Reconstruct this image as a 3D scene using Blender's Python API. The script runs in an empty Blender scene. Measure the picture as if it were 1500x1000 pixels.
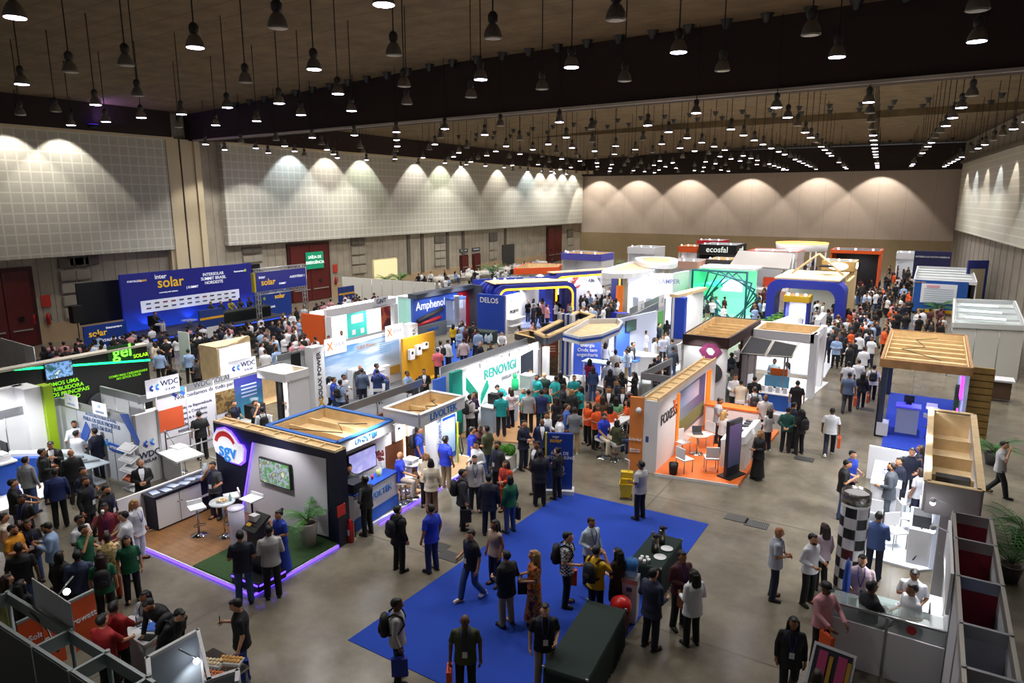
import bpy, bmesh, math, random
from mathutils import Vector, Matrix
R = math.radians
SC = bpy.context.scene
COL = SC.collection
rnd = random.Random(7)

# ------------------------------------------------------------------ camera, world, exposure
F, HZ, CH, YAW = 1010.0, 293.0, 8.9, R(31.0)          # focal length (px of a 1500 px frame), horizon row, eye height, yaw to the hall axis
PIT = math.atan((500 - HZ) / F)
cd = bpy.data.cameras.new('camera')
cd.sensor_width = 36.0
cd.lens = F * 36.0 / 1500.0
cd.clip_start, cd.clip_end = 0.1, 400
cam = bpy.data.objects.new('camera', cd)
cam.location = (0, 0, CH)
cam.rotation_euler = (math.pi / 2 - PIT, 0, YAW)
COL.objects.link(cam)
SC.camera = cam
SC.view_settings.view_transform = 'Standard'
SC.view_settings.look = 'None'
SC.view_settings.exposure = 0.18
SC.view_settings.gamma = 1.0
SC.view_settings.use_curve_mapping = False
w = bpy.data.worlds.new('hall_air')
SC.world = w
w.use_nodes = True
w.node_tree.nodes['Background'].inputs[0].default_value = (0.9, 0.93, 1.0, 1)
w.node_tree.nodes['Background'].inputs[1].default_value = 0.11
SPOT_W = 820.0                           # pendant wattage
LAMPCOL = (1.0, 0.97, 0.93)

def ray(px, py):
    u = (px - 750) / F; v = (500 - py) / F
    fw = math.cos(PIT) + v * math.sin(PIT); z = -math.sin(PIT) + v * math.cos(PIT)
    c, s = math.cos(YAW), math.sin(YAW)
    return (u * c - fw * s, fw * c + u * s, z)
def G(px, py, h=0.0):                                   # the place point at height h seen at a photo position
    d = ray(px, py); t = (h - CH) / d[2]
    return Vector((d[0] * t, d[1] * t, h))
def onX(px, py, X):
    d = ray(px, py); t = X / d[0]
    return Vector((X, d[1] * t, CH + d[2] * t))
def onY(px, py, Y):
    d = ray(px, py); t = Y / d[1]
    return Vector((d[0] * t, Y, CH + d[2] * t))

# ------------------------------------------------------------------ materials
MATS = {}
def lin(h):
    h = h.lstrip('#')
    r = []
    for i in (0, 2, 4):
        v = int(h[i:i + 2], 16) / 255
        r.append(v / 12.92 if v <= .04045 else ((v + .055) / 1.055) ** 2.4)
    return (*r, 1.0)
def mat(col, rough=.6, metal=0.0, emit=0.0, alpha=1.0, trans=0.0, noise=0.0, nscale=4.0, bump=0.0):
    key = (col, rough, metal, emit, alpha, trans, noise, nscale, bump)
    if key in MATS: return MATS[key]
    m = bpy.data.materials.new('m_' + col.strip('#'))
    m.use_nodes = True
    nt = m.node_tree; b = nt.nodes['Principled BSDF']
    c = lin(col)
    b.inputs['Base Color'].default_value = c
    b.inputs['Roughness'].default_value = rough
    b.inputs['Metallic'].default_value = metal
    if emit:
        b.inputs['Emission Color'].default_value = c
        b.inputs['Emission Strength'].default_value = emit
    if alpha < 1: b.inputs['Alpha'].default_value = alpha
    if trans: b.inputs['Transmission Weight'].default_value = trans
    if noise or bump:
        tc = nt.nodes.new('ShaderNodeTexCoord')
        n = nt.nodes.new('ShaderNodeTexNoise'); n.inputs['Scale'].default_value = nscale; n.inputs['Detail'].default_value = 6
        nt.links.new(tc.outputs['Object'], n.inputs['Vector'])
        if noise:
            r = nt.nodes.new('ShaderNodeValToRGB')
            r.color_ramp.elements[0].position = .3; r.color_ramp.elements[1].position = .7
            r.color_ramp.elements[0].color = tuple(max(0, x * (1 - noise)) for x in c[:3]) + (1,)
            r.color_ramp.elements[1].color = tuple(min(1, x * (1 + noise)) for x in c[:3]) + (1,)
            nt.links.new(n.outputs['Fac'], r.inputs['Fac']); nt.links.new(r.outputs['Color'], b.inputs['Base Color'])
        if bump:
            bp = nt.nodes.new('ShaderNodeBump'); bp.inputs['Strength'].default_value = bump; bp.inputs['Distance'].default_value = .02
            nt.links.new(n.outputs['Fac'], bp.inputs['Height']); nt.links.new(bp.outputs['Normal'], b.inputs['Normal'])
    MATS[key] = m
    return m
def grid_mat(name, base, line, sx, sy, sz, wid, rough=.7, noise=.12, nscale=1.2, axes='xyz'):
    """a material with thin joint lines every s metres along the chosen axes (object space = world space)"""
    m = bpy.data.materials.new(name); m.use_nodes = True
    nt = m.node_tree; b = nt.nodes['Principled BSDF']; N = nt.nodes.new; L = nt.links.new
    geo = N('ShaderNodeNewGeometry'); sep = N('ShaderNodeSeparateXYZ'); L(geo.outputs['Position'], sep.inputs[0])
    fac = None
    for ax, s in zip('XYZ', (sx, sy, sz)):
        if not s: continue
        d = N('ShaderNodeMath'); d.operation = 'DIVIDE'; d.inputs[1].default_value = s; L(sep.outputs[ax], d.inputs[0])
        f = N('ShaderNodeMath'); f.operation = 'FRACT'; L(d.outputs[0], f.inputs[0])
        c = N('ShaderNodeMath'); c.operation = 'LESS_THAN'; c.inputs[1].default_value = wid / s; L(f.outputs[0], c.inputs[0])
        if fac is None: fac = c
        else:
            mx = N('ShaderNodeMath'); mx.operation = 'MAXIMUM'; L(fac.outputs[0], mx.inputs[0]); L(c.outputs[0], mx.inputs[1]); fac = mx
    n = N('ShaderNodeTexNoise'); n.inputs['Scale'].default_value = nscale; n.inputs['Detail'].default_value = 8; n.inputs['Roughness'].default_value = .65
    L(geo.outputs['Position'], n.inputs['Vector'])
    r = N('ShaderNodeValToRGB'); c = lin(base)
    r.color_ramp.elements[0].position = .3; r.color_ramp.elements[1].position = .7
    r.color_ramp.elements[0].color = tuple(x * (1 - noise) for x in c[:3]) + (1,)
    r.color_ramp.elements[1].color = tuple(min(1, x * (1 + noise)) for x in c[:3]) + (1,)
    L(n.outputs['Fac'], r.inputs['Fac'])
    mix = N('ShaderNodeMix'); mix.data_type = 'RGBA'; L(fac.outputs[0], mix.inputs['Factor']) if fac else None
    if not fac: mix.inputs['Factor'].default_value = 0
    L(r.outputs['Color'], mix.inputs['A']); mix.inputs['B'].default_value = lin(line)
    L(mix.outputs['Result'], b.inputs['Base Color'])
    b.inputs['Roughness'].default_value = rough
    return m

# ------------------------------------------------------------------ mesh helpers
class MB:
    """collects shapes into one mesh"""
    def __init__(s): s.bm = bmesh.new(); s.mi = 0
    def _f(s, vs, smooth=False):
        try:
            f = s.bm.faces.new(vs); f.material_index = s.mi; f.smooth = smooth
        except ValueError: pass
    def box(s, c, d, rz=0.0, M=None):
        m = (Matrix.Translation(c) @ Matrix.Rotation(rz, 4, 'Z')) if M is None else M @ Matrix.Translation(c)
        x, y, z = d[0] / 2, d[1] / 2, d[2] / 2
        v = [s.bm.verts.new(m @ Vector(p)) for p in ((-x,-y,-z),(x,-y,-z),(x,y,-z),(-x,y,-z),(-x,-y,z),(x,-y,z),(x,y,z),(-x,y,z))]
        for q in ((3,2,1,0),(4,5,6,7),(0,1,5,4),(1,2,6,5),(2,3,7,6),(3,0,4,7)): s._f([v[i] for i in q])
        return s
    def prism(s, pts, z0, z1):
        a = sum(pts[i][0] * pts[(i + 1) % len(pts)][1] - pts[(i + 1) % len(pts)][0] * pts[i][1] for i in range(len(pts)))
        if a < 0: pts = list(reversed(pts))
        lo = [s.bm.verts.new((p[0], p[1], z0)) for p in pts]; hi = [s.bm.verts.new((p[0], p[1], z1)) for p in pts]
        s._f(list(reversed(lo))); s._f(hi)
        n = len(pts)
        for i in range(n): s._f([lo[i], lo[(i + 1) % n], hi[(i + 1) % n], hi[i]])
        return s
    def wall(s, A, B, z0, z1, th):
        """vertical slab from A to B, thickness th centred"""
        A = Vector(A[:2]); B = Vector(B[:2]); d = B - A; L = d.length
        c = (A + B) / 2
        return s.box((c.x, c.y, (z0 + z1) / 2), (L, th, z1 - z0), math.atan2(d.y, d.x))
    def tube(s, pts, r, n=8, cap=True, r1=None, smooth=True):
        pts = [Vector(p) for p in pts]; rings = []
        for i, p in enumerate(pts):
            t = (pts[min(i + 1, len(pts) - 1)] - pts[max(i - 1, 0)]).normalized()
            a = t.orthogonal().normalized() if i == 0 else (a - t * a.dot(t)).normalized()
            b = t.cross(a)
            rr = r if r1 is None else r + (r1 - r) * i / (len(pts) - 1)
            rings.append([s.bm.verts.new(p + (a * math.cos(2 * math.pi * k / n) + b * math.sin(2 * math.pi * k / n)) * rr) for k in range(n)])
        for i in range(len(rings) - 1):
            for k in range(n): s._f([rings[i][k], rings[i][(k + 1) % n], rings[i + 1][(k + 1) % n], rings[i + 1][k]], smooth)
        if cap:
            s._f(list(reversed(rings[0]))); s._f(rings[-1])
        return s
    def lathe(s, prof, n=20, c=(0, 0, 0), sc=(1, 1), smooth=True, M=None, caps=True):
        """profile (r, z) from bottom to top"""
        c = Vector(c); rings = []
        for r, z in prof:
            ring = []
            for k in range(n):
                p = Vector((r * sc[0] * math.cos(2 * math.pi * k / n), r * sc[1] * math.sin(2 * math.pi * k / n), z))
                ring.append(s.bm.verts.new((M @ p) if M is not None else c + p))
            rings.append(ring)
        for i in range(len(rings) - 1):
            for k in range(n): s._f([rings[i][k], rings[i][(k + 1) % n], rings[i + 1][(k + 1) % n], rings[i + 1][k]], smooth)
        if caps:
            s._f(list(reversed(rings[0]))); s._f(rings[-1])
        return s
    def ball(s, c, r, n=12, M=None):
        rx, ry, rz = (r, r, r) if not hasattr(r, '__len__') else r
        m = (M if M is not None else Matrix()) @ Matrix.Translation(c) @ Matrix.Diagonal((rx, ry, rz, 1))
        g = bmesh.ops.create_uvsphere(s.bm, u_segments=n, v_segments=max(6, n * 2 // 3), radius=1, matrix=m)
        for v in g['verts']:
            for f in v.link_faces: f.material_index = s.mi; f.smooth = True
        return s
    def quad(s, pts):
        s._f([s.bm.verts.new(p) for p in pts]); return s
    def mesh(s, name='m'):
        me = bpy.data.meshes.new(name); s.bm.to_mesh(me); s.bm.free(); return me
def new(name, me, m=None, parent=None, loc=None, rz=None, mw=None):
    o = bpy.data.objects.new(name, me)
    if me is not None and m is not None:
        for x in (m if isinstance(m, (list, tuple)) else [m]): me.materials.append(x)
    COL.objects.link(o)
    if parent is not None: o.parent = parent
    if loc is not None: o.location = loc
    if rz is not None: o.rotation_euler = (0, 0, rz)
    if mw is not None: o.matrix_local = mw
    return o
def put(name, mb, m, parent=None, **k): return new(name, mb.mesh(name), m, parent, **k)
def tag(o, label, cat, group=None):
    o['label'] = label; o['category'] = cat
    if group: o['group'] = group
    return o
def thing(name, label, cat, loc=(0, 0, 0), rz=0, group=None):
    o = new(name, None, loc=loc, rz=rz)
    o.empty_display_size = .2
    return tag(o, label, cat, group)
def struct(name, mb, m, parent=None):
    o = put(name, mb, m, parent)
    if parent is None: o['kind'] = 'structure'
    return o
def dup(root, loc, rz=0, label=None, group=None, scale=None):
    r = root.copy(); COL.objects.link(r); r.location = loc; r.rotation_euler = (0, 0, rz)
    if label: r['label'] = label
    if group: r['group'] = group
    if scale: r.scale = (scale,) * 3
    for ch in list(root.children):
        c = ch.copy(); COL.objects.link(c); c.parent = r
        for g in ch.children:
            d = g.copy(); COL.objects.link(d); d.parent = c
    return r
def setmat(o, *ms):
    for i, m in enumerate(ms):
        o.material_slots[i].link = 'OBJECT'; o.material_slots[i].material = m
TXT = {}
def text_mesh(s, size=1.0, depth=.01, align='CENTER', bold=False, spacing=1.0, shear=0.0):
    cu = bpy.data.curves.new('lettering', 'FONT')
    cu.body = s; cu.size = size; cu.extrude = depth; cu.align_x = align; cu.align_y = 'CENTER'; cu.space_character = spacing; cu.shear = shear
    if bold: cu.offset = size * .012
    cu.resolution_u = 3
    o = bpy.data.objects.new('tmp', cu); COL.objects.link(o)
    me = bpy.data.meshes.new_from_object(o.evaluated_get(bpy.context.evaluated_depsgraph_get()))
    bpy.data.objects.remove(o); bpy.data.curves.remove(cu)
    me.materials.clear()
    return me
def face_matrix(P, ang, roll=0.0):
    """frame whose local x runs along heading ang on a vertical face, local y up, local z out of the face (to the right of the heading)"""
    c, s = math.cos(ang), math.sin(ang)
    m = Matrix(((c, 0, s, P[0]), (s, 0, -c, P[1]), (0, 1, 0, P[2]), (0, 0, 0, 1)))
    return m @ Matrix.Rotation(roll, 4, 'Z') if roll else m
def text(parent, s, P, ang, size, m, depth=.008, roll=0.0, name='lettering', bold=True, align='CENTER', spacing=1.0, wscale=1.0):
    if '\n' in s:
        L = s.split('\n')
        for i, q in enumerate(L): text(parent, q, (P[0], P[1], P[2] + ((len(L) - 1) / 2 - i) * size), ang, size, m, depth, roll, name, bold, align, spacing, wscale)
        return
    me = text_mesh(s, size, depth, align, bold, spacing)
    M = face_matrix(P, ang, roll) @ Matrix.Diagonal((wscale, 1, 1, 1))
    if parent is not None and parent.type == 'EMPTY' and parent.parent is None:
        M = parent.matrix_basis.inverted() @ M
    return new(name, me, m, parent, mw=M)
def plate(parent, name, P, ang, w, h, m, th=.02, roll=0.0, off=0.0):
    """a flat rectangular board on a vertical face, centre P"""
    mb = MB(); mb.box((0, 0, off), (w, h, th))
    M = face_matrix(P, ang, roll)
    if parent is not None and parent.type == 'EMPTY' and parent.parent is None: M = parent.matrix_basis.inverted() @ M
    return put(name, mb, m, parent, mw=M)
def spot(parent, loc, target, watts, angle=80, blend=.5, col=(1, 1, 1), r=.05):
    l = bpy.data.lights.new('spot_light', 'SPOT'); l.energy = watts; l.spot_size = R(angle); l.spot_blend = blend; l.color = col; l.shadow_soft_size = r
    o = bpy.data.objects.new('spot_light', l); COL.objects.link(o)
    o.location = loc
    o.rotation_euler = (Vector(target) - Vector(loc)).to_track_quat('-Z', 'Y').to_euler()
    if parent is not None: o.parent = parent
    return o
def area(loc, target, watts, sx, sy, col=(1, 1, 1), parent=None):
    l = bpy.data.lights.new('area_light', 'AREA'); l.energy = watts; l.shape = 'RECTANGLE'; l.size = sx; l.size_y = sy; l.color = col
    o = bpy.data.objects.new('area_light', l); COL.objects.link(o); o.location = loc
    o.rotation_euler = (Vector(target) - Vector(loc)).to_track_quat('-Z', 'Y').to_euler()
    if parent is not None: o.parent = parent
    return o
# ------------------------------------------------------------------ the hall
LX, BY = -47.5, 100.0
def rx(y): return 2.2 + .095 * (101 - y)               # the right wall flares a little towards the entrance
floor_m = grid_mat('polished_concrete', '#736c5e', '#625c50', 6.4, 6.4, 0, .05, rough=.2, noise=.33, nscale=.8)
struct('floor', MB().prism([(LX - 3, -14), (rx(-14) + 3, -14), (rx(101) + 3, 103), (LX - 3, 103)], -.2, 0), floor_m)
acou = grid_mat('acoustic_tiles', '#bdbaac', '#d3d0c2', 0, .62, .62, .09, rough=.85, noise=.06)
conc = grid_mat('board_marked_concrete', '#a59c8a', '#6f675a', 0, .8, 0, .04, rough=.8, noise=.2, nscale=.7)
tan = mat('#b59b78', .7, noise=.06, nscale=1)
cream = mat('#d6c6a2', .7)
struct('wall_left', MB().wall((LX - .15, -14), (LX - .15, 103), -.05, 15.6, .3), conc)
struct('trim_1', MB().box((LX + .02, 44, .6), (.06, 112, 1.2)), tan)            # pale plinth along the left wall
struct('wall_panel_left', MB().box((LX + .25, 9.4, 9.25), (.5, 42.6, 7.7)), acou)
struct('wall_panel_left.001', MB().box((LX + .25, 67.4, 9.25), (.5, 64.4, 7.7)), acou)
struct('trim_2', MB().box((LX + .3, 9.4, 13.22), (.9, 43.5, .25)), cream)
struct('trim_3', MB().box((LX + .3, 67.4, 13.22), (.9, 64.4, .25)), cream)
# the pillar between the two acoustic panels
mb = MB(); mb.box((LX + .2, 31.9, 6.6), (.4, 3.0, 13.2)); mb.box((LX + .45, 30.9, 6.6), (.25, .45, 13.2)); mb.box((LX + .45, 33.1, 6.6), (.25, .45, 13.2))
struct('pillar', mb, cream)
mb = MB(); mb.box((LX + .42, 31.8, 6.6), (.06, .09, 13.2)); struct('trim_4', mb, mat('#4c4034', .8))
backm = grid_mat('back_wall_cladding', '#b9a99a', '#a6968a', 3.1, 0, 0, .05, rough=.8, noise=.05)
struct('wall_back', MB().box((-22.5, BY + .15, 7.8), (56, .3, 15.6)), backm)
struct('trim_5', MB().box((-22.5, BY - .03, 2.0), (52, .1, 4.0)), grid_mat('brown_dado', '#93805f', '#897657', 3.1, 0, 0, .04, rough=.8, noise=.05))
struct('trim_6', MB().box((-22.5, BY - .4, 14.0), (52, .9, 3.0)), mat('#2c201b', .8))
struct('trim_7', MB().box((-46.4, BY - .5, 13.05), (2.6, 1.4, .5)), cream)
A, B = (rx(103), 103), (rx(-14), -14)
struct('wall_right', MB().wall((A[0] + .2, A[1]), (B[0] + .2, B[1]), -.05, 15.6, .3), grid_mat('ribbed_concrete', '#8a8276', '#6a635b', 0, 2.6, 0, .5, rough=.8, noise=.15))
struct('wall_panel_right', MB().wall((rx(97), 97), (rx(-14), -14), 5.5, 13.0, .5), acou)
struct('trim_8', MB().wall((rx(97) - .1, 97), (rx(-14) - .1, -14), 13.0, 13.3, .8), mat('#5b5348', .8))
# dark soffit bands above the side panels
drk = mat('#2f221e', .85)
struct('trim_9', MB().box((LX + .45, 8, 14.4), (.8, 46, 2.3)), drk)
struct('trim_10', MB().box((LX + .45, 66.5, 14.4), (.8, 66, 2.3)), drk)
# ceiling: flat, curving down to the left wall
ceil_m = grid_mat('ceiling_boards', '#6c5a40', '#574833', 0, 1.25, 0, .06, rough=.9, noise=.3, nscale=.9)
prof = [(LX - 2, 14.9), (-44, 15.05), (-38, 15.3), (-30, 15.6), (-22, 15.85), (12, 15.85)]
for i in range(len(prof) - 1):
    a, b = prof[i], prof[i + 1]
    mb = MB()
    mb.quad([(a[0], -16, a[1]), (a[0], 103, a[1]), (b[0], 103, b[1]), (b[0], -16, b[1])])
    mb.quad([(a[0], -16, a[1] + .3), (b[0], -16, b[1] + .3), (b[0], 103, b[1] + .3), (a[0], 103, a[1] + .3)])
    struct('ceiling' if i == 0 else 'ceiling.%03d' % i, mb, ceil_m)
# deep dark beams across the hall with a pale edge strip
for i, (ya, yb) in enumerate(((32.6, 28.7), (66.5, 63.5))):
    k = i * 2
    struct('beam' if i == 0 else 'beam.001', MB().wall((LX, ya + .6), (rx(yb), yb + .6), 13.12 if i == 0 else 15.3, 16.0, 1.2), drk if i == 0 else ceil_m)
    if i == 0: struct('trim_%d' % (11 + k), MB().wall((LX + 1, ya - .04), (rx(yb), yb - .04), 13.05, 13.17, .12), mat('#b9b1a6', .6))
# tall red doors of the left wall
redm = mat('#5a1410', .55, noise=.1); redd = mat('#3c0c0a', .6)
def red_door(n, Yc, wd, z1, sign=False):
    d = thing('door_%d' % n, 'tall dark red double door in the left wall', 'door', (LX, Yc, 0)); d['kind'] = 'structure'
    mb = MB(); mb.box((.08, 0, z1 / 2), (.16, wd + .5, z1)); put('door_frame', mb, redd, d)
    for s in (-1, 1):
        lf = put('door_leaf', MB().box((.19, s * wd / 4, z1 / 2 - .1), (.08, wd / 2 - .05, z1 - .3)), redm, d)
        put('push_bar', MB().box((.27, s * wd / 4, 1.05), (.05, wd / 2 - .4, .08)), mat('#b9b4ab', .4, .6), lf)
        mb = MB(); mb.lathe([(.18, -.02), (.18, .02)], 16, M=Matrix.Translation((.25, s * wd / 4, 1.75)) @ Matrix.Rotation(R(90), 4, 'Y'))
        put('porthole', mb, mat('#170808', .3), lf)
    return d
Yd = onX(453, 402, LX).y
d1 = red_door(1, Yd, 4.4, 5.2)
red_door(2, onX(811, 350, LX).y, 4.2, 5.2)
red_door(3, onX(4, 440, LX).y, 3.0, 4.9)
for i, x in enumerate((679, 697)):
    d = thing('door_%d' % (4 + i), 'small dark red door in the left wall', 'door', (LX, onX(x, 385, LX).y, 0)); d['kind'] = 'structure'
    put('door_frame', MB().box((.06, 0, 1.25), (.12, 1.7, 2.5)), redd, d)
    lf = put('door_leaf', MB().box((.15, .15, 1.2), (.08, 1.3, 2.35)), redm, d)
    put('push_bar', MB().box((.22, .15, 1.05), (.05, 1.0, .07)), mat('#b9b4ab', .4, .6), lf)
    s = thing('room_sign', ('grey sign board above the %s small red door in the left wall' % ('left', 'right')[i]), 'sign', (LX, onX(x, 385, LX).y, 3.0))
    put('board', MB().box((.04, 0, 0), (.08, 1.7, .42)), mat('#39414a', .5), s)
    put('stripe', MB().box((.09, 0, .02), (.01, 1.2, .1)), mat('#cfd5d8', .5), s)
s = thing('exit_sign', 'green emergency exit sign on the tall red door beside the truss arch', 'sign', onX(461, 381, LX + .3))
put('board', MB().box((0, 0, 0), (.06, 2.05, 1.5)), mat('#11936b', .5, emit=.25), s)
for t, dz in (('SAÍDA DE', .28), ('EMERGÊNCIA', -.2)):
    new('lettering', text_mesh(t, .36, .01, bold=True), mat('#f4fff8', .5, emit=.5), s, mw=face_matrix((.04, 0, dz), R(90)))
# acoustic/vent stacks in the left wall
ventm = mat('#a39c8c', .8); ventd = mat('#6b655b', .8)
nv = 0
for px, y0, y1, n in ((106, 375, 467, 5), (121, 372, 390, 1), (368, 360, 398, 3), (523, 346, 402, 4), (643, 345, 390, 4), (722, 340, 380, 3), (835, 335, 372, 3)):
    top = onX(px, y0, LX); bot = onX(px, y1, LX)
    for k in range(n):
        z = top.z - (k + .5) * (top.z - bot.z) / n
        hh = (top.z - bot.z) / n - .14
        nv += 1
        struct('wall_vent' if nv == 1 else 'wall_vent.%03d' % (nv - 1), MB().box((LX + .06, top.y, z), (.1, 1.9, hh)).box((LX + .12, top.y - .48, z), (.05, .85, hh - .1)).box((LX + .12, top.y + .48, z), (.05, .85, hh - .1)), ventm if k else ventd)
struct('wall_opening', MB().box((LX + .06, onX(744, 371, LX).y, 1.9), (.12, 3.0, 2.6)), mat('#3b3a36', .7))
mb = MB()
for px in (598, 618, 678, 740, 655): mb.box((LX + .05, onX(px, 360, LX).y, 3.2), (.1, .5, 4.2))
struct('wall_rib', mb, mat('#5f584d', .85))
# fire points on the left wall
for i, (px, py) in enumerate(((49, 467), (71, 467), (492, 411))):
    t = thing('fire_extinguisher', ('red fire extinguisher under the red sign left of the black stage screen', 'red fire extinguisher on the concrete wall, right of the tallest sign near the stage screen', 'red fire extinguisher on the wall just right of the tall red door')[i], 'extinguisher', onX(px, py, LX + .125))
    put('cylinder', MB().lathe([(.0, -.35), (.12, -.33), (.12, .25), (.05, .34), (.03, .42)], 14), mat('#b3221c', .4), t)
    put('hose', MB().tube([(0, .03, .4), (.1, .12, .3), (.12, .12, -.1)], .02, 6), mat('#1a1a1a', .6), t)
    s = tag(put('fire_sign', MB().box((0, 0, 0), (.03, .55, .75)).box((.02, 0, .1), (.01, .2, .3)), [mat('#c23a2a', .5)], loc=onX(px, py, LX + .05) + Vector((0, 0, 1.15))), ('red fire sign above the extinguisher farthest left on the wall', 'red fire sign above the extinguisher nearest the black stage screen', 'red fire sign above the extinguisher beside the tall red door')[i], 'sign')
tag(put('notice_sheet', MB().box((0, 0, 0), (.03, 1.5, .9)), mat('#d9d9d4', .7), loc=onX(35, 467, LX + .05)), 'white notice sheet taped to the wall beside the dark red door', 'notice')
# floor grates
for i, (px, py) in enumerate(((1079, 759), (1108, 768), (1270, 600), (1178, 672), (640, 800), (660, 815))):
    g = G(px, py)
    tag(put('floor_grate', MB().box((g.x, g.y, .008), (.62, .42, .016)), grid_mat('grate_%d' % i, '#4a4a48', '#222222', .05, 0, 0, .02, rough=.5)), ('dark floor grate right of the blue carpet, left of a pair', 'dark floor grate right of the blue carpet, right of a pair', 'dark floor grate in the right aisle near the blue-floored stand', 'dark floor grate below the people in front of the orange stand', 'dark floor plate between the bar and the blue carpet, farther one', 'dark floor plate between the bar and the blue carpet, at the carpet edge')[i], 'grate')

# ------------------------------------------------------------------ pendant lamps
shade_p = [(.30, -.02), (.31, .0), (.27, .22), (.17, .42), (.10, .5), (.0, .51)]
lm_shade = MB().lathe([(.33, -.02), (.33, 0), (.28, .22), (.18, .40), (.10, .46)], 18).mesh('shade')
lm_house = MB().lathe([(.10, .44), (.17, .52), (.18, .72), (.12, .82), (.05, .86)], 14).mesh('housing')
lm_lens = MB().lathe([(.0, -.05), (.2, -.045), (.305, -.03)], 18).mesh('lens')
lm_cord = MB().tube([(0, 0, 0), (0, 0, 1)], .018, 5).mesh('cord')
shade_m, house_m, cord_m = mat('#8d8880', .45, .5), mat('#4a4744', .5, .4), mat('#15110f', .7)
lit_m, off_m = mat('#e6e0ff', .4, emit=26.0), mat('#a9a294', .3)
for me, m in ((lm_shade, shade_m), (lm_house, house_m), (lm_lens, lit_m), (lm_cord, cord_m)): me.materials.append(m)
LL = bpy.data.lights.new('pendant_beam', 'SPOT')
LL.energy = SPOT_W; LL.spot_size = R(112); LL.spot_blend = .35; LL.shadow_soft_size = .25; LL.color = LAMPCOL
def ceil_z(x):
    for i in range(len(prof) - 1):
        if prof[i][0] <= x <= prof[i + 1][0]:
            f = (x - prof[i][0]) / (prof[i + 1][0] - prof[i][0]); return prof[i][1] + f * (prof[i + 1][1] - prof[i][1])
    return 15.85
LS = .64
nlamp = 0
def pendant(p, lit, label, group):
    global nlamp
    nlamp += 1
    t = thing('pendant_lamp', label, 'lamp', p, 0, group)
    a = new('shade', lm_shade, None, t); b = new('housing', lm_house, None, t)
    l = new('lens', lm_lens, None, t)
    for o in (a, b, l): o.scale = (LS,) * 3
    setmat(l, lit_m if lit else off_m)
    c = new('cord', lm_cord, None, t, loc=(0, 0, .85 * LS)); c.scale = (1, 1, ceil_z(p[0]) - p[2] - .85 * LS)
    if lit:
        o = bpy.data.objects.new('pendant_beam', LL); COL.objects.link(o); o.parent = t; o.location = (0, 0, -.1)
near_lit = [(22, 25), (286, 69), (562, 6), (460, 101), (704, 116), (837, 98), (994, 76), (1226, 83), (1431, 60), (376, 177), (441, 168), (515, 162), (32, 123), (140, 153), (333, 157), (409, 151), (495, 137), (104, 183), (155, 178), (207, 172), (266, 167), (316, 183)]
near_off = [(103, 105), (185, 95), (407, 40), (202, 140), (722, 55), (794, 130), (902, 28), (915, 118), (1058, 103), (1188, 50), (577, 80), (592, 126), (360, 120), (596, 152), (1432, 14), (82, 163), (262, 186), (30, 168), (690, 142)]
for q in near_lit: pendant(G(q[0], q[1], 12.45), True, 'lit pendant lamp hanging on a cord in front of the deep ceiling beam', 'lit pendant lamps before the beam')
for q in near_off: pendant(G(q[0], q[1], 12.45), False, 'unlit grey pendant lamp hanging on a cord in front of the ceiling beam', 'unlit pendant lamps before the beam')
pr = random.Random(5)
for j in range(17):
    y = 29.6 + 3.75 * j
    for i in range(16):
        x = 3.9 - 3.2 * i - (.045 * (y - 30) if i < 6 else 0) - .012 * (y - 30)
        if x < LX + 1.2 or x > rx(y) - .6 or min(abs(y - 65), abs(y - 58.0) - .2, abs(y - 61.6) - .2) < 1.0: continue
        lit = pr.random() < (.78 if i < 6 else .6)
        if pr.random() < .12: continue
        pendant((x, y + pr.uniform(-.15, .15), 12.45), lit, 'small %s pendant lamp in the rows beyond the deep ceiling beam' % ('lit' if lit else 'unlit'), ('lit' if lit else 'unlit') + ' pendant lamps beyond the beam')
# black funnel diffusers along the beams
fun = MB().lathe([(.12, -.5), (.16, -.5), (.34, -.06), (.40, -.01), (.40, -.002)], 14).mesh('air_diffuser'); fun.materials.append(mat('#0d0d0f', .5))
k = 0
for row, (y, dx, n) in enumerate(((0, 1.55, 29), (58.0, 2.1, 22), (61.6, 2.1, 22), (95.5, 2.1, 22))):
    for i in range(n):
        x = rx(60) - 3 - i * dx - (.4 if row == 2 else 0)
        yy = (28.7 + (rx(28.7) - x) / (rx(28.7) - LX) * 3.9 - .55) if row == 0 else y
        o = new('air_diffuser', fun, None, loc=(x, yy, ceil_z(x))); o.scale = (.66,) * 3
        tag(o, ('black funnel air diffuser on the ceiling along the near beam', 'small black air diffuser on the ceiling in front of the second beam', 'small black air diffuser on the ceiling close to the second beam', 'tiny black air diffuser on the ceiling before the back wall')[row], 'diffuser', ('diffusers along the near beam', 'diffusers before the second beam', 'diffusers close to the second beam', 'diffusers before the back wall')[row])
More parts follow.
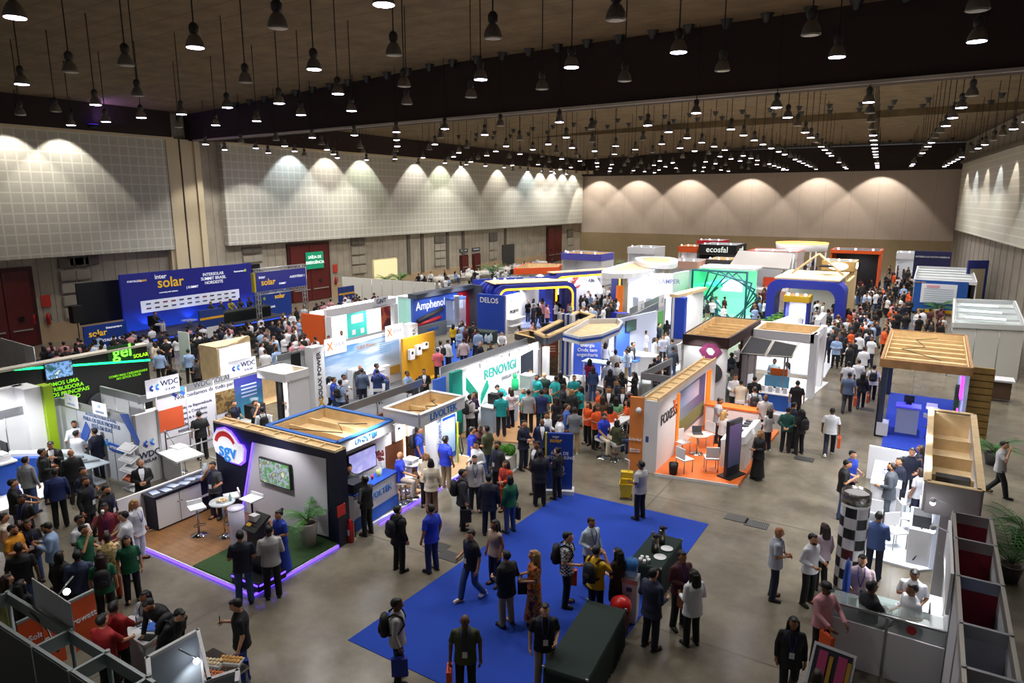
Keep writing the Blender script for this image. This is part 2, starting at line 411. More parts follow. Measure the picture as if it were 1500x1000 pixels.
# ------------------------------------------------------------------ people
def lerp(a, b, t): return Vector(a) * (1 - t) + Vector(b) * t
ARMS = {'d': ((.245, -.03, 1.12), (.255, .05, .87)), 'f': ((.24, -.04, 1.12), (.17, .21, 1.08)), 'c': ((.24, .0, 1.12), (.05, .22, 1.09)),
        'p': ((.23, .03, 1.12), (.10, .24, 1.26)), 'b': ((.27, -.10, 1.13), (.06, -.18, .98)), 'u': ((.26, .14, 1.20), (.10, .16, 1.46)),
        'r': ((.23, .14, 1.16), (.17, .38, 1.04)), 'h': ((.36, -.10, 1.14), (.19, .03, 1.0)), 'g': ((.27, .07, 1.13), (.32, .30, 1.16)),
        'l': ((.235, .06, 1.14), (.16, .27, .96))}
class Pose:
    """legs S stand / W walk / C chair / H high stool, arms by letter (right then left), lean in degrees, head pitch, f = slimmer build"""
    def __init__(s, key):
        s.key = key
        legs, ar, al, lean, hp, fem = key
        s.fem = fem
        hz = {'S': .90, 'W': .885, 'C': .52, 'H': .80, 'K': .90}[legs]; s.hz = hz
        fw = .92 if fem else 1.0
        s.M = Matrix.Translation((0, 0, hz)) @ Matrix.Rotation(-R(lean), 4, 'X') @ Matrix.Translation((0, 0, -.90))
        s.MH = s.M @ Matrix.Translation((0, .01, 1.5)) @ Matrix.Rotation(-R(hp), 4, 'X') @ Matrix.Translation((0, -.01, -1.5))
        hx = .095
        s.hip = [Vector((q * hx, 0, hz)) for q in (1, -1)]
        if legs in 'SK':
            s.knee = [Vector((q * (.10 if legs == 'S' else .14), .02, .49)) for q in (1, -1)]; s.ank = [Vector((q * (.115 if legs == 'S' else .2), -.01, .085)) for q in (1, -1)]
        elif legs == 'W':
            s.knee = [Vector((.095, .15, .49)), Vector((-.095, -.01, .46))]; s.ank = [Vector((.09, .24, .09)), Vector((-.09, -.27, .12))]
        elif legs == 'C':
            s.knee = [Vector((q * .12, .44, .50)) for q in (1, -1)]; s.ank = [Vector((q * .12, .42, .085)) for q in (1, -1)]
        else:
            s.knee = [Vector((q * .15, .38, .72)) for q in (1, -1)]; s.ank = [Vector((q * .14, .36, .30)) for q in (1, -1)]
        s.footM = [Matrix.Translation((a.x, a.y, a.z - .085)) @ Matrix.Rotation(R(-8 * q), 4, 'Z') for a, q in zip(s.ank, (1, -1))]
        s.sh, s.el, s.wr = [], [], []
        for q, a in ((1, ar), (-1, al)):
            e, w = ARMS[a]
            s.sh.append(s.M @ Vector((q * .18 * fw, 0, 1.372))); s.el.append(s.M @ Vector((q * e[0] * fw, e[1], e[2]))); s.wr.append(s.M @ Vector((q * w[0] * fw, w[1], w[2])))
    def torso(s, o=0.0, hem=.86, flare=0.0, top=True):
        f = s.fem
        rows = [(.84, .165, .118), (.92, .168 if f else .163, .12), (1.02, .145 if f else .155, .106), (1.12, .138 if f else .158, .106), (1.24, .155 if f else .175, .125 if f else .118), (1.33, .16 if f else .182, .116), (1.40, .125 if f else .15, .088), (1.445, .078, .07)]
        rows = [(z, a + o, b + o) for z, a, b in rows if z >= hem + .03]
        a0 = rows[0]
        rows.insert(0, (hem, a0[1] + flare, a0[2] + flare))
        if top: rows.append((1.485, .052 + o * .6, .052 + o * .6))
        return rows
def solid(build, vox, smooth=2):
    mb = MB(); build(mb)
    me = mb.mesh('body')
    o = bpy.data.objects.new('tmp', me); COL.objects.link(o)
    r = o.modifiers.new('r', 'REMESH'); r.mode = 'VOXEL'; r.voxel_size = vox * LOD; r.use_smooth_shade = True
    s = o.modifiers.new('s', 'SMOOTH'); s.iterations = smooth; s.factor = .5
    dg = bpy.context.evaluated_depsgraph_get(); dg.update()
    out = bpy.data.meshes.new_from_object(o.evaluated_get(dg))
    bpy.data.objects.remove(o); bpy.data.meshes.remove(me)
    return out
def limb(mb, p0, r0, p1, r1):
    mb.ball(p0, r0, 10); mb.ball(p1, r1, 10); mb.tube([p0, p1], r0, 10, r1=r1)
def hands(mb, p):
    for q, e, w in zip((1, -1), p.el, p.wr):
        d = (w - e).normalized(); side = d.cross(Vector((q, 0, 0.001))).normalized(); side = d.cross(side).cross(d).normalized() if False else side
        pn = d.cross(side).normalized()
        if abs(d.z) > .8: side, pn = Vector((0, 1, 0)), Vector((-q, 0, 0))
        for k, L in enumerate((.066, .078, .074, .058)):
            b = w + d * .075 + side * (.028 - .019 * k)
            mb.tube([b - d * .03, b + d * L * .5 + pn * .006, b + d * L * .82 + pn * .026, b + d * L * .98 + pn * .045], .0092, 6, r1=.0068)
        b = w + d * .03 + side * .036
        mb.tube([b - side * .02, b + side * .018 + d * .02 + pn * .012, b + side * .022 + d * .055 + pn * .03], .0105, 6, r1=.008)
def body_mesh(p):
    def b(mb):
        loft_rows(mb, p.torso(0, .80), p.M)
        mb.tube([p.M @ Vector((0, 0, 1.44)), p.M @ Vector((0, .015, 1.55))], .056, 10)
        mb.ball((0, .012, 1.61), (.074, .094, .112), 14, p.MH); mb.ball((0, .035, 1.555), (.054, .064, .062), 12, p.MH)
        mb.ball((0, .108, 1.588), (.016, .022, .024), 8, p.MH)
        for q in (1, -1): mb.ball((q * .074, .0, 1.592), (.014, .024, .032), 8, p.MH)
        for i in (0, 1):
            limb(mb, p.hip[i], .074, p.knee[i], .054); limb(mb, p.knee[i], .056, p.ank[i], .038)
            mb.ball(p.ank[i] + Vector((0, .05, -.04)), (.042, .11, .04), 10)
            limb(mb, p.sh[i], .052, p.el[i], .040); limb(mb, p.el[i], .040, p.wr[i], .027)
            d = (p.wr[i] - p.el[i]).normalized()
            mb.tube([p.wr[i] - d * .01, p.wr[i] + d * .04, p.wr[i] + d * .085], .032, 8)
    me = solid(b, .0135)
    if LOD > 1:
        me.materials.clear()
        for _ in range(3): me.materials.append(None)
        return me
    bm = bmesh.new(); bm.from_mesh(me)
    mb = MB(); mb.bm.free(); mb.bm = bm
    hands(mb, p)
    mb.mi = 1
    for q in (1, -1):
        mb.ball((q * .031, .098, 1.612), (.012, .010, .008), 8, p.MH); mb.tube([p.MH @ Vector((q * .016, .108, 1.636)), p.MH @ Vector((q * .046, .096, 1.634))], .0045, 5)
    mb.mi = 2
    mb.tube([p.MH @ Vector((-.024, .098, 1.543)), p.MH @ Vector((0, .105, 1.544)), p.MH @ Vector((.024, .098, 1.543))], .0065, 6)
    for f in bm.faces: f.smooth = True
    bm.to_mesh(me); bm.free(); me.materials.clear()
    for _ in range(3): me.materials.append(None)
    return me
def loft_rows(mb, rows, M, n=16):
    rings = [[mb.bm.verts.new(M @ Vector((a * math.cos(2 * math.pi * k / n), c * math.sin(2 * math.pi * k / n), z))) for k in range(n)] for z, a, c in rows]
    for r0, r1 in zip(rings, rings[1:]):
        for k in range(n): mb._f([r0[k], r0[(k + 1) % n], r1[(k + 1) % n], r1[k]], True)
    mb._f(list(reversed(rings[0]))); mb._f(rings[-1])
def top_mesh(p, kind):
    """tee (short sleeves), shirt (long sleeves), jacket (longer, looser), vest-like sleeveless"""
    o, hem, fl = {'tee': (.026, .80, .016), 'shirt': (.026, .81, .014), 'jacket': (.036, .74, .022), 'sleeveless': (.022, .82, .012), 'dress': (.024, .84, .01), 'robe': (.035, .80, .02)}[kind]
    if p.hz < .85: hem = max(hem, .84)
    def b(mb):
        loft_rows(mb, p.torso(o, hem, fl), p.M)
        for i in (0, 1):
            ru = .064 if kind in ('jacket', 'robe') else .060
            if kind == 'sleeveless': mb.ball(p.sh[i], .058, 10); continue
            if kind in ('tee', 'dress'):
                limb(mb, p.sh[i], ru, lerp(p.sh[i], p.el[i], .62), .057)
                mb.tube([lerp(p.sh[i], p.el[i], .5), lerp(p.sh[i], p.el[i], .82)], .058, 12, r1=.061)
            else:
                limb(mb, p.sh[i], ru, p.el[i], ru - .012); mb.tube([p.el[i], lerp(p.el[i], p.wr[i], .93)], ru - .012, 12, r1=.043)
    me = solid(b, .0155); me.materials.clear(); me.materials.append(None); return me
def bottom_mesh(p, kind):
    def b(mb):
        if kind == 'pants':
            loft_rows(mb, [(.80, .15, .11), (.86, .176, .132), (.95, .178, .132), (1.03, .166, .12)], p.M if p.hz > .85 else Matrix.Translation((0, 0, p.hz - .9)))
            for i in (0, 1):
                limb(mb, p.hip[i], .092, p.knee[i], .076)
                mb.ball(p.knee[i], .076, 10)
                mb.tube([p.knee[i], p.ank[i] + Vector((0, -.005, -.045))], .077, 12, r1=.066)
        elif kind == 'skirt' or kind == 'gown':
            z0 = .45 if kind == 'skirt' else .10
            loft_rows(mb, [(z0, .25 if kind == 'gown' else .19, .22 if kind == 'gown' else .17), ((z0 + .86) / 2, .205, .165), (.86, .182, .135), (.95, .172, .125), (1.04, .155, .115)], Matrix())
    me = solid(b, .0165); me.materials.clear(); me.materials.append(None); return me
def hair_mesh(kind):
    def b(mb):
        if kind != 'fringe':
            mb.ball((0, -.030, 1.632), (.083, .088, .098), 14)
            mb.ball((0, .035, 1.698), (.058, .052, .030), 10)
        if kind == 'fringe':
            mb.ball((0, -.05, 1.60), (.083, .065, .055), 12)
        if kind == 'long':
            loft_rows(mb, [(1.24, .03, .02), (1.30, .09, .04), (1.42, .11, .055), (1.55, .098, .07), (1.65, .08, .07)], Matrix.Translation((0, -.07, 0)))
            for q in (1, -1): mb.tube([(q * .075, .0, 1.66), (q * .09, .0, 1.55), (q * .095, .02, 1.42)], .03, 8, r1=.02)
        if kind == 'bob':
            loft_rows(mb, [(1.46, .08, .05), (1.52, .105, .075), (1.62, .092, .085)], Matrix.Translation((0, -.03, 0)))
        if kind == 'bun': mb.ball((0, -.11, 1.70), .045, 10)
        if kind == 'curly':
            mb.ball((0, -.02, 1.65), (.115, .115, .10), 12); mb.ball((0, -.06, 1.58), (.10, .08, .08), 12)
        if kind == 'pony':
            mb.tube([(0, -.10, 1.68), (0, -.15, 1.62), (0, -.14, 1.45)], .035, 8, r1=.015)
        if kind == 'cap':
            pass
    if kind == 'cap':
        mb = MB(); mb.lathe([(.092, 1.645), (.095, 1.68), (.085, 1.715), (.05, 1.735), (.01, 1.74)], 16, sc=(.95, 1.08))
        mb.lathe([(.07, 1.645), (.072, 1.655)], 16, c=(0, .10, 0), sc=(1, 1.1)); me = mb.mesh('cap')
    else: me = solid(b, .013)
    me.materials.clear(); me.materials.append(None); return me
CACHE = {}
LOD = 1.0
def cached(key, fn):
    key = (LOD, key)
    if key not in CACHE: CACHE[key] = fn()
    return CACHE[key]
def shoe_mesh():
    def b(mb):
        mb.ball((0, .06, .04), (.046, .125, .045), 12); mb.ball((0, -.02, .06), (.042, .06, .05), 10)
        mb.box((0, .045, .012), (.085, .25, .024))
    me = solid(b, .011, 1); me.materials.clear(); me.materials.append(None); return me
def lanyard_mesh():
    mb = MB()
    mb.tube([(.055, .06, 1.47), (.06, .135, 1.36), (.035, .155, 1.22), (0, .165, 1.10)], .008, 5); mb.tube([(-.055, .06, 1.47), (-.06, .135, 1.36), (-.035, .155, 1.22), (0, .165, 1.10)], .008, 5)
    return mb.mesh('lanyard')
LANY = lanyard_mesh(); LANY.materials.append(mat('#2a2f8c', .6))
BADGE = MB().box((0, .178, 1.04), (.085, .006, .12)).mesh('badge'); BADGE.materials.append(mat('#d8d8e2', .5))
VFRONT = MB(); VFRONT.quad([(-.012, .145, 1.06), (.012, .145, 1.06), (.07, .075, 1.475), (-.07, .075, 1.475)]); VFRONT.quad([(-.07, .076, 1.475), (.07, .076, 1.475), (.04, .05, 1.50), (-.04, .05, 1.50)])
def vfront_mesh():
    mb = MB()
    ys = [(1.02, .0, .157), (1.12, .022, .157), (1.24, .046, .172), (1.34, .062, .168), (1.41, .07, .135), (1.475, .062, .085)]
    for (z0, w0, y0), (z1, w1, y1) in zip(ys, ys[1:]):
        for s in (0, 1):
            pass
        a = [Vector((-w0, y0, z0)), Vector((w0, y0, z0)), Vector((w1, y1, z1)), Vector((-w1, y1, z1))]
        off = Vector((0, .008, 0))
        mb.quad([v + off for v in reversed(a)]); mb.quad(a)
    return mb.mesh('shirt_front')
VF = vfront_mesh(); VF.materials.append(None)
def beard_mesh():
    def b(mb):
        mb.ball((0, .045, 1.535), (.057, .062, .05), 12); mb.ball((0, .085, 1.525), (.035, .03, .03), 10)
    me = solid(b, .012); me.materials.clear(); me.materials.append(None); return me
def pack_mesh():
    mb = MB()
    mb.lathe([(.10, 1.0), (.155, 1.02), (.165, 1.15), (.155, 1.32), (.11, 1.40), (.03, 1.42)], 16, c=(0, -.23, 0), sc=(1, .6))
    return mb.mesh('pack')
PACK = pack_mesh(); PACK.materials.append(None)
PPOCK = MB().ball((0, -.325, 1.13), (.11, .03, .09), 10).mesh('pocket'); PPOCK.materials.append(None)
PSTRAP = MB()
for q in (1, -1): PSTRAP.tube([(q * .1, -.155, 1.40), (q * .115, -.04, 1.475), (q * .125, .11, 1.40), (q * .135, .15, 1.26), (q * .18, .03, 1.1), (q * .13, -.15, 1.05)], .02, 6)
PSTRAP = PSTRAP.mesh('strap'); PSTRAP.materials.append(None)
BAG = MB().box((0, 0, -.20), (.09, .30, .36)).mesh('bag'); BAG.materials.append(None)
BAGH = MB().tube([(0, -.08, -.03), (0, -.07, .10), (0, .07, .10), (0, .08, -.03)], .011, 6).mesh('bag_handle'); BAGH.materials.append(None)
CUPM = MB().lathe([(.028, -.05), (.036, .05)], 12).mesh('cup'); CUPM.materials.append(mat('#e8e8e4', .5))
PHONE = MB().box((0, 0, .03), (.075, .012, .15)).mesh('phone'); PHONE.materials.append(mat('#15161a', .3))
PAPER = MB().box((0, 0, .05), (.21, .006, .28)).mesh('paper'); PAPER.materials.append(mat('#e6e6ea', .6))
COLR = {  # clothing colours by the word used in the descriptions
 'white': '#d6d8de', 'cream': '#d3c7b2', 'black': '#0f1014', 'navy': '#12182f', 'blue': '#1f3fae', 'royal blue': '#1a34b8', 'light-blue': '#8fa9cf', 'pale blue': '#b4c8d6', 'grey': '#8d8f94', 'light-grey': '#b0aeb0', 'dark-grey': '#34363c',
 'teal': '#0f8f92', 'green': '#0e5a3b', 'light-green': '#6fb083', 'olive': '#3c4128', 'orange': '#d8521a', 'red': '#8f1216', 'maroon': '#43101c', 'pink': '#c98e96', 'yellow': '#d2a512', 'khaki': '#9c8a68', 'brown': '#5f3c20', 'jeans': '#38507c', 'purple': '#3a1d44', 'slate': '#4a5872', 'light-pink': '#cdb7c2', 'plaid': '#7d808e', 'floral': '#a8682f', 'blue-grey': '#5d6f8e', 'tan': '#a58a66', 'magenta': '#9c1a5c', 'dark-blue': '#1b2a5e'}
SKINS = ['#b07a56', '#c48e6b', '#8f5f42', '#cf9c7c', '#6b4530', '#bb8763']
HAIRC = {'k': '#0c0a0a', 'b': '#2a1910', 'l': '#9a7646', 'g': '#77756f', 'r': '#4a1d10'}
def cmat(c):
    if c == 'plaid': return checks('plaid_cloth', '#c9ccd4', '#23242c', 26)
    if c == 'floral': return blotch('floral_cloth', ['#4c2414', '#c8501c', '#b98a1c', '#7c5a34'], 9)
    if c == 'print': return blotch('print_cloth', ['#d8c27a', '#d9c98e', '#b8703a', '#e0d3a4'], 9)
    return mat(COLR.get(c, c), .75)
def checks(name, a, b, sc):
    if name in MATS: return MATS[name]
    m = bpy.data.materials.new(name); m.use_nodes = True; nt = m.node_tree
    t = nt.nodes.new('ShaderNodeTexChecker'); t.inputs['Scale'].default_value = sc; t.inputs['Color1'].default_value = lin(a); t.inputs['Color2'].default_value = lin(b)
    tc = nt.nodes.new('ShaderNodeTexCoord'); nt.links.new(tc.outputs['Object'], t.inputs['Vector']); nt.links.new(t.outputs['Color'], nt.nodes['Principled BSDF'].inputs['Base Color'])
    MATS[name] = m; return m
def blotch(name, cols, sc):
    if name in MATS: return MATS[name]
    m = bpy.data.materials.new(name); m.use_nodes = True; nt = m.node_tree
    t = nt.nodes.new('ShaderNodeTexNoise'); t.inputs['Scale'].default_value = sc; t.inputs['Detail'].default_value = 1
    r = nt.nodes.new('ShaderNodeValToRGB'); r.color_ramp.interpolation = 'CONSTANT' if 'cloth' in name else 'LINEAR'; t.inputs['Detail'].default_value = 1 if 'cloth' in name else 5
    while len(r.color_ramp.elements) < len(cols): r.color_ramp.elements.new(.5)
    for i, c in enumerate(cols): r.color_ramp.elements[i].position = (0, .42, .5, .58, .66)[i]; r.color_ramp.elements[i].color = lin(c)
    tc = nt.nodes.new('ShaderNodeTexCoord'); nt.links.new(tc.outputs['Object'], t.inputs['Vector']); nt.links.new(t.outputs['Fac'], r.inputs['Fac']); nt.links.new(r.outputs['Color'], nt.nodes['Principled BSDF'].inputs['Base Color'])
    MATS[name] = m; return m
DIRS = {'A': 0, 'AR': -45, 'R': -90, 'TR': -135, 'T': 180, 'TL': 135, 'L': 90, 'AL': 45}
HEAD = {'S': 1.70, 'W': 1.685, 'C': 1.32, 'H': 1.60, 'K': 1.70}
npers = 0
TAKEN, seats_ = [], []
FLOORS = [(-17.4, -12.45, 9.2, 12.3, .1), (-16.8, -12.45, 12.35, 18.9, .09), (-14.85, -11.1, 20.4, 27.2, .05), (-7.0, -4.35, 20.9, 27.4, .1), (-.75, 1.3, 18.3, 27.0, .06), (-.85, 1.75, 27.6, 36, .05), (-6.6, -4.2, 29.6, 36.5, .05), (-15.6, -11.2, 31, 36, .05), (-26.5, -23.9, 9, 15.6, .04), (-9.4, -4.6, 9.2, 18.1, .012), (-22.1, -19, 20, 27, .03), (-25.2, -22.3, 7.4, 10.9, .06)]
def settle(P, z):
    """stand on the floor, carpet or plinth below and keep an arm's width from the neighbours"""
    r = Vector((P.x, P.y)).normalized(); q = Vector((P.x, P.y))
    for k in range(9):
        c = q + r * (.12 * ((k + 1) // 2) * (1 if k % 2 else -1))
        if all((c - t).length > .44 for t in TAKEN): q = c; break
    TAKEN.append(q)
    g = max([f[4] for f in FLOORS if f[0] <= q.x <= f[1] and f[2] <= q.y <= f[3]] + [0])
    return Vector((q.x, q.y, z if z >= .15 else g))
def joined(parts):
    """one mesh out of several, each keeping its own material slot"""
    bm = bmesh.new()
    out = bpy.data.meshes.new('person')
    for i, (me, M) in enumerate(parts):
        t = me.copy(); t.transform(M)
        n0 = len(bm.faces); bm.from_mesh(t); bm.faces.ensure_lookup_table()
        for f in bm.faces[n0:]: f.material_index = i; f.smooth = True
        bpy.data.meshes.remove(t)
    bm.to_mesh(out); bm.free()
    for _ in parts: out.materials.append(None)
    return out
def person(px, py, face, legs, arms, top, bottom, hair, label, z=0.0, lean=0, hp=None, fem=False, ex='', group=None, foot=None, sc=None, pos=None, far=False, wyaw=None):
    """px, py: top of the head in the photo (or foot=(x, y)); face: which way they look as seen from the gallery"""
    global npers
    npers += 1
    if hp is None: hp = 22 if ('p' in arms or 'l' in arms) else 6
    pr = random.Random(npers * 7 + 1)
    s = sc or ((.945 if fem else 1.0) * pr.uniform(.975, 1.03))
    hh = HEAD[legs] * s - (0 if lean < 15 else (1 - math.cos(R(lean))) * .8)
    if pos is not None: P = Vector(pos)
    elif foot: P = G(foot[0], foot[1], z)
    else: P = G(px, py, z + hh)
    if pos is not None and len(pos) > 2 and pos[2] > z: z = pos[2]
    P = Vector((P[0], P[1], z))
    if pos is None: P = settle(P, z)
    away = math.atan2(P.y, P.x) - math.pi / 2          # local +Y points away from the gallery
    rz = (away + R(DIRS[face]) if wyaw is None else wyaw) + pr.uniform(-.15, .15)
    if lean >= 15:
        fw = Vector((-math.sin(rz), math.cos(rz), 0)); P -= fw * math.sin(R(lean)) * .6 if pos is None and not foot else Vector((0, 0, 0))
    key = (legs, arms[0], arms[-1], lean, hp, fem)
    if legs in 'CH' and (pos is None or far):
        seats_.append((P.copy(), rz, legs, ' '.join(label.replace(',', '').split()[:11]), group))
    p = cached(('pose', key), lambda: Pose(key))
    tk, tc = top.split(':') if ':' in top else ('tee', top)
    bk, bc = bottom.split(':') if ':' in bottom else ('pants', bottom)
    hk, hc = hair[:-1], hair[-1]
    skin = mat(SKINS[pr.randrange(len(SKINS))] if 's' not in ex else '#4a2d1e', .55)
    b = cached(('body', key), lambda: body_mesh(p)); t = cached(('top', tk, key), lambda: top_mesh(p, tk)); q = cached(('bot', bk, key), lambda: bottom_mesh(p, bk))
    sh = cached('shoe', shoe_mesh)
    hm = cached(('hair', hk), lambda: hair_mesh(hk)) if hk != 'bald' else None
    dark = mat('#120c0a', .4); lip = mat('#6e2f2a', .5)
    shoec = mat('#dcdcdc', .5) if 'w' in ex else mat('#16130f', .5)
    if far:
        I = Matrix()
        parts = [(b, I), (t, I), (q, I), (sh, p.footM[0]), (sh, p.footM[1])] + ([(hm, p.MH)] if hm else [])
        me = cached(('far', key, tk, bk, hk), lambda: joined(parts))
        o = new('person', me, loc=P, rz=rz); o.scale = (s * 1.07, s * 1.07, s)
        setmat(o, *([skin, cmat(tc), cmat(bc), shoec, shoec] + ([mat(HAIRC[hc], .7)] if hm else [])))
        return tag(o, label, 'person', group)
    o = new('person', b, loc=P, rz=rz); o.scale = (s * 1.07, s * 1.07, s)
    setmat(o, skin, dark, lip)
    tag(o, label, 'person', group)
    nm = {'tee': 'short_sleeved_top', 'shirt': 'shirt', 'jacket': 'jacket', 'sleeveless': 'sleeveless_top', 'dress': 'dress_top', 'robe': 'coat'}[tk]
    x = new(nm, t, parent=o); setmat(x, cmat(tc))
    x = new({'pants': 'trousers', 'skirt': 'skirt', 'gown': 'long_skirt'}[bk], q, parent=o); setmat(x, cmat(bc))
    for m in p.footM: x = new('shoe', sh, parent=o, mw=m); setmat(x, shoec)
    if hm: x = new('cap' if hk == 'cap' else 'hair', hm, parent=o, mw=p.MH); setmat(x, mat(HAIRC[hc] if hk != 'cap' else '#101014', .6))
    if 'l' in ex: new('lanyard', LANY, parent=o, mw=p.M); new('badge', BADGE, parent=o, mw=p.M)
    if tk == 'jacket' and 'v' in ex: x = new('shirt_front', VF, parent=o, mw=p.M); setmat(x, mat('#d8dbe2', .6))
    if 'd' in ex: x = new('beard', cached('beard', beard_mesh), parent=o, mw=p.MH); setmat(x, mat('#120d0b', .8))
    WM = Matrix.Translation(P) @ Matrix.Rotation(rz, 4, 'Z') @ Matrix.Scale(s, 4)
    who = ' '.join(label.replace('person, ', 'person ').replace(',', '').split()[:11])
    if 'k' in ex:
        kt = new('backpack', None); tag(kt, 'dark backpack worn by the ' + who, 'backpack'); kt.matrix_world = WM @ p.M
        km = mat('#17161c', .7)
        for nm2, me2 in (('pack', PACK), ('pocket', PPOCK), ('shoulder_straps', PSTRAP)): y = new(nm2, me2, parent=kt); setmat(y, km)
    for ch, c, cn in (('o', '#d4501c', 'orange'), ('n', '#2136a0', 'blue'), ('h', '#1a1a20', 'black'), ('z', '#6b3a1c', 'brown')):
        if ch in ex:
            i = 1 if arms[-1] == 'd' and arms[0] != 'd' else 0
            kt = new('tote_bag', None); tag(kt, cn + ' bag carried by the ' + who, 'bag')
            wp = p.wr[i] + Vector((0, 0, -.10 if arms[-i] in 'dl' else -.06))
            kt.matrix_world = WM @ Matrix.Translation(wp + Vector((.04 - .08 * i, 0, -.06)))
            y = new('pouch', BAG, parent=kt); setmat(y, mat(c, .7)); y = new('handle', BAGH, parent=kt); setmat(y, mat(c, .7))
    for ch, me2, nm2 in (('c', CUPM, 'cup'), ('f', PHONE, 'phone'), ('a', PAPER, 'leaflet')):
        if ch in ex:
            d = (p.wr[0] - p.el[0]).normalized()
            kt = new('paper_cup' if ch == 'c' else nm2, me2); kt.matrix_world = WM @ Matrix.Translation(p.wr[0] + d * .10 + Vector((-.02, .02, .03)))
            tag(kt, ('white paper cup held by the ' if ch == 'c' else 'dark phone held by the ' if ch == 'f' else 'white leaflet held by the ') + who, nm2)
    return o
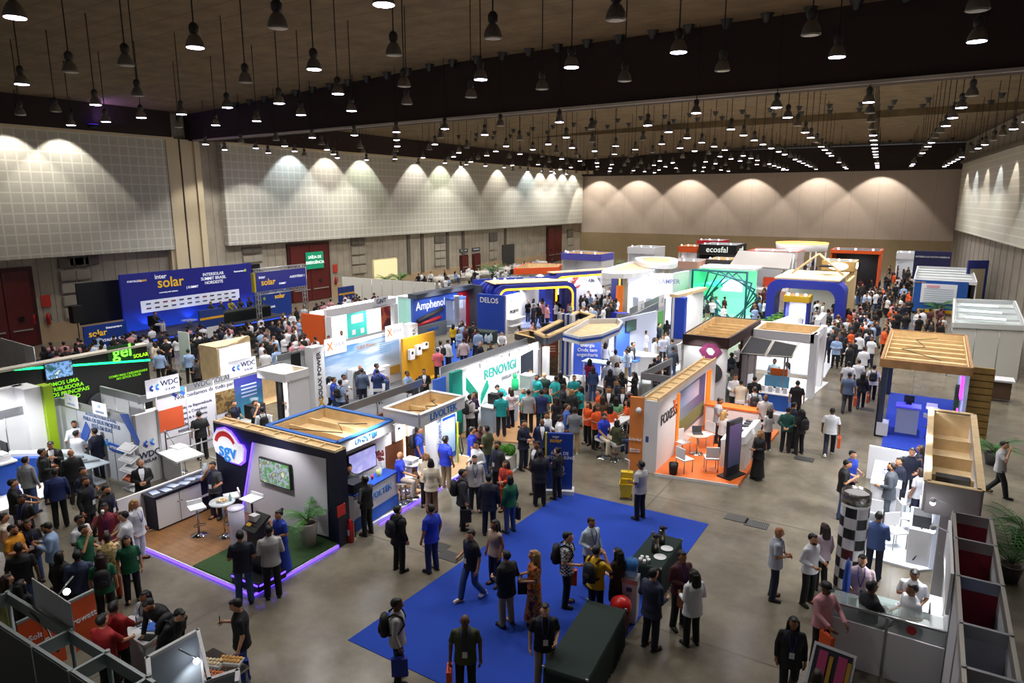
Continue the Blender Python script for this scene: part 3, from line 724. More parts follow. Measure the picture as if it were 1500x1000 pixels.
# the people, by the place of the top of their heads: x y facing legs arms top bottom hair extras [z=.. lean=..] | where
CROWD = '''
43 584 A S df shirt:light-blue black shortk - z=.05 | back turned, left of a bald man by the lit white stand
53 580 T S cc shirt:white black baldk l z=.05 | bald, facing the gallery beside the lit white stand
72 571 A S dd tee:green jeans shortk - | back turned, at the black stand with green neon
80 579 L S dd shirt:brown black shortb - | brown jacket, behind the blue-lettered white stall wall
108 617 T S gg shirt:white black shortk d | bearded, behind the sample table of the white stall
111 634 AR S rr shirt:white navy shortk - | back turned, leaning over the sample table of the white stall
138 628 AL S df jacket:navy navy shortk - | suit, standing at the sample table of the white stall
205 674 T S cc jacket:black black baldk dlv | bald and bearded, in front of the tall white pillar
36 670 AR S dd shirt:grey jeans shortk - | back turned, beside the blue printer counter
60 658 R S ff jacket:black khaki shortk - | profile, left of a suited man with a badge
74 650 T S pp jacket:black black shortk dlv | bearded with badge, in the group by the blue counter
103 659 A S dd jacket:black black baldk - | bald, back turned, below the sample table
79 687 A S dd shirt:dark-blue black shortk - | broad back turned, walking up the left aisle
120 685 TR S ff shirt:navy black shortk - | half hidden behind a man with a beard and badge
123 700 TR S df jacket:black black shortb dl | bearded with badge, looking up to the right
154 712 TR S dd jacket:black black shortk dl | bearded with badge, left of the white counter edge
17 703 R S rr tee:black black shortk l | profile at the far left, reaching forward
32 725 TL S df tee:black black shortk l | looking down, left edge of the aisle crowd
152 738 T S uf tee:#7a1c2c white shortk cl | raising a white cup to the mouth
181 750 L S rr tee:white white shortk - | looking down beside the man with a cup
196 733 TR S dd jacket:white white longl l fem | blonde in an all white suit beside the counter edge
115 756 TR S cc tee:white grey shortk - | behind a man in green, left aisle crowd
121 770 TR S uf tee:green white shortk - | hand at mouth, green and white top
156 782 A S rr shirt:print #9c3d14 shortb n fem | flowered yellow blouse and rust trousers, back turned
185 786 T S dd tee:green black longk - fem | long black hair, grey handbag at the hip
17 770 TR S cc tee:#d28a10 black shortk d | mustard yellow top at the left picture edge
40 765 T S ff jacket:black jeans longb l fem | long wavy hair beside the mustard yellow top
71 766 L S pp shirt:light-blue black shortk df | bearded profile, holding a phone
26 797 A S dd tee:black jeans shortk - | broad back turned, nearest the left picture edge
86 809 AR S dd jacket:black black bobk - fem | dark hood of hair, behind the orange counter
112 808 A S ff shirt:#33415f black shortk - | blue-grey back turned, behind the orange counter
146 811 A S dd tee:green black longb k fem | green top with white collar, dark rucksack
3 753 R S ff sleeveless:cream white shortk - | cut by the left picture edge
8 843 R S ff shirt:black black longb - fem | dark hair, in the booth corner at far left
28 852 AR S dd shirt:black black longk - fem | black-haired, inside the corner stall at the left
148 902 AR S rr tee:red black shortk - | at the white desk, left one of two red tops
167 897 AR S rr tee:red black shortk - | at the white desk, right one of two red tops
211 860 TL C rr shirt:light-grey black longk l z=.1 fem | long black hair, opposite the two red tops at the desk
222 876 TL S rr jacket:black black shortk - lean=30 | leaning over the white desk
258 893 TR S dd jacket:black black shortk k lean=25 | bending, dark back beside the white desk
349 878 L S pd tee:black jeans shortk fn | alone on bare floor near the small food stall
351 779 A S ff tee:navy jeans shortk - | left one of three at the glowing black totem
393 771 A S ff shirt:light-grey black shortk - | back turned, middle of three at the glowing totem
409 754 TL S cc dress:blue gown:blue bunk l fem | long royal blue dress beside the glowing totem
311 677 TL S ug tee:dark-grey navy shortk l z=.1 | hand to mouth, between counter and high table
291 603 A S dd tee:black black shortk l | tall dark figure beside the navy stand wall
306 582 TR S pp jacket:black black longb lf fem | long brown hair, in front of the printed white wall
331 580 TR S df tee:black black shortk - | left one of the dark tops by the white wall
342 587 TR S ff tee:black black shortk l | blue lanyard, second of the dark tops by the white wall
333 602 TR C ff tee:black black shortk d z=.1 | seated low before the printed white wall
361 568 T S cc shirt:white black shortk - | black waistcoat, by the coffee machine
373 587 TR S uf tee:black black shortk cl | drinking from a cup near the coffee machine
384 597 A S df shirt:white black shortk k | white back with black rucksack, near the coffee machine
364 620 AR C ff tee:black black shortk - z=.1 | low head behind the navy stand wall
424 572 TL S pp tee:black black shortk fl | looking at a phone inside the small white tower
166 543 T S df jacket:black black longk - fem | dark, behind the counter of the black neon stand
177 550 A S rr shirt:dark-blue black shortk - | back turned at the counter of the black neon stand
205 541 TL S rr shirt:brown black longb o fem | striped top, right end of the black neon stand
232 513 A S dd shirt:light-blue black shortk - | light-blue back turned, right of the black neon stand
242 496 T S ff tee:black black shortk - | dark top behind the pale blue shirt
226 501 AL W dd robe:cream cream longb - fem | pale flowing dress at the end of the neon stand
250 534 TL S rr tee:black black shortk - lean=30 | bending over a table behind the white sign
275 512 A S dd shirt:light-blue black shortk - | back turned, beside the pale green banner
287 526 AL S ff tee:dark-grey black shortk - | dark grey top beside the wooden stand
296 510 T S ff tee:purple black shortk - | purple top beside the wooden stand
527 535 T C rr shirt:black navy baldk - z=.3 | bald, seated at the high table under the sky mural
530 541 A S dd shirt:slate navy shortk - | grey-blue back turned under the sky mural
551 533 R C rr shirt:blue jeans shortk - z=.3 | farther one of two in blue under the sky mural
552 541 A C rr shirt:dark-blue jeans shortk - z=.25 | nearer one of two in blue under the sky mural
482 553 R W dd shirt:white black longk - fem | black hair, left of two walking past the sky mural
488 551 R W dd tee:blue jeans shortk - | behind a rucksack wearer, past the sky mural
498 557 AR W dd tee:light-blue jeans shortk k | light-blue top with black and yellow rucksack
503 550 TR S ff shirt:white black shortk - | bearded head behind the counter at the sky mural
481 492 T S ff shirt:white black shortk - | behind the orange edged stand, white top
500 485 T S ff shirt:white black shortk - | at the front of the teal screened stand
596 544 TR C rr shirt:light-blue black shortk - z=.3 | seated at the yellow wall, light-blue shirt
621 541 T S cc jacket:black black shortk lv | suit, standing at the corner of the yellow wall
611 554 A C rr jacket:dark-grey black shortk - z=.3 | dark back seated before the yellow wall
641 511 A S ff shirt:#b0525c black shortk - | pink back turned, right of the yellow wall
645 500 AL S dd shirt:white black shortk k | white, left of a group on the small blue carpet
656 498 AR S dd shirt:white navy shortk - | white, centre of a group on the small blue carpet
679 496 A S dd shirt:light-pink navy shortk - | alone on the small blue carpet, pale shirt
703 501 TR S cc jacket:navy black baldk - | bald suit behind the white rail by the bottles
719 503 TL S cc jacket:navy black shortk - | dark suit right of the bottles
735 486 T C rr shirt:white black shortk - | seated behind the green table with bottles
569 634 A S ud tee:royal blue jeans longk - z=.1 fem | long black hair, touching the white panel of the bar stand
613 625 R S dd tee:blue black shortk kn z=.1 | dark rucksack, below the wood canopy
652 635 AR S dd tee:royal blue khaki shortk w z=.1 | tan trousers, right end of the wooden platform
585 662 R H rd tee:royal blue #b5a89e baldk - z=.1 | bald, seated on a high stool at the platform edge
624 664 T S ff shirt:cream black longl - z=0 fem | long grey-blonde hair at the high table
631 671 A S df jacket:cream #7a5a4c bobk - z=0 fem | cream jacket seen from behind at the platform edge
511 680 T S rr shirt:black black shortk - z=.1 | smiling behind the white and blue bar
535 698 AL S rh shirt:black black shortk - | leaning on the white and blue bar, back turned
677 688 R S dd jacket:dark-grey black shortk kh | grey suit with dark bags, profile to the right
695 668 T S dd shirt:light-grey navy shortk dl | bearded, pale shirt with badge, facing the gallery
699 647 TL S ff shirt:white navy shortk - | white shirt behind the bearded man with badge
691 626 R S dd tee:royal blue navy shortk - | blue top left of a maroon dress
703 626 T S cc tee:maroon white shortk - fem | maroon top holding papers, in the bar aisle
713 621 AL S df tee:olive jeans shortk h | olive top turned away, in the bar aisle
729 647 TL S dd shirt:dark-grey black shortk dl | bearded, dark grey shirt, walking behind an orange coat
741 675 TL S cc robe:#c8401c #a83412 longb l fem | long orange coat over white
716 696 A S df jacket:navy navy shortk - | dark suit back, left of the orange coat
747 698 AL S dd shirt:green jeans bobk h fem | green sweater with dark crossbody bag
725 763 TL S dd sleeveless:#b39a8c navy longk - fem | red waistcoat and long dark hair at the carpet corner
582 742 AR S dd jacket:black black shortk k | black suit and rucksack, in front of the bar
631 740 AL S dd tee:royal blue dark-blue shortk d | bearded, blue top, facing the black suit
690 778 TL W fd tee:black jeans shortk wl | white trainers, stepping across the blue carpet
742 809 AL S ff jacket:#15171c khaki shortk - | black jacket and tan trousers, standing on the carpet
783 808 L S ff dress:floral gown:floral longl h fem | flowered dress and blonde hair on the carpet
831 781 R S fd tee:plaid black shortk ko | plaid shirt, orange bag and grey rucksack
866 760 TR S fd shirt:pale blue navy shortk l | pale aqua shirt near the water cooler
874 802 AR S uf tee:yellow navy shortk k | bright yellow top with black rucksack
906 805 AL S ff tee:#2a1114 skirt:#220c10 longk - fem | dark dress beside the water cooler
957 834 AR S ff jacket:#242a45 navy shortk - | blue-grey blazer leaning by the drinks table
999 808 TR S cc shirt:maroon black shortk zl | maroon pullover with badge by the drinks table
1018 836 AL S ff jacket:white black longk - fem | white blazer and long black hair by the drinks table
798 886 T S df tee:black khaki shortk l | black top with lanyard, behind the long green table
681 901 T S dd tee:olive black baldg lo | bald, olive shirt, bags in one hand, at the picture bottom
580 878 R S dd shirt:light-grey black shortk kn | white shirt and rucksack on the carpet's left corner
940 677 AL S uf tee:light-grey black shortk - | grey top beside the yellow mop bucket
1140 773 R S cc tee:#a9adba #121a33 baldg l | grey polo and glasses, alone on the right floor
1191 783 TR S ff shirt:white black shortk d | bearded, white shirt, left of the patterned column
1209 768 AL S dd shirt:light-pink black longb - fem | long hair, behind the white shirt by the column
1210 854 TR S rr shirt:pink black capk o | pink shirt and dark cap at the glass counter
1264 814 T S ff shirt:light-pink black shortk dl | bearded, pale pink shirt behind the glass counter
1277 853 AR S rr jacket:#14161f black shortk - | dark suit back leaning behind the glass counter
1341 834 T S pf tee:white black shortk - | white top, farther of two by the laptop desk
1338 857 TL S ff tee:white black shortk - | white top, nearer of two by the laptop desk
1163 905 T W dd jacket:#121016 black longk l fem | dark blazer, walking at the bottom right
1249 661 TR S ff tee:blue black shortk - | blue polo left of the white display counter
1239 674 R S pf tee:black jeans shortk - | black top and jeans left of the white display counter
1308 679 L S ff jacket:#4a5058 #4a5058 shortb d z=.06 | grey suit, on the glowing white floor
1319 671 TL S cc jacket:navy black shortk l z=.06 | dark jacket behind the grey suit
1337 657 T S ff shirt:navy black shortk - z=.06 | glasses, navy shirt on the white stand
1350 653 L S ff sleeveless:navy black longb - z=.06 fem | at the wall of the white stand, dark top
1350 687 AL S fd tee:light-grey navy bobb - z=.06 fem | pale top and dark trousers on the white stand
1288 751 A S ff shirt:#42588a navy shortk - | denim shirt back beside the white chairs
1471 647 R W ud tee:light-grey black shortk - | walking away behind the palm at the right edge
1220 598 A W dd tee:white navy shortk ow | white top with print, orange bag, walking away
1245 546 A W dd tee:blue-grey dark-grey shortk o | blue-grey top carrying bags, walking away
1244 530 A W dd tee:white #3a3f49 shortk - | white top, left of two behind the blue-grey top
1259 527 A W dd tee:white khaki shortk - | white top and khaki trousers in the right aisle
1265 546 A W df shirt:#15131c navy longk o fem | dark top and long hair, walking up the right aisle
1281 535 A W dd tee:white navy shortk kn | white top with black rucksack and blue bag
1053 583 R S pf tee:#9d9a9c black shortb - z=.1 | grey top in the orange stand, by the white counter
1061 602 AR S ff tee:#b2aeb0 black longl - z=.1 fem | long blonde hair, in the orange stand
1122 582 T S ff tee:#a59f9f black baldk d | bald with beard, behind the white showcase
1127 599 AL S ff shirt:#9c9698 navy longk w fem | black hair and grey top at the white showcase
1114 631 TL S cc jacket:black gown:#0d0d10 longl - fem | long black outfit with blonde hair
1155 597 A S bb shirt:#0f463f black shortk - | dark green top, hands behind the back
1163 590 AR S ff shirt:navy black shortk - | navy top right of the dark green one
1175 600 AL S ff tee:#121016 black longk k fem | dark outfit and rucksack right of the dark green top
1169 558 A W dd tee:#14131a black shortk - | black top walking along the right aisle
1214 488 A S dd shirt:navy navy shortk - | navy back turned, upper end of the right aisle
1078 547 T S ff shirt:white black shortk - z=.05 | white shirt behind the panel canopy stand
1086 556 A C rr shirt:cream jeans shortk - z=.3 | cream back seated at the panel canopy stand
1106 569 A S ff tee:grey black shortk k z=.05 | grey top with rucksack at the blue table
1106 550 A S ff tee:black black shortk - z=.05 | dark top at the blue table
1072 517 TR C cc shirt:light-blue navy shortg - z=.3 | grey hair, light-blue shirt, seated under the solar canopy
1084 529 A C cc shirt:white black longk - z=.25 fem | seen from behind, seated under the solar canopy
1094 523 R S dd tee:dark-blue khaki shortk - z=.05 | dark blue top under the solar canopy
1135 526 T S ff shirt:#9db7c2 navy shortk - z=.05 | pale green-blue shirt under the solar canopy
1154 531 L S dd shirt:white black longk - z=.05 fem | white blouse right of the solar canopy
1084 503 T S ff shirt:white black shortk - z=.05 | white shirt under the brown roofed stand
734 577 A S df tee:teal black shortk - | teal polo, nearest the square plant pot
731 566 TL S rr tee:teal black shortk - lean=40 | teal polo, bending over the white counter
695 576 TL S ff shirt:purple black longb - fem | purple top at the green logo wall
688 580 AR S ff shirt:light-grey black shortk k | pale vest before the green logo wall
748 570 AL S cc tee:light-pink navy longb z fem | pink blouse with brown shoulder bag
767 571 TL S ff tee:teal navy bobg - fem | teal polo and grey hair at the white counter
774 572 A S dd tee:#9a9b9f black shortk - | light grey top, back turned near the wooden floor
776 543 TR S ff tee:teal black shortk d | teal polo, against the wall under the panel picture
787 551 TL S ff tee:teal black shortk - | teal polo behind a dark green jacket
797 551 A S ff jacket:#10312c black baldk - | dark green jacket, bald, at the white counter
815 553 AR S bb tee:teal black shortk - | teal polo, hands behind the back, by the car-shaped display
793 573 A S dd tee:dark-blue navy shortk - | navy top left of a teal dress
799 571 T S cc tee:teal teal longb - fem | teal top and trousers, brown hair
815 583 AL S df tee:#191824 black longb h fem | dark top and bag in the middle of the teal crowd
825 565 R S ff shirt:#22232b black shortk - | dark grey shirt in profile, teal crowd
841 552 T S cc tee:teal black shortk - | teal polo at the right end of the counter
838 570 A S dd shirt:#26262b black bobl - fem | blonde hair seen from behind, dark top
851 569 L S cc tee:teal black longk - fem | teal polo, black hair, right side of the teal crowd
821 546 A S dd shirt:black black longk - fem | long black hair at the white counter
767 616 TR S cf jacket:#11162b navy shortk l | tall navy suit left of the blue network banner
800 604 TR S ff shirt:white navy shortk - | white shirt behind the bearded navy suit
794 614 T S dd jacket:#16224f navy baldk dv | bald with beard, navy blue suit behind the banner
820 608 R S cf tee:white navy shortk - | white polo right of the bearded navy suit
830 592 R S dd shirt:#3458a4 navy shortb - | mid-blue shirt in profile, left of the grey shirt
842 596 A S ff shirt:#6d7078 #a88f6a shortk w | grey shirt and tan trousers, back turned
862 589 TL S ff tee:orange black longb - fem | orange top left of the orange group, dark trousers
874 592 TR S fd tee:orange black longk - fem | orange top, second of the orange group
878 571 L S ff tee:orange black shortk - | orange top of the man farther back
883 580 A S ff shirt:#57452e black longb - fem | brown jacket amid the orange group
894 592 A S gg tee:orange black longk - fem | orange top, black hair, arms raised
920 586 L C rr tee:orange jeans longk - z=.3 fem | orange top, seated, blue jeans
923 577 L S ff tee:orange black curlyr - fem | orange top and curly reddish hair
903 582 A C dd tee:light-green cream longk - z=.3 fem | pale green top, very long black hair
884 605 TR H ll tee:royal blue cream shortk - z=0 | blue polo, seated on a high stool, pale trousers
904 616 AR C ff jacket:olive jeans bobk - z=.2 fem | olive jacket, seated with the back turned
892 569 T S cc jacket:black black shortk lv | black suit facing the gallery, above the orange group
913 568 T S dd jacket:navy navy shortk lv | navy suit with lanyard, above the orange group
906 556 L S dd jacket:navy black shortk - | dark suit in profile behind two suits
864 526 A S ff tee:magenta black longk - fem | magenta top by the display easel
869 537 A S dd shirt:#28406e #2f4672 longb - fem | all denim, long hair, before the blue display stand
891 529 A S dd shirt:#a9b4d0 navy shortk - | lilac shirt, back turned, before the blue display stand
894 541 A S dd tee:navy khaki longk - fem | navy top and khaki trousers, back turned
904 531 T S cc tee:white white longb - fem | pale top in the middle of the display crowd
911 545 A S dd tee:black black longk - fem | small dark figure right of the navy top
930 545 L S pf shirt:black skirt:black longk a fem | dark dress, holding up a white leaflet
919 513 L S df shirt:#9fb3d6 khaki shortk - | light-blue shirt and khaki trousers in profile
927 503 R S dd jacket:dark-grey black shortk o | dark suit with an orange bag, white curved stand
921 507 A S dd shirt:white jeans longk - fem | white top, jeans, by the white curved stand
902 513 A S ff tee:white white shortk - | white back at the blue sample table
887 503 A S dd shirt:white jeans longb - fem | very long brown hair, white top
893 498 TR S ff shirt:white black longk - fem | white top behind the long brown hair
959 496 R S dd shirt:white black longk - fem | white top and long hair in the middle aisle
972 492 T S ff shirt:#b7bfd2 navy shortk - | pale shirt reading, middle aisle
985 497 A S dd shirt:#5b6470 jeans shortk - | grey-blue shirt, middle aisle
986 508 A S dd jacket:#3c4454 jeans shortk - | dark denim jacket, middle aisle
959 525 A S dd tee:black black shortk - | black top with green print, left of three
965 521 T S cc tee:black black shortk l | black top with green lanyard, middle of three
977 524 L S cc tee:black black baldk - | black top, bald, right of three
960 542 R C ff shirt:#34302e black shortk - z=.2 | brown top, seated by the small round display
'''
CROWD2 = '''
787 647 TL S dd jacket:#14141c #14141c shortk v | dark suit, facing the other two at the network banner
791 660 A S ff jacket:#10131f black shortk - | dark suit back, middle of three at the network banner
817 657 AL S ff shirt:#0f0f13 black bunk - fem | black outfit, right of three at the network banner
'''
def parse(block):
    for ln in block.strip().split('\n'):
        a, loc = ln.split(' | ')
        w_ = []
        for t in a.split():
            w_.append(t)
        k = {}
        # multi-word colours are joined again
        toks = w_[:5]; rest = w_[5:]
        j = []
        while rest:
            t = rest.pop(0)
            if t.split(':')[-1] in ('royal', 'pale') and rest and rest[0] == 'blue': t += ' ' + rest.pop(0)
            j.append(t)
        top, bot, hair, ex = j[:4]
        for t in j[4:]:
            if t == 'fem': k['fem'] = True
            else: q, v = t.split('='); k[q] = float(v) if q == 'z' else int(v)
        tk, tc = top.split(':')
        noun = {'tee': 'short-sleeved top', 'shirt': 'long-sleeved top', 'jacket': 'jacket', 'sleeveless': 'sleeveless top', 'dress': 'dress', 'robe': 'long coat'}[tk]
        person(float(toks[0]), float(toks[1]), toks[2], toks[3], toks[4], top, bot, hair, 'person, ' + loc, ex='' if ex == '-' else ex, **k)
parse(CROWD)
parse(CROWD2)
# ------------------------------------------------------------------ kit for the stands
WHT = mat('#d9d9dc', .55); WHT2 = mat('#c9cacd', .6); ALU = mat('#9b9d9f', .35, .7); NAVY = mat('#10132b', .5); DKGREY = mat('#34363b', .6)
PLY = mat('#cfae7c', .7, noise=.18, nscale=2.2); PLY2 = mat('#dcc296', .7, noise=.13, nscale=3); BLK = mat('#0b0c0f', .5); CHROME = mat('#c9ccd2', .12, 1.0)
BLUE = mat('#1747a8', .5); ROYAL = mat('#17339c', .55); TEAL = mat('#0f9a8c', .5); ORANGE = mat('#e0681a', .6); YEL = mat('#d9a318', .5)
GLASS = mat('#dfe9ea', .05, alpha=.22); LED = mat('#f4f6ff', .4, emit=9.0); LEDV = mat('#5f3cff', .4, emit=3.2)
FLOORW = mat('#c6a37c', .45, noise=.1, nscale=3); CABLE = mat('#141414', .6)
def wl(parent, name, A, B, z0, z1, th, m): return put(name, MB().wall(A, B, z0, z1, th), m, parent)
def bx(parent, name, c, d, m, rz=0.0): return put(name, MB().box(c, d, rz), m, parent)
def stand(label, name='exhibition_stand', cat='stand'): return thing(name, label, cat)
def run(parent, A, B, h, m=WHT, rail=.24, nseg=None, base=0.0, solid=True):
    """a run of system walling: white panels, aluminium posts, a deep top rail"""
    A = Vector(A[:2]); B = Vector(B[:2]); L = (B - A).length; n = nseg or max(1, round(L))
    if solid: wl(parent, 'wall_panel', A, B, base, h, .04, m)
    for i in range(n + 1):
        q = A.lerp(B, i / n); put('post', MB().lathe([(.03, base), (.03, h + .01)], 8, c=(q.x, q.y, 0)), ALU, parent)
    if rail: wl(parent, 'top_rail', A, B, h - rail, h + .02, .075, ALU)
def tray(parent, pts, z0, z1, fascia, rim=None, ribs=4, th=.10, deck=PLY, cables=True, wood=PLY2):
    """a hollow canopy seen from above: fascia ring, plywood deck, battens, loose cables"""
    P4 = [Vector(p[:2]) for p in pts]; n = len(P4)
    mb = MB()
    for i in range(n): mb.wall(P4[i], P4[(i + 1) % n], z0, z1, th)
    put('fascia', mb, fascia, parent)
    if rim:
        mb = MB()
        for i in range(n): mb.wall(P4[i], P4[(i + 1) % n], z1, z1 + .03, th + .05)
        put('rim', mb, rim, parent)
    put('deck', MB().prism([(p.x, p.y) for p in P4], z0 - .02, z0 + .03), deck, parent)
    ci = sum(P4, Vector((0, 0))) / n
    for k in range(1, ribs):
        f = k / ribs; a = P4[0].lerp(P4[3], f); b = P4[1].lerp(P4[2], f)
        put('batten', MB().wall(a.lerp(ci, .03), b.lerp(ci, .03), z0 + .03, z0 + .03 + (z1 - z0) * .45, .045), wood, parent)
    mb = MB()
    for i in range(n): mb.wall(P4[i].lerp(ci, .06), P4[(i + 1) % n].lerp(ci, .06), z0 + .03, z1 - .015, .03)
    put('lining', mb, wood, parent)
    if cables:
        pr = random.Random(int(ci.x * 10) + 3)
        u, v = P4[1] - P4[0], P4[3] - P4[0]; pts2 = []
        for k in range(7):
            q = P4[0] + u * pr.uniform(.2, .8) + v * (.15 + .7 * k / 6); pts2.append((q.x, q.y, z0 + .06 + pr.uniform(0, .05) + (z1 - z0) * .45))
        put('cable', MB().tube(pts2, .014, 5), CABLE, parent)
def screen_mat(name, cols, sc=3.0, emit=1.2):
    m = blotch(name, cols, sc); b = m.node_tree.nodes['Principled BSDF']
    if not b.inputs['Emission Color'].links:
        src = b.inputs['Base Color'].links[0].from_socket
        m.node_tree.links.new(src, b.inputs['Emission Color']); b.inputs['Emission Strength'].default_value = emit; b.inputs['Roughness'].default_value = .25
    return m
def grad_mat(name, c0, c1, axis='Y', a=0, b=1, emit=0.0, rough=.5):
    """printed two-tone graphic"""
    if name in MATS: return MATS[name]
    m = bpy.data.materials.new(name); m.use_nodes = True; nt = m.node_tree; N = nt.nodes.new; L = nt.links.new
    g = N('ShaderNodeTexCoord'); s = N('ShaderNodeSeparateXYZ'); L(g.outputs['Object'], s.inputs[0])
    mr = N('ShaderNodeMapRange'); mr.inputs[1].default_value = a; mr.inputs[2].default_value = b; L(s.outputs[axis], mr.inputs[0])
    x = N('ShaderNodeMix'); x.data_type = 'RGBA'; x.inputs['A'].default_value = lin(c0); x.inputs['B'].default_value = lin(c1); L(mr.outputs[0], x.inputs['Factor'])
    B = nt.nodes['Principled BSDF']; L(x.outputs['Result'], B.inputs['Base Color']); B.inputs['Roughness'].default_value = rough
    if emit: L(x.outputs['Result'], B.inputs['Emission Color']); B.inputs['Emission Strength'].default_value = emit
    MATS[name] = m; return m
def tv(label, P, ang, wd, hg, m, name='television', th=.07):
    t = thing(name, label, 'screen', P, ang)
    put('bezel', MB().box((0, 0, 0), (wd, th, hg)), BLK, t)
    put('screen', MB().box((0, -th / 2 - .003, 0), (wd - .06, .01, hg - .06)), m, t)
    return t
ST_SEAT = MB().box((0, 0, .79), (.40, .38, .05)).box((0, .2, .86), (.38, .035, .16)).mesh('seat'); ST_SEAT.materials.append(WHT)
ST_COL = MB().lathe([(.03, .02), (.03, .76)], 10).mesh('column'); ST_COL.materials.append(CHROME)
ST_BASE = MB().lathe([(.21, 0), (.21, .015), (.05, .05), (.03, .07)], 20).mesh('base'); ST_BASE.materials.append(CHROME)
ST_FOOT = MB().tube([(.03, -.02, .32), (.15, -.08, .32), (.15, -.17, .32), (-.15, -.17, .32), (-.15, -.08, .32), (-.03, -.02, .32)], .012, 6).mesh('footrest'); ST_FOOT.materials.append(CHROME)
def stool(P, rz, label, group=None):
    t = thing('bar_stool', label, 'stool', P, rz, group)
    for n, me in (('seat', ST_SEAT), ('column', ST_COL), ('base', ST_BASE), ('footrest', ST_FOOT)): new(n, me, None, t)
    return t
CH_SEAT = MB().box((0, 0, .445), (.44, .43, .035)).mesh('seat'); CH_SEAT.materials.append(WHT)
CH_BACK = MB().box((0, .20, .68), (.43, .03, .36)).mesh('backrest'); CH_BACK.materials.append(WHT)
CH_LEG = MB().tube([(0, 0, 0), (0, 0, .44)], .014, 6).mesh('leg'); CH_LEG.materials.append(ALU)
def chair(P, rz, label, group=None, m=None, lm=None):
    t = thing('side_chair', label, 'chair', P, rz, group)
    a = new('seat', CH_SEAT, None, t); b = new('backrest', CH_BACK, None, t)
    if m: setmat(a, m); setmat(b, m)
    for x, y in ((-.19, -.18), (.19, -.18), (-.19, .19), (.19, .19)):
        l = new('leg', CH_LEG, None, t, loc=(x, y, 0))
        if lm: setmat(l, lm)
    return t
RT = [MB().lathe([(.0, .72), (.40, .72), (.41, .735), (.40, .75), (.0, .75)], 24).mesh('tabletop'), MB().lathe([(.03, .02), (.03, .72)], 10).mesh('column'), MB().lathe([(.24, 0), (.24, .015), (.05, .05)], 20).mesh('base')]
RT[0].materials.append(WHT); RT[1].materials.append(CHROME); RT[2].materials.append(CHROME)
def rtable(P, label, h=1.0, r=1.0, m=None, group=None):
    t = thing('round_table', label, 'table', P, 0, group)
    for n, me in zip(('tabletop', 'column', 'base'), RT):
        o = new(n, me, None, t); o.scale = (r, r, h / .75)
        if m and n == 'tabletop': setmat(o, m)
    return t
def frond(n=13, L=.9, seed=1, up=1.0, wid=.06):
    pr = random.Random(seed); mb = MB()
    for k in range(n):
        a = k * 2.4 + pr.uniform(-.3, .3); el = pr.uniform(.35, 1.1) * up; ln = L * pr.uniform(.75, 1.1)
        d = Vector((math.cos(a), math.sin(a), 0)); pts = []
        for i in range(7):
            f = i / 6; pts.append(d * (ln * f * math.cos(el * (1 - f * .4))) + Vector((0, 0, ln * (math.sin(el) * 1.25 * f - .55 * f * f))))
        mb.tube(pts, .012, 4, r1=.004)
        side = d.cross(Vector((0, 0, 1)))
        for i in range(14):
            f = .18 + .8 * i / 13; j = min(5, int(f * 6)); q = pts[j].lerp(pts[j + 1], f * 6 - j); w2 = L * .24 * math.sin(math.pi * min(1, f * .9 + .1)) + .02
            t = (pts[j + 1] - pts[j]).normalized()
            for sg in (1, -1):
                tip = q + side * sg * w2 * .8 + t * w2 * .7 - Vector((0, 0, w2 * .35))
                mb.quad([q - t * wid * .2, q + t * wid * .25, tip, tip - t * .01])
    return mb.mesh('foliage')
LEAF = mat('#3a6e2e', .5, noise=.35, nscale=5); LEAF2 = mat('#4f8a2e', .5, noise=.3, nscale=5)
FR = [frond(14, 1.0, 1), frond(16, .8, 2), frond(12, 1.2, 3), frond(22, .55, 4, 1.0)]
for f in FR: f.materials.append(LEAF)
def plant(P, label, k=0, scale=1.0, pot='#c9c6c0', ph=.5, leaf=None, square=False):
    t = thing('potted_palm', label, 'plant', P)
    if square: put('planter', MB().box((0, 0, ph / 2), (.55, .55, ph)), mat(pot, .6), t)
    else: put('pot', MB().lathe([(.17, 0), (.26, ph), (.26, ph + .02), (.22, ph + .02), (.20, ph - .06), (.0, ph - .06)], 18), mat(pot, .5), t)
    put('soil', MB().lathe([(0, ph - .05), (.21, ph - .05), (.21, ph - .03), (0, ph - .03)], 14), mat('#2a1c12', .9), t)
    f = new('foliage', FR[k], None, t, loc=(0, 0, ph + .05)); f.scale = (scale,) * 3
    if leaf: setmat(f, leaf)
    return t
def brochures(P, rz, label, n=1):
    return tag(put('brochure', MB().box((0, 0, .01), (.21, .29, .02)), grad_mat('brochure_print', '#c9d3e2', '#2f4f86', 'Y', -.2, .2), loc=P, rz=rz), label, 'brochure', 'brochures on the navy counter')
def lightbar(parent, P, ang, n=1, sp=1.0):
    """small arm spotlights on a rail"""
    for k in range(n):
        q = Vector(P) + Vector((math.cos(ang), math.sin(ang), 0)) * sp * k
        nrm = Vector((math.sin(ang), -math.cos(ang), 0))
        put('arm_light', MB().tube([q, q + nrm * .35 + Vector((0, 0, .12))], .012, 5).ball(q + nrm * .38 + Vector((0, 0, .06)), (.06, .06, .07), 8), WHT, parent)
        put('bulb', MB().ball(q + nrm * .38 + Vector((0, 0, .0)), .055, 8), LED, parent)
def blob(pts, n=10):
    return pts

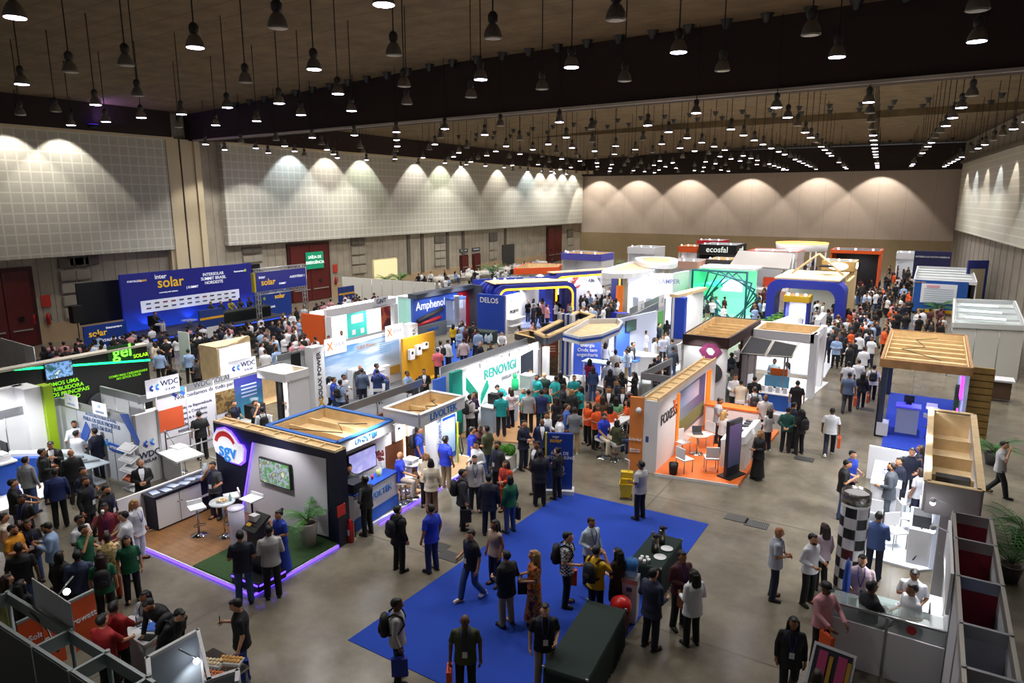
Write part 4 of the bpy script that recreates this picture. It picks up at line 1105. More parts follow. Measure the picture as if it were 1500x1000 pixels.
# ------------------------------------------------------------------ SGV stand
T = stand('navy and white stand with a round-cornered three-letter logo and a wood and grass floor')
X0, X1, Y0, Y1 = -16.85, -12.45, 9.2, 12.3
bx(T, 'plinth', ((X0 + X1) / 2 - .3, (Y0 + Y1) / 2, .04), (X1 - X0 + .6, Y1 - Y0, .08), WHT)
put('wood_floor', MB().prism([(X0 - .55, Y0 + .04), (-14.7, Y0 + .04), (-14.7, 11.9), (X0 - .55, 11.9)], .08, .092), grid_mat('wood_boards', '#7c5630', '#5d3f22', .9, .16, 0, .012, rough=.45, noise=.25, nscale=4), T)
put('grass_mat', MB().prism([(-14.7, Y0 + .04), (X1 - .03, Y0 + .04), (X1 - .03, 11.9), (-14.7, 11.9)], .08, .11), mat('#24401a', .95, noise=.3, nscale=30, bump=.6), T)
put('light_strip', MB().box(((X0 + X1) / 2 - .3, Y0 - .012, .035), (X1 - X0 + .6, .02, .05)).box((X1 + .012, (Y0 + Y1) / 2, .035), (.02, Y1 - Y0, .05)), LEDV, T)
put('wall', MB().box(((-17.25 + -12.4) / 2, 12.1, 1.3), (4.85, .4, 2.6)), NAVY, T)
# lining of the hollow top
mb = MB(); mb.box((-14.83, 11.93, 2.63), (4.85, .05, .06)).box((-14.83, 12.27, 2.63), (4.85, .05, .06))
for k in range(9): mb.box((-17.2 + k * .59, 12.1, 2.62), (.05, .34, .05))
put('batten', mb, PLY2, T)
put('top_board', MB().box((-14.83, 12.1, 2.603), (4.8, .3, .006)), PLY, T)
q = [onY(371, 648, 11.88), onY(477, 672, 11.88), onY(481, 786, 11.88), onY(356, 752, 11.88)]
mb = MB(); mb.quad([(p.x, 11.885, p.z) for p in (q[3], q[2], q[1], q[0])]); mb.quad([(p.x, 11.9, p.z) for p in q]); put('white_panel', mb, mat('#c3c0c6', .6), T)
put('led_strip', MB().tube([(q[0].x, 11.86, q[0].z), (q[3].x, 11.86, .12)], .022, 6), LEDV, T)
L = thing('sign_logo', 'white edged blue lettering logo with a red arc on the navy wall', 'sign', onY(336, 652, 11.86))
o2 = [(-.66, -.02), (-.62, .2), (-.45, .4), (-.15, .48), (.12, .42), (.32, .26), (.42, .14), (.6, .12), (.68, 0), (.6, -.34), (.42, -.46), (.0, -.46), (-.3, -.36), (-.58, -.28)]
MR = Matrix.Rotation(R(90), 4, 'X')
mb = MB(); mb.prism(o2, 0, .06); mb.bm.transform(MR); put('backing', mb, mat('#e9e9f2', .4, emit=.35), L)
mb = MB(); mb.prism([(x * 1.07 + .02, y * 1.1) for x, y in o2], 0, .03); mb.bm.transform(MR); put('glow_edge', mb, LEDV, L)
mb = MB(); mb.prism([(-.1 + .46 * math.cos(R(a)), .0 + .42 * math.sin(R(a))) for a in range(20, 171, 10)] + [(-.08 + .36 * math.cos(R(a)), .0 + .27 * math.sin(R(a))) for a in range(170, 19, -10)], 0, .075); mb.bm.transform(MR); put('arc', mb, mat('#b3262a', .5, emit=.3), L)
new('lettering', text_mesh('sgv', .6, .012, bold=True), mat('#2f7fd0', .4, emit=.4), L, mw=face_matrix((0, -.085, -.14), 0))
tv('television on the white panel of the navy stand showing a green garden scene', (-14.62, 11.83, 1.62), 0, 1.22, .72, screen_mat('tv_garden', ['#20301c', '#4f7d4a', '#8a93a6', '#5a5f46', '#a3b48c'], 4.5, .7))
# its counter
c = thing('reception_counter', 'long navy topped counter with white cabinet doors left of the logo wall', 'counter', (0, 0, .092))
bx(c, 'body', (-17.42, 10.9, .47), (.5, 2.0, .94), NAVY); bx(c, 'top', (-17.42, 10.9, .965), (.6, 2.1, .05), NAVY)
for k in range(2):
    d = bx(c, 'door', (-17.158, 10.25 + k * .68, .47), (.03, .66, .84), WHT); put('lock', MB().box((-17.14, 10.53 if k == 0 else 10.65, .62), (.012, .03, .03)), BLK, d)
bx(c, 'shelf', (-17.155, 11.52, .47), (.02, .55, .06), WHT)
wl(T, 'back_screen', (-17.74, 9.2), (-17.74, 11.9), 0, 1.12, .06, WHT)
for k in range(7): brochures((-17.42 + (k % 2) * .1, 10.05 + k * .27, 1.082), R(80 + k * 13), 'brochure lying in the row on the navy counter top')
tag(put('water_jug', MB().lathe([(.09, 0), (.1, .2), (.06, .25), (.06, .3)], 14), mat('#c9d3d8', .2, alpha=.6), loc=(-17.45, 11.65, 1.082)), 'clear jug at the wall end of the navy counter', 'jug')
for i, (px, py) in enumerate(((292, 783), (342, 765))): stool(G(px, py, .092), R(70 - 100 * i), ('white bar stool in front of the navy counter', 'white bar stool between the high table and the glowing strip')[i])
ht = rtable(G(330, 786, .092), 'chrome high table with a plate of snacks in the navy stand', 1.02, .8, mat('#cfd6da', .1, alpha=.6))
tp = G(330, 786, .092)
pl = thing('snack_plate', 'plate of sandwiches on the high table in the navy stand', 'plate', (tp.x, tp.y, 1.112))
put('plate', MB().lathe([(0, 0), (.15, .012), (.16, .02), (0, .016)], 18), mat('#b9bcc0', .3), pl)
for k in range(6): put('sandwich', MB().box((.085 * math.cos(k), .085 * math.sin(k), .035), (.07, .06, .035), k), mat('#c9a274', .8), pl)
tag(put('bottle', MB().lathe([(.033, 0), (.034, .15), (.012, .2), (.012, .23)], 10), mat('#7fae94', .2, alpha=.7), loc=(tp.x + .18, tp.y + .12, 1.112)), 'small green bottle on the high table in the navy stand', 'bottle')
s3 = G(372, 776, .092)
t = thing('lectern_stool', 'white topped post stool standing beside the glowing strip', 'stool', (s3.x, s3.y, .092)); put('seat', MB().box((0, 0, .92), (.5, .42, .03)).box((0, .2, .97), (.5, .03, .1)), WHT, t); put('column', MB().lathe([(.03, 0), (.03, .9)], 10), BLK, t); put('base', MB().lathe([(.2, 0), (.2, .02)], 18), BLK, t)
g = G(350, 800, .1)
t = thing('display_case', 'clear acrylic display column behind the glowing totem', 'display', (g.x, g.y, .11)); put('case', MB().lathe([(.2, 0), (.2, 1.05), (.18, 1.05), (.18, .02)], 20), mat('#d6d3e6', .1, alpha=.4), t); put('lid', MB().lathe([(0, 1.05), (.21, 1.05), (.21, 1.08), (0, 1.08)], 20), mat('#d9d6e8', .1, alpha=.5), t)
g = G(380, 848, .11)
t = thing('prize_totem', 'black totem on a square base edged with violet light', 'totem', (g.x, g.y, .11))
put('base', MB().box((0, 0, .11), (.95, .8, .22)), BLK, t)
put('light_edge', MB().box((0, -.41, .16), (.9, .02, .035)).box((.485, 0, .16), (.02, .75, .035)).box((-.485, 0, .16), (.02, .75, .035)), LEDV, t)
put('column', MB().box((0, .08, .8), (.42, .34, 1.2)), mat('#0c0f2c', .3), t); put('sloped_top', MB().box((0, 0, 0), (.46, .52, .06), M=Matrix.Translation((0, .04, 1.43)) @ Matrix.Rotation(R(30), 4, 'X')), BLK, t)
put('device', MB().box((-.08, .06, 1.53), (.2, .16, .14)), WHT2, t); put('button', MB().box((-.1, -.12, .04), (.14, .08, .03), M=Matrix.Translation((0, .04, 1.43)) @ Matrix.Rotation(R(30), 4, 'X')), YEL, t)
plant((-13.05, 11.45, .11), 'bushy palm in a pale pot at the right end of the navy stand', 1, .95, '#cfc4b2', .62, LEAF)
fx = thing('fire_extinguisher', 'red fire extinguisher on the floor at the corner of the white bar', 'extinguisher', G(508, 793) + Vector((.1, .05, 0)))
put('cylinder', MB().lathe([(.09, 0), (.09, .5), (.04, .58), (.03, .64)], 14), mat('#b3161a', .35), fx); put('hose', MB().tube([(0, .02, .62), (.12, .05, .55), (.13, .05, .15)], .016, 6), BLK, fx); put('label_sticker', MB().box((0, -.085, .3), (.08, .02, .16)), WHT2, fx)
tag(plate(None, 'fire_sign', onX(500, 747, -12.36), R(90), .28, .3, mat('#c52a1e', .5)), 'red fire sign on the navy end wall', 'sign')
spot(T, (-14.4, 10.9, 3.3), (-14.4, 11.6, .5), 160, 100, .6, (1, .98, 1)); spot(T, (-16.6, 10.4, 3.3), (-16.8, 11, .5), 140, 100, .6, (1, .95, .9))

# ------------------------------------------------------------------ the bar stand with two canopies
T = stand('white and blue stand with two hollow wooden canopies and a bar counter')
put('plinth', MB().prism([(-12.55, 12.35), (-12.42, 14.7), (-12.45, 18.9), (-16.5, 18.9), (-16.9, 12.35)], 0, .08), WHT, T)
put('wood_floor', MB().prism([(-12.6, 12.45), (-12.5, 18.8), (-16.5, 18.8), (-16.8, 12.45)], .08, .09), FLOORW, T)
put('light_strip', MB().wall((-12.36, 13.4), (-12.38, 18.9), .0, .05, .02), LEDV, T)
tray(T, [(-15.6, 12.45), (-12.86, 12.45), (-12.9, 14.65), (-15.6, 14.65)], 2.3, 2.62, WHT, mat('#1f62b8', .5), 3)
tray(T, [(-13.25, 14.75), (-11.95, 14.75), (-11.95, 16.95), (-13.25, 16.95)], 2.55, 2.9, WHT, WHT, 2)
wl(T, 'screen_wall', (-13.55, 12.6), (-13.55, 15.0), .09, 2.3, .1, WHT)
wl(T, 'wood_wall', (-13.9, 15.0), (-13.9, 17.1), .09, 2.5, .1, mat('#5a2f1a', .5, noise=.25, nscale=3))
put('light_strip', MB().box((-13.83, 16.3, 1.1), (.03, .05, 1.6)), mat('#ffd9a0', .4, emit=6), T)
bx(T, 'pillar', (-13.1, 16.9, 1.32), (.45, .35, 2.46), WHT)
wl(T, 'display_wall', (-13.25, 17.2), (-13.25, 18.3), .09, 2.1, .12, WHT)
plate(T, 'display_panel', (-13.16, 17.75, 1.1), R(90), .85, 1.5, BLUE); plate(T, 'display_print', (-13.14, 17.75, 1.15), R(90), .7, 1.2, grad_mat('sky_print', '#7fb0d8', '#e4eef5', 'Y', -.6, .6))
wl(T, 'top_rail', (-15.75, 12.4), (-15.7, 19.6), 2.12, 2.38, .08, ALU)
for y in (12.5, 14.8, 17.2, 19.5): put('post', MB().lathe([(.03, .08), (.03, 2.38)], 8, c=(-15.75, y, 0)), ALU, T)
wl(T, 'wall_panel', (-16.6, 12.5), (-16.6, 18.8), .08, 1.0, .05, WHT2)
lb = mat('#2c74c8', .5)
text(T, 'LIVOLTEK', (-11.89, 15.85, 2.72), R(90), .3, lb); text(T, 'LIVOLTEK', (-12.82, 13.5, 2.46), R(90), .2, lb)
text(T, 'livoltek.com.br', (-12.86, 16.9, 1.35), R(90), .27, mat('#6d84a8', .5), roll=R(90))
for y in (15.35, 15.9, 16.5):
    v = thing('inverter', 'white wall inverter on the dark wood wall of the bar stand', 'device', (-13.78, y, 1.75), 0, 'inverters on the wood wall'); put('casing', MB().box((0, 0, 0), (.16, .36, .55)), WHT, v); put('display', MB().box((.085, 0, .12), (.01, .1, .06)), BLK, v)
tv('television with a pale violet chart on the white wall behind the bar', (-13.46, 13.95, 1.5), R(90), 1.15, .68, screen_mat('tv_chart', ['#7f7bb8', '#8f8cc6', '#a9a6d6', '#9a97cc', '#c9c7e8'], 1.2, .9))
plate(T, 'poster', (-13.48, 12.95, 1.35), R(90), .6, .95, blotch('poster_print', ['#6b5a48', '#8d7c66', '#d9d4cc', '#e6e2da'], 2.5))
b = thing('bar_counter', 'white bar counter with a blue band and blue top', 'counter', (0, 0, .09))
B0, B1 = (-12.75, 12.6), (-12.88, 14.55)
put('body', MB().wall(B0, B1, 0, 1.02, .42), WHT, b); put('top', MB().wall(B0, B1, 1.02, 1.06, .5), BLUE, b)
put('band', MB().wall((-12.52, 12.6), (-12.65, 14.55), .0, .36, .02), mat('#1d63b6', .5), b)
text(b, 'LIVOLTEK', (-12.56, 13.65, .82), R(93.8), .26, lb)
put('equipment_box', MB().box((-12.75, 12.85, 1.2), (.42, .45, .28)), mat('#23262c', .4), b)
for i, (y, r, h, m) in enumerate(((13.4, .05, .2, GLASS), (13.55, .05, .16, GLASS), (13.7, .04, .12, mat('#a32a1c', .4)), (13.95, .06, .2, mat('#c8cf7a', .3, alpha=.7)), (14.05, .05, .24, GLASS))):
    tag(put('drink_glass', MB().lathe([(r * .7, 0), (r, h), (r * .9, h), (r * .62, .01)], 12), m, loc=(-12.85, y, 1.15)), ('clear pitcher nearest the dark box on the bar', 'clear tumbler on the bar between two pitchers', 'red drink cup on the bar', 'jar of yellow-green lemonade on the bar', 'clear pitcher at the right end of the bar')[i], 'glass')
v = thing('flower_vase', 'slim vase of dark red flowers on the bar counter', 'vase', (-12.98, 14.2, 1.15)); put('vase', MB().lathe([(.05, 0), (.06, .1), (.03, .25), (.04, .3)], 12), GLASS, v)
pr = random.Random(3); mb = MB()
for k in range(26): a = pr.random() * 6.28; mb.ball((.13 * pr.random() * math.cos(a), .13 * pr.random() * math.sin(a), .38 + .25 * pr.random()), .035, 6)
put('flowers', mb, mat('#6b2d2f', .8), v)
rtable((-12.75, 15.3, .09), 'white high table on the wooden platform by the bald seated figure', 1.05, .8)
t = thing('snack_tray', 'white tray on the high table of the bar stand', 'tray', (-12.75, 15.3, 1.14)); put('tray', MB().box((0, 0, .06), (.35, .3, .12)), WHT2, t); put('rim', MB().box((0, 0, .125), (.38, .33, .012)), WHT, t)
for i, (x, y) in enumerate(((-12.62, 14.85), (-13.2, 15.5), (-12.95, 15.95))): stool((x, y, .09), R(40 + 100 * i), ('white bar stool at the platform edge near the bar', 'white bar stool behind the platform high table', 'white bar stool right of the platform high table')[i])
g = G(671, 681)
t = thing('barrier_post', 'slim lime green charging post at the end of the bar stand', 'post', g); put('post', MB().lathe([(.03, 0), (.03, 1.55)], 10), mat('#b4cf1c', .5), t); put('foot', MB().lathe([(.14, 0), (.14, .03)], 16), BLK, t); put('box', MB().box((.0, .08, 1.3), (.16, .1, .4)), mat('#1b1d22', .4), t); put('cable', MB().tube([(.05, .1, 1.1), (.12, .15, .5), (.02, .2, .3), (-.05, .12, .8)], .02, 6), BLK, t)
spot(T, (-12.6, 13.5, 3.1), (-13.4, 13.6, .8), 260, 120, .7); spot(T, (-12.3, 15.8, 2.5), (-12.9, 16.2, 0), 200, 140, .6); spot(T, (-12.4, 17.8, 2.7), (-13.0, 17.8, .6), 160, 110, .6)

# ------------------------------------------------------------------ white stand with green logo
T = stand('white walled stand with teal lettering and a green leaf-shaped logo')
XR = -14.85
run(T, (XR - .75, 20.6), (XR - .75, 27.3), 2.6, WHT2)
wl(T, 'wall', (XR - .05, 20.95), (XR - .05, 27.25), 0, 2.55, .14, WHT)
wl(T, 'teal_panel', (XR - .03, 20.3), (XR - .03, 20.95), 0, 2.56, .16, TEAL)
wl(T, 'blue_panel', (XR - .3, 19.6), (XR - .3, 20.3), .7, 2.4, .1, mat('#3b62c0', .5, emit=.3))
put('floor', MB().prism([(XR, 20.4), (-11.2, 21.4), (-11.0, 27.2), (XR, 27.2)], 0, .05), mat('#a98058', .5, noise=.15), T)
tm = mat('#17a093', .5)
text(T, 'RENOVIGI', (XR + .04, 23.75, 1.98), R(90), .56, tm); text(T, 'ENERGIA SOLAR', (XR + .04, 24.55, 1.55), R(90), .2, mat('#8a9098', .5))
def poly_on(parent, name, pts, m, X, off=.02):
    mb = MB(); P = [onX(px, py, X) for px, py in pts]
    a = [mb.bm.verts.new((X + off, p.y, p.z)) for p in P]; b2 = [mb.bm.verts.new((X + .001, p.y, p.z)) for p in P]
    mb._f(list(a)); mb._f(list(reversed(b2))); n = len(P)
    for i in range(n): mb._f([b2[i], b2[(i + 1) % n], a[(i + 1) % n], a[i]])
    bmesh.ops.recalc_face_normals(mb.bm, faces=mb.bm.faces)
    return put(name, mb, m, parent)
led = mat('#dff5ee', .4, emit=4)
poly_on(T, 'logo_outline', [(679, 546), (702, 576), (703, 586), (714, 553), (717, 552), (717, 568), (701, 600), (679, 575)], led, XR + .02, .03)
poly_on(T, 'logo_leaf', [(681, 551), (699, 574), (699, 590), (681, 571)], mat('#189a80', .5), XR + .02, .06); poly_on(T, 'logo_leaf', [(713, 556), (715, 566), (703, 593), (702, 583)], mat('#189a80', .5), XR + .02, .06)
poly_on(T, 'solar_picture', [(763, 521), (780, 512), (780, 552), (763, 558)], mat('#14202e', .3), XR + .02, .04)
lightbar(T, (XR, 22.2, 2.6), R(90), 4, 1.1)
c = thing('service_counter', 'pale blue-grey counter with a coffee machine under the green logo', 'counter', (0, 0, .05)); bx(c, 'body', (-14.0, 22.35, .5), (.55, 1.9, 1.0), mat('#9aa9bd', .5)); bx(c, 'top', (-14.0, 22.35, 1.02), (.6, 2.0, .04), WHT)
t = thing('coffee_machine', 'black coffee machine on the pale counter', 'machine', (-14.0, 22.0, 1.09)); put('body', MB().box((0, 0, .2), (.4, .42, .4)), BLK, t); put('spout', MB().box((.22, 0, .22), (.08, .2, .08)), CHROME, t); put('cups', MB().lathe([(.1, .4), (.1, .5)], 12), WHT, t)
c = thing('service_counter', 'white counter crowded by teal polo shirts at the wall', 'counter', (0, 0, .05)); bx(c, 'body', (-14.0, 25.6, .5), (.6, 2.6, 1.0), WHT); bx(c, 'top', (-14.0, 25.6, 1.02), (.66, 2.7, .04), WHT)
t = thing('inverter', 'grey cube device at the left end of the crowded white counter', 'device', (-14.0, 24.6, 1.09)); put('casing', MB().box((0, 0, .28), (.5, .5, .56)), mat('#aab0b4', .4), t); put('lid', MB().box((0, 0, .58), (.52, .52, .04)), WHT2, t)
t = thing('gas_bottle', 'bright green figure-shaped tank standing on the counter behind the teal crowd', 'tank', (-14.3, 24.05, 1.09)); put('tank', MB().lathe([(.13, 0), (.16, .2), (.14, .45), (.06, .52)], 14), mat('#22b573', .4), t); put('cap', MB().ball((0, 0, .6), .1, 10), mat('#22b573', .4), t)
g = G(734, 695)
t = thing('planter_box', 'square white planter with two round clipped bushes', 'planter', (g.x - .1, g.y + .35, 0), R(2)); put('box', MB().box((0, 0, .28), (.62, .62, .56)), mat('#c4c2bc', .6), t); put('plinth', MB().box((0, 0, .03), (.7, .7, .06)), WHT, t)
def bush(r, seed):
    pr = random.Random(seed); mb = MB()
    for k in range(420):
        a, z = pr.random() * 6.283, pr.uniform(-1, 1); d = Vector((math.cos(a) * math.sqrt(1 - z * z), math.sin(a) * math.sqrt(1 - z * z), z)); p = d * r * pr.uniform(.86, 1.04)
        u = d.orthogonal().normalized(); v = d.cross(u); s2 = .028
        mb.quad([p - u * s2, p + v * s2 * .7 + d * .02, p + u * s2, p - v * s2 * .7 + d * .01])
    mb.ball((0, 0, 0), r * .86, 14)
    return mb
put('clipped_bush', bush(.2, 1), mat('#4a8a22', .8), t, loc=(-.14, -.05, .72)); put('clipped_bush', bush(.19, 2), mat('#4a8a22', .8), t, loc=(.17, .1, .74))
for y in (22.2, 24.2, 26.2): spot(T, (-13.3, y, 3.2), (-14.6, y, .9), 240, 110, .6)
# car-shaped white displays at the end of the counter
for i, y in enumerate((27.0, 27.5)):
    t = thing('product_display', ('rounded white product stand at the end of the crowded counter, nearer one', 'rounded white product stand at the end of the crowded counter, farther one')[i], 'display', (-13.6 + .5 * i, y, .05)); put('shell', MB().lathe([(.35, 0), (.38, .7), (.3, 1.0), (.1, 1.1)], 16, sc=(1, .8)), WHT, t); put('screen', MB().ball((.2, -.2, .8), (.14, .1, .12), 10), BLK, t)
# brown roll-up with a navy head
t = stand('brown and navy banner wall with white lettering beside the blue striped column', 'info_banner', 'banner')
gA, gB = (-16.6, 30.55), (-15.85, 31.0)
a1 = math.atan2(gB[1] - gA[1], gB[0] - gA[0])
put('frame', MB().wall(gA, gB, 0, 2.75, .12), DKGREY, t)
cx, cy = (gA[0] + gB[0]) / 2, (gA[1] + gB[1]) / 2
nx, ny = math.sin(a1), -math.cos(a1)
def onb(z, d=.07): return (cx + nx * d, cy + ny * d, z)
plate(t, 'head_panel', onb(2.48), a1, .84, .5, NAVY); plate(t, 'print_panel', onb(1.6), a1, .84, 1.2, mat('#7e3f20', .6)); plate(t, 'photo_panel', onb(.5), a1, .84, .95, blotch('dusk_print', ['#2a2118', '#4a3a26', '#6b5233', '#3a3022'], 2))
text(t, 'Gland Solar', onb(2.48, .085), a1, .13, WHT); text(t, 'TIRE SUAS\nDÚVIDAS', onb(1.95, .085), a1, .12, WHT)
for k in range(3): plate(t, 'text_line', onb(1.55 - k * .13, .085), a1, .6, .05, mat('#d9b9a0', .6), .01)
# ------------------------------------------------------------------ black stand with green neon
T = stand('black walled stand with green neon line and glowing green logo')
XG = -26.5
ya, yb = onX(0, 534, XG).y, onX(214, 500, XG).y
wl(T, 'wall', (XG - .1, 8.4), (XG - .1, yb), 0, 3.2, .2, mat('#101113', .5)); wl(T, 'coping', (XG - .1, 8.4), (XG - .1, yb), 3.2, 3.28, .42, mat('#b9b3a4', .6))
p0, p1 = onX(20, 541, XG), onX(219, 527, XG)
put('neon_line', MB().tube([(XG + .03, p0.y, p0.z), (XG + .03, p1.y, p1.z)], .04, 6), mat('#19e07a', .4, emit=3.0), T)
q = onX(182, 517, XG)
text(T, 'gel', (XG + .05, q.y - .1, q.z + .08), R(90), .68, mat('#6bf03a', .4, emit=2.2)); text(T, 'SOLAR', (XG + .05, q.y + .62, q.z - .2), R(90), .2, mat('#9fe01c', .4, emit=1.2))
plate(T, 'logo_glow_panel', (XG + .02, q.y - .1, q.z + .05), R(90), 1.1, .6, mat('#0c3a14', .5, emit=.25), .02)
q = onX(92, 572, XG)
text(T, 'SOMOS UMA\nDISTRIBUIDORA\nCOM OS PRINCIPAIS\nDO MUNDO', (XG + .03, q.y, q.z), R(90), .2, mat('#7fd01c', .4, emit=.5)); q = onX(188, 549, XG); text(T, 'COMO MAIS CREDIBILIDADE\nNO SETOR SOLAR', (XG + .03, q.y, q.z), R(90), .12, mat('#7fd01c', .4, emit=.3))
q = onX(84, 541, XG)
tv('wide television with a dark blue aerial picture on the black neon wall', (XG + .09, q.y, q.z), R(90), .95, .62, screen_mat('tv_aerial', ['#12303a', '#1f4a4a', '#6f93c9', '#23464e', '#d3e2f4'], 3, 1.0))
put('floor', MB().prism([(XG, 9), (XG + 2.6, 9), (XG + 2.6, 15.6), (XG, 15.6)], 0, .04), mat('#3b3d3f', .6), T)
c = thing('reception_counter', 'dark curved counter before the black neon wall', 'counter', (0, 0, .04)); bx(c, 'body', (XG + 1.9, 14.5, .5), (.6, 2.6, 1.0), mat('#1a1b1e', .4)); bx(c, 'top', (XG + 1.9, 14.5, 1.02), (.7, 2.7, .05), mat('#c9c8c4', .4))
t = thing('inverter', 'white inverter unit on the black wall below the television', 'device', (XG + .12, 12.2, 1.0)); put('casing', MB().box((0, 0, 0), (.2, .7, .8)), WHT, t); put('display', MB().box((.105, 0, .15), (.01, .2, .1)), BLK, t)
t = thing('fan_unit', 'round dark motor wheel on the black neon wall', 'device', (XG + .1, 13.6, 1.2)); put('disc', MB().lathe([(.55, -.08), (.55, .08)], 24, M=Matrix.Rotation(R(90), 4, 'Y')), DKGREY, t); put('hub', MB().lathe([(.15, .08), (.15, .14)], 16, M=Matrix.Rotation(R(90), 4, 'Y')), BLK, t)
spot(T, (XG + 2.2, 12.5, 3.6), (XG + 1, 12.5, .5), 130, 120, .6); spot(T, (XG + 2.2, 15, 3.6), (XG + 1.4, 14.5, .5), 130, 120, .6)
# ------------------------------------------------------------------ lit white stand at the left edge
T = stand('brightly lit white stand with a lime green edge at the left picture border')
e = G(41, 585, 0)
ex = G(38, 640); XL2 = ex.x
Pt = [onX(0, 545, -25.0), onX(40, 545, -25.0)]
wl(T, 'wall', (-25.4, 7.2), (-25.4, 10.6), 0, 2.9, .3, WHT); bx(T, 'side_wall', (-25.05, 10.55, 1.45), (.9, .5, 2.9), WHT); bx(T, 'lime_edge', (-24.7, 10.95, 1.45), (.5, .28, 2.9), mat('#8fae16', .5))
put('glow_ring', MB().tube([(-25.2, 8.6 + .75 * math.cos(a / 10), 2.0 + .75 * math.sin(a / 10)) for a in range(0, 64)], .05, 6), LED, T)
text(T, 'INVESTIR', (-25.22, 8.7, 2.55), R(90), .34, mat('#c25a3a', .5))
put('floor', MB().prism([(-25.2, 7.2), (-22.3, 7.6), (-22.3, 10.9), (-25.2, 10.9)], 0, .06), WHT, T)
tv('dark tablet-shaped screen on the lit white wall at the left border', (-25.2, 9.0, 1.55), R(90), .9, .55, mat('#1f3344', .2, emit=.2))
plant(G(14, 640, .06), 'green bushy plant in a white square pot in the lit white stand', 3, 1.1, '#d9d9dc', .55, LEAF2)
spot(T, (-23.8, 9.2, 3.4), (-24.6, 9.2, .8), 260, 120, .6)
# blue counter with a printer at the left border
c = thing('blue_counter', 'bright blue counter with a white top at the left picture border', 'counter', G(10, 722)); put('body', MB().box((-.2, 0, .5), (.9, .5, 1.0)), BLUE, c); put('top', MB().box((-.2, 0, 1.03), (1.0, .6, .05)), WHT, c)
g = G(10, 722)
t = thing('printer', 'white printer on the blue counter', 'printer', (g.x - .1, g.y, 1.056)); put('body', MB().box((0, 0, .09), (.5, .4, .18)), WHT, t); put('lid', MB().box((0, 0, .2), (.46, .36, .04)), WHT2, t)
tag(put('monitor', MB().box((0, 0, .3), (.45, .04, .36)).box((0, .02, .07), (.05, .03, .14)).box((0, .02, .008), (.2, .16, .016)), BLK, loc=(g.x - .35, g.y + .25, 1.056)), 'dark monitor behind the white printer', 'monitor')
# ------------------------------------------------------------------ white stall, diagonal blue print
T = stand('white system stall with a blue printed slogan and two name boards')
run(T, (-24.85, 11.45), (-20.75, 11.45), 2.3, mat('#c3c7d0', .6)); run(T, (-24.85, 8.9), (-24.85, 11.45), 2.3, WHT2)
bx(T, 'tower', (-20.78, 11.95, 1.15), (.14, .72, 2.3), WHT); bx(T, 'tower_frame', (-20.72, 11.56, 1.16), (.06, .08, 2.32), ALU); bx(T, 'tower_frame', (-20.72, 12.32, 1.16), (.06, .08, 2.32), ALU)
bm2 = mat('#2a55b0', .5)
text(T, 'A ESTRUTURA IDEAL\nPARA OS SEUS PROJETOS\nESTÁ EM SUAS', (-22.35, 11.42, 1.85), 0, .19, mat('#5a6f9a', .5)); text(T, 'mãos', (-22.1, 11.42, 1.22), 0, .36, mat('#3f86c9', .5))
plate(T, 'name_board', (-21.6, 11.38, 1.15), 0, .75, .24, bm2); text(T, 'NITROSUN', (-21.6, 11.36, 1.15), 0, .12, WHT)
for k, x in enumerate((-23.9, -22.2)):
    plate(T, 'name_board', (x, 11.35, 2.36), 0, .82, .42, WHT); text(T, 'N', (x, 11.33, 2.45), 0, .16, mat('#9fb6dc', .5)); text(T, 'NITROSUN', (x, 11.33, 2.26), 0, .09, mat('#8fa4c8', .5))
def poly_y(parent, name, pts, m, Y, off=-.02):
    mb = MB(); P = [onY(px, py, Y) for px, py in pts]; a = [mb.bm.verts.new((p.x, Y + off, p.z)) for p in P]; b2 = [mb.bm.verts.new((p.x, Y - .001, p.z)) for p in P]
    mb._f(list(a)); mb._f(list(reversed(b2))); n = len(P)
    for i in range(n): mb._f([b2[i], b2[(i + 1) % n], a[(i + 1) % n], a[i]])
    bmesh.ops.recalc_face_normals(mb.bm, faces=mb.bm.faces)
    return put(name, mb, m, parent)
poly_y(T, 'blue_stripe', [(176, 606), (188, 606), (205, 646), (203, 655)], bm2, 11.42); poly_y(T, 'blue_stripe', [(118, 640), (126, 617), (133, 630), (129, 642), (121, 655)], bm2, 11.42)
text(T, 'WDC', (-20.7, 11.95, .95), R(90), .28, mat('#1a2440', .5)); text(T, 'SOLAR', (-20.7, 11.95, .74), R(90), .14, mat('#1a2440', .5))
def xlogo(parent, P, ang, s):
    for k, (dx, dy, r) in enumerate(((-.5, .25, 35), (-.5, -.2, -35), (.5, .3, 40), (.5, -.2, -40))):
        c_, s_ = math.cos(ang), math.sin(ang)
        plate(parent, 'logo_block', (P[0] + c_ * dx * s, P[1] + s_ * dx * s, P[2] + dy * s), ang, s * .62, s * .34, mat(('#2a5fd0', '#1b2f7c', '#4aa0e0', '#2a6fd8')[k], .5), .01, R(r))
xlogo(T, (-20.69, 11.95, 1.3), R(90), .22)
spot(T, (-22.4, 9.6, 3.3), (-22.6, 11, .8), 220, 120, .6)
t = thing('sample_table', 'glass topped sample table under the printed slogan', 'table', (-22.0, 10.4, 0)); put('tabletop', MB().box((0, 0, 1.0), (2.2, .8, .03)), mat('#b9c6cf', .1, alpha=.7), t)
for x in (-1.0, 1.0):
    for y in (-.3, .3): put('leg', MB().box((x, y, .5), (.05, .05, 1.0)), ALU, t)
put('shelf', MB().box((0, 0, .4), (2.0, .6, .03)), mat('#c9d0d6', .2, alpha=.6), t)
for k in range(4): tag(put('rail_sample', MB().box((0, 0, .03), (.45, .08, .05)), ALU, loc=(-22.6 + k * .4, 10.35 + (k % 2) * .15, 1.017), rz=.3 * k), 'aluminium rail sample on the glass topped table', 'sample', 'rail samples on the glass table')
g = G(190, 720)
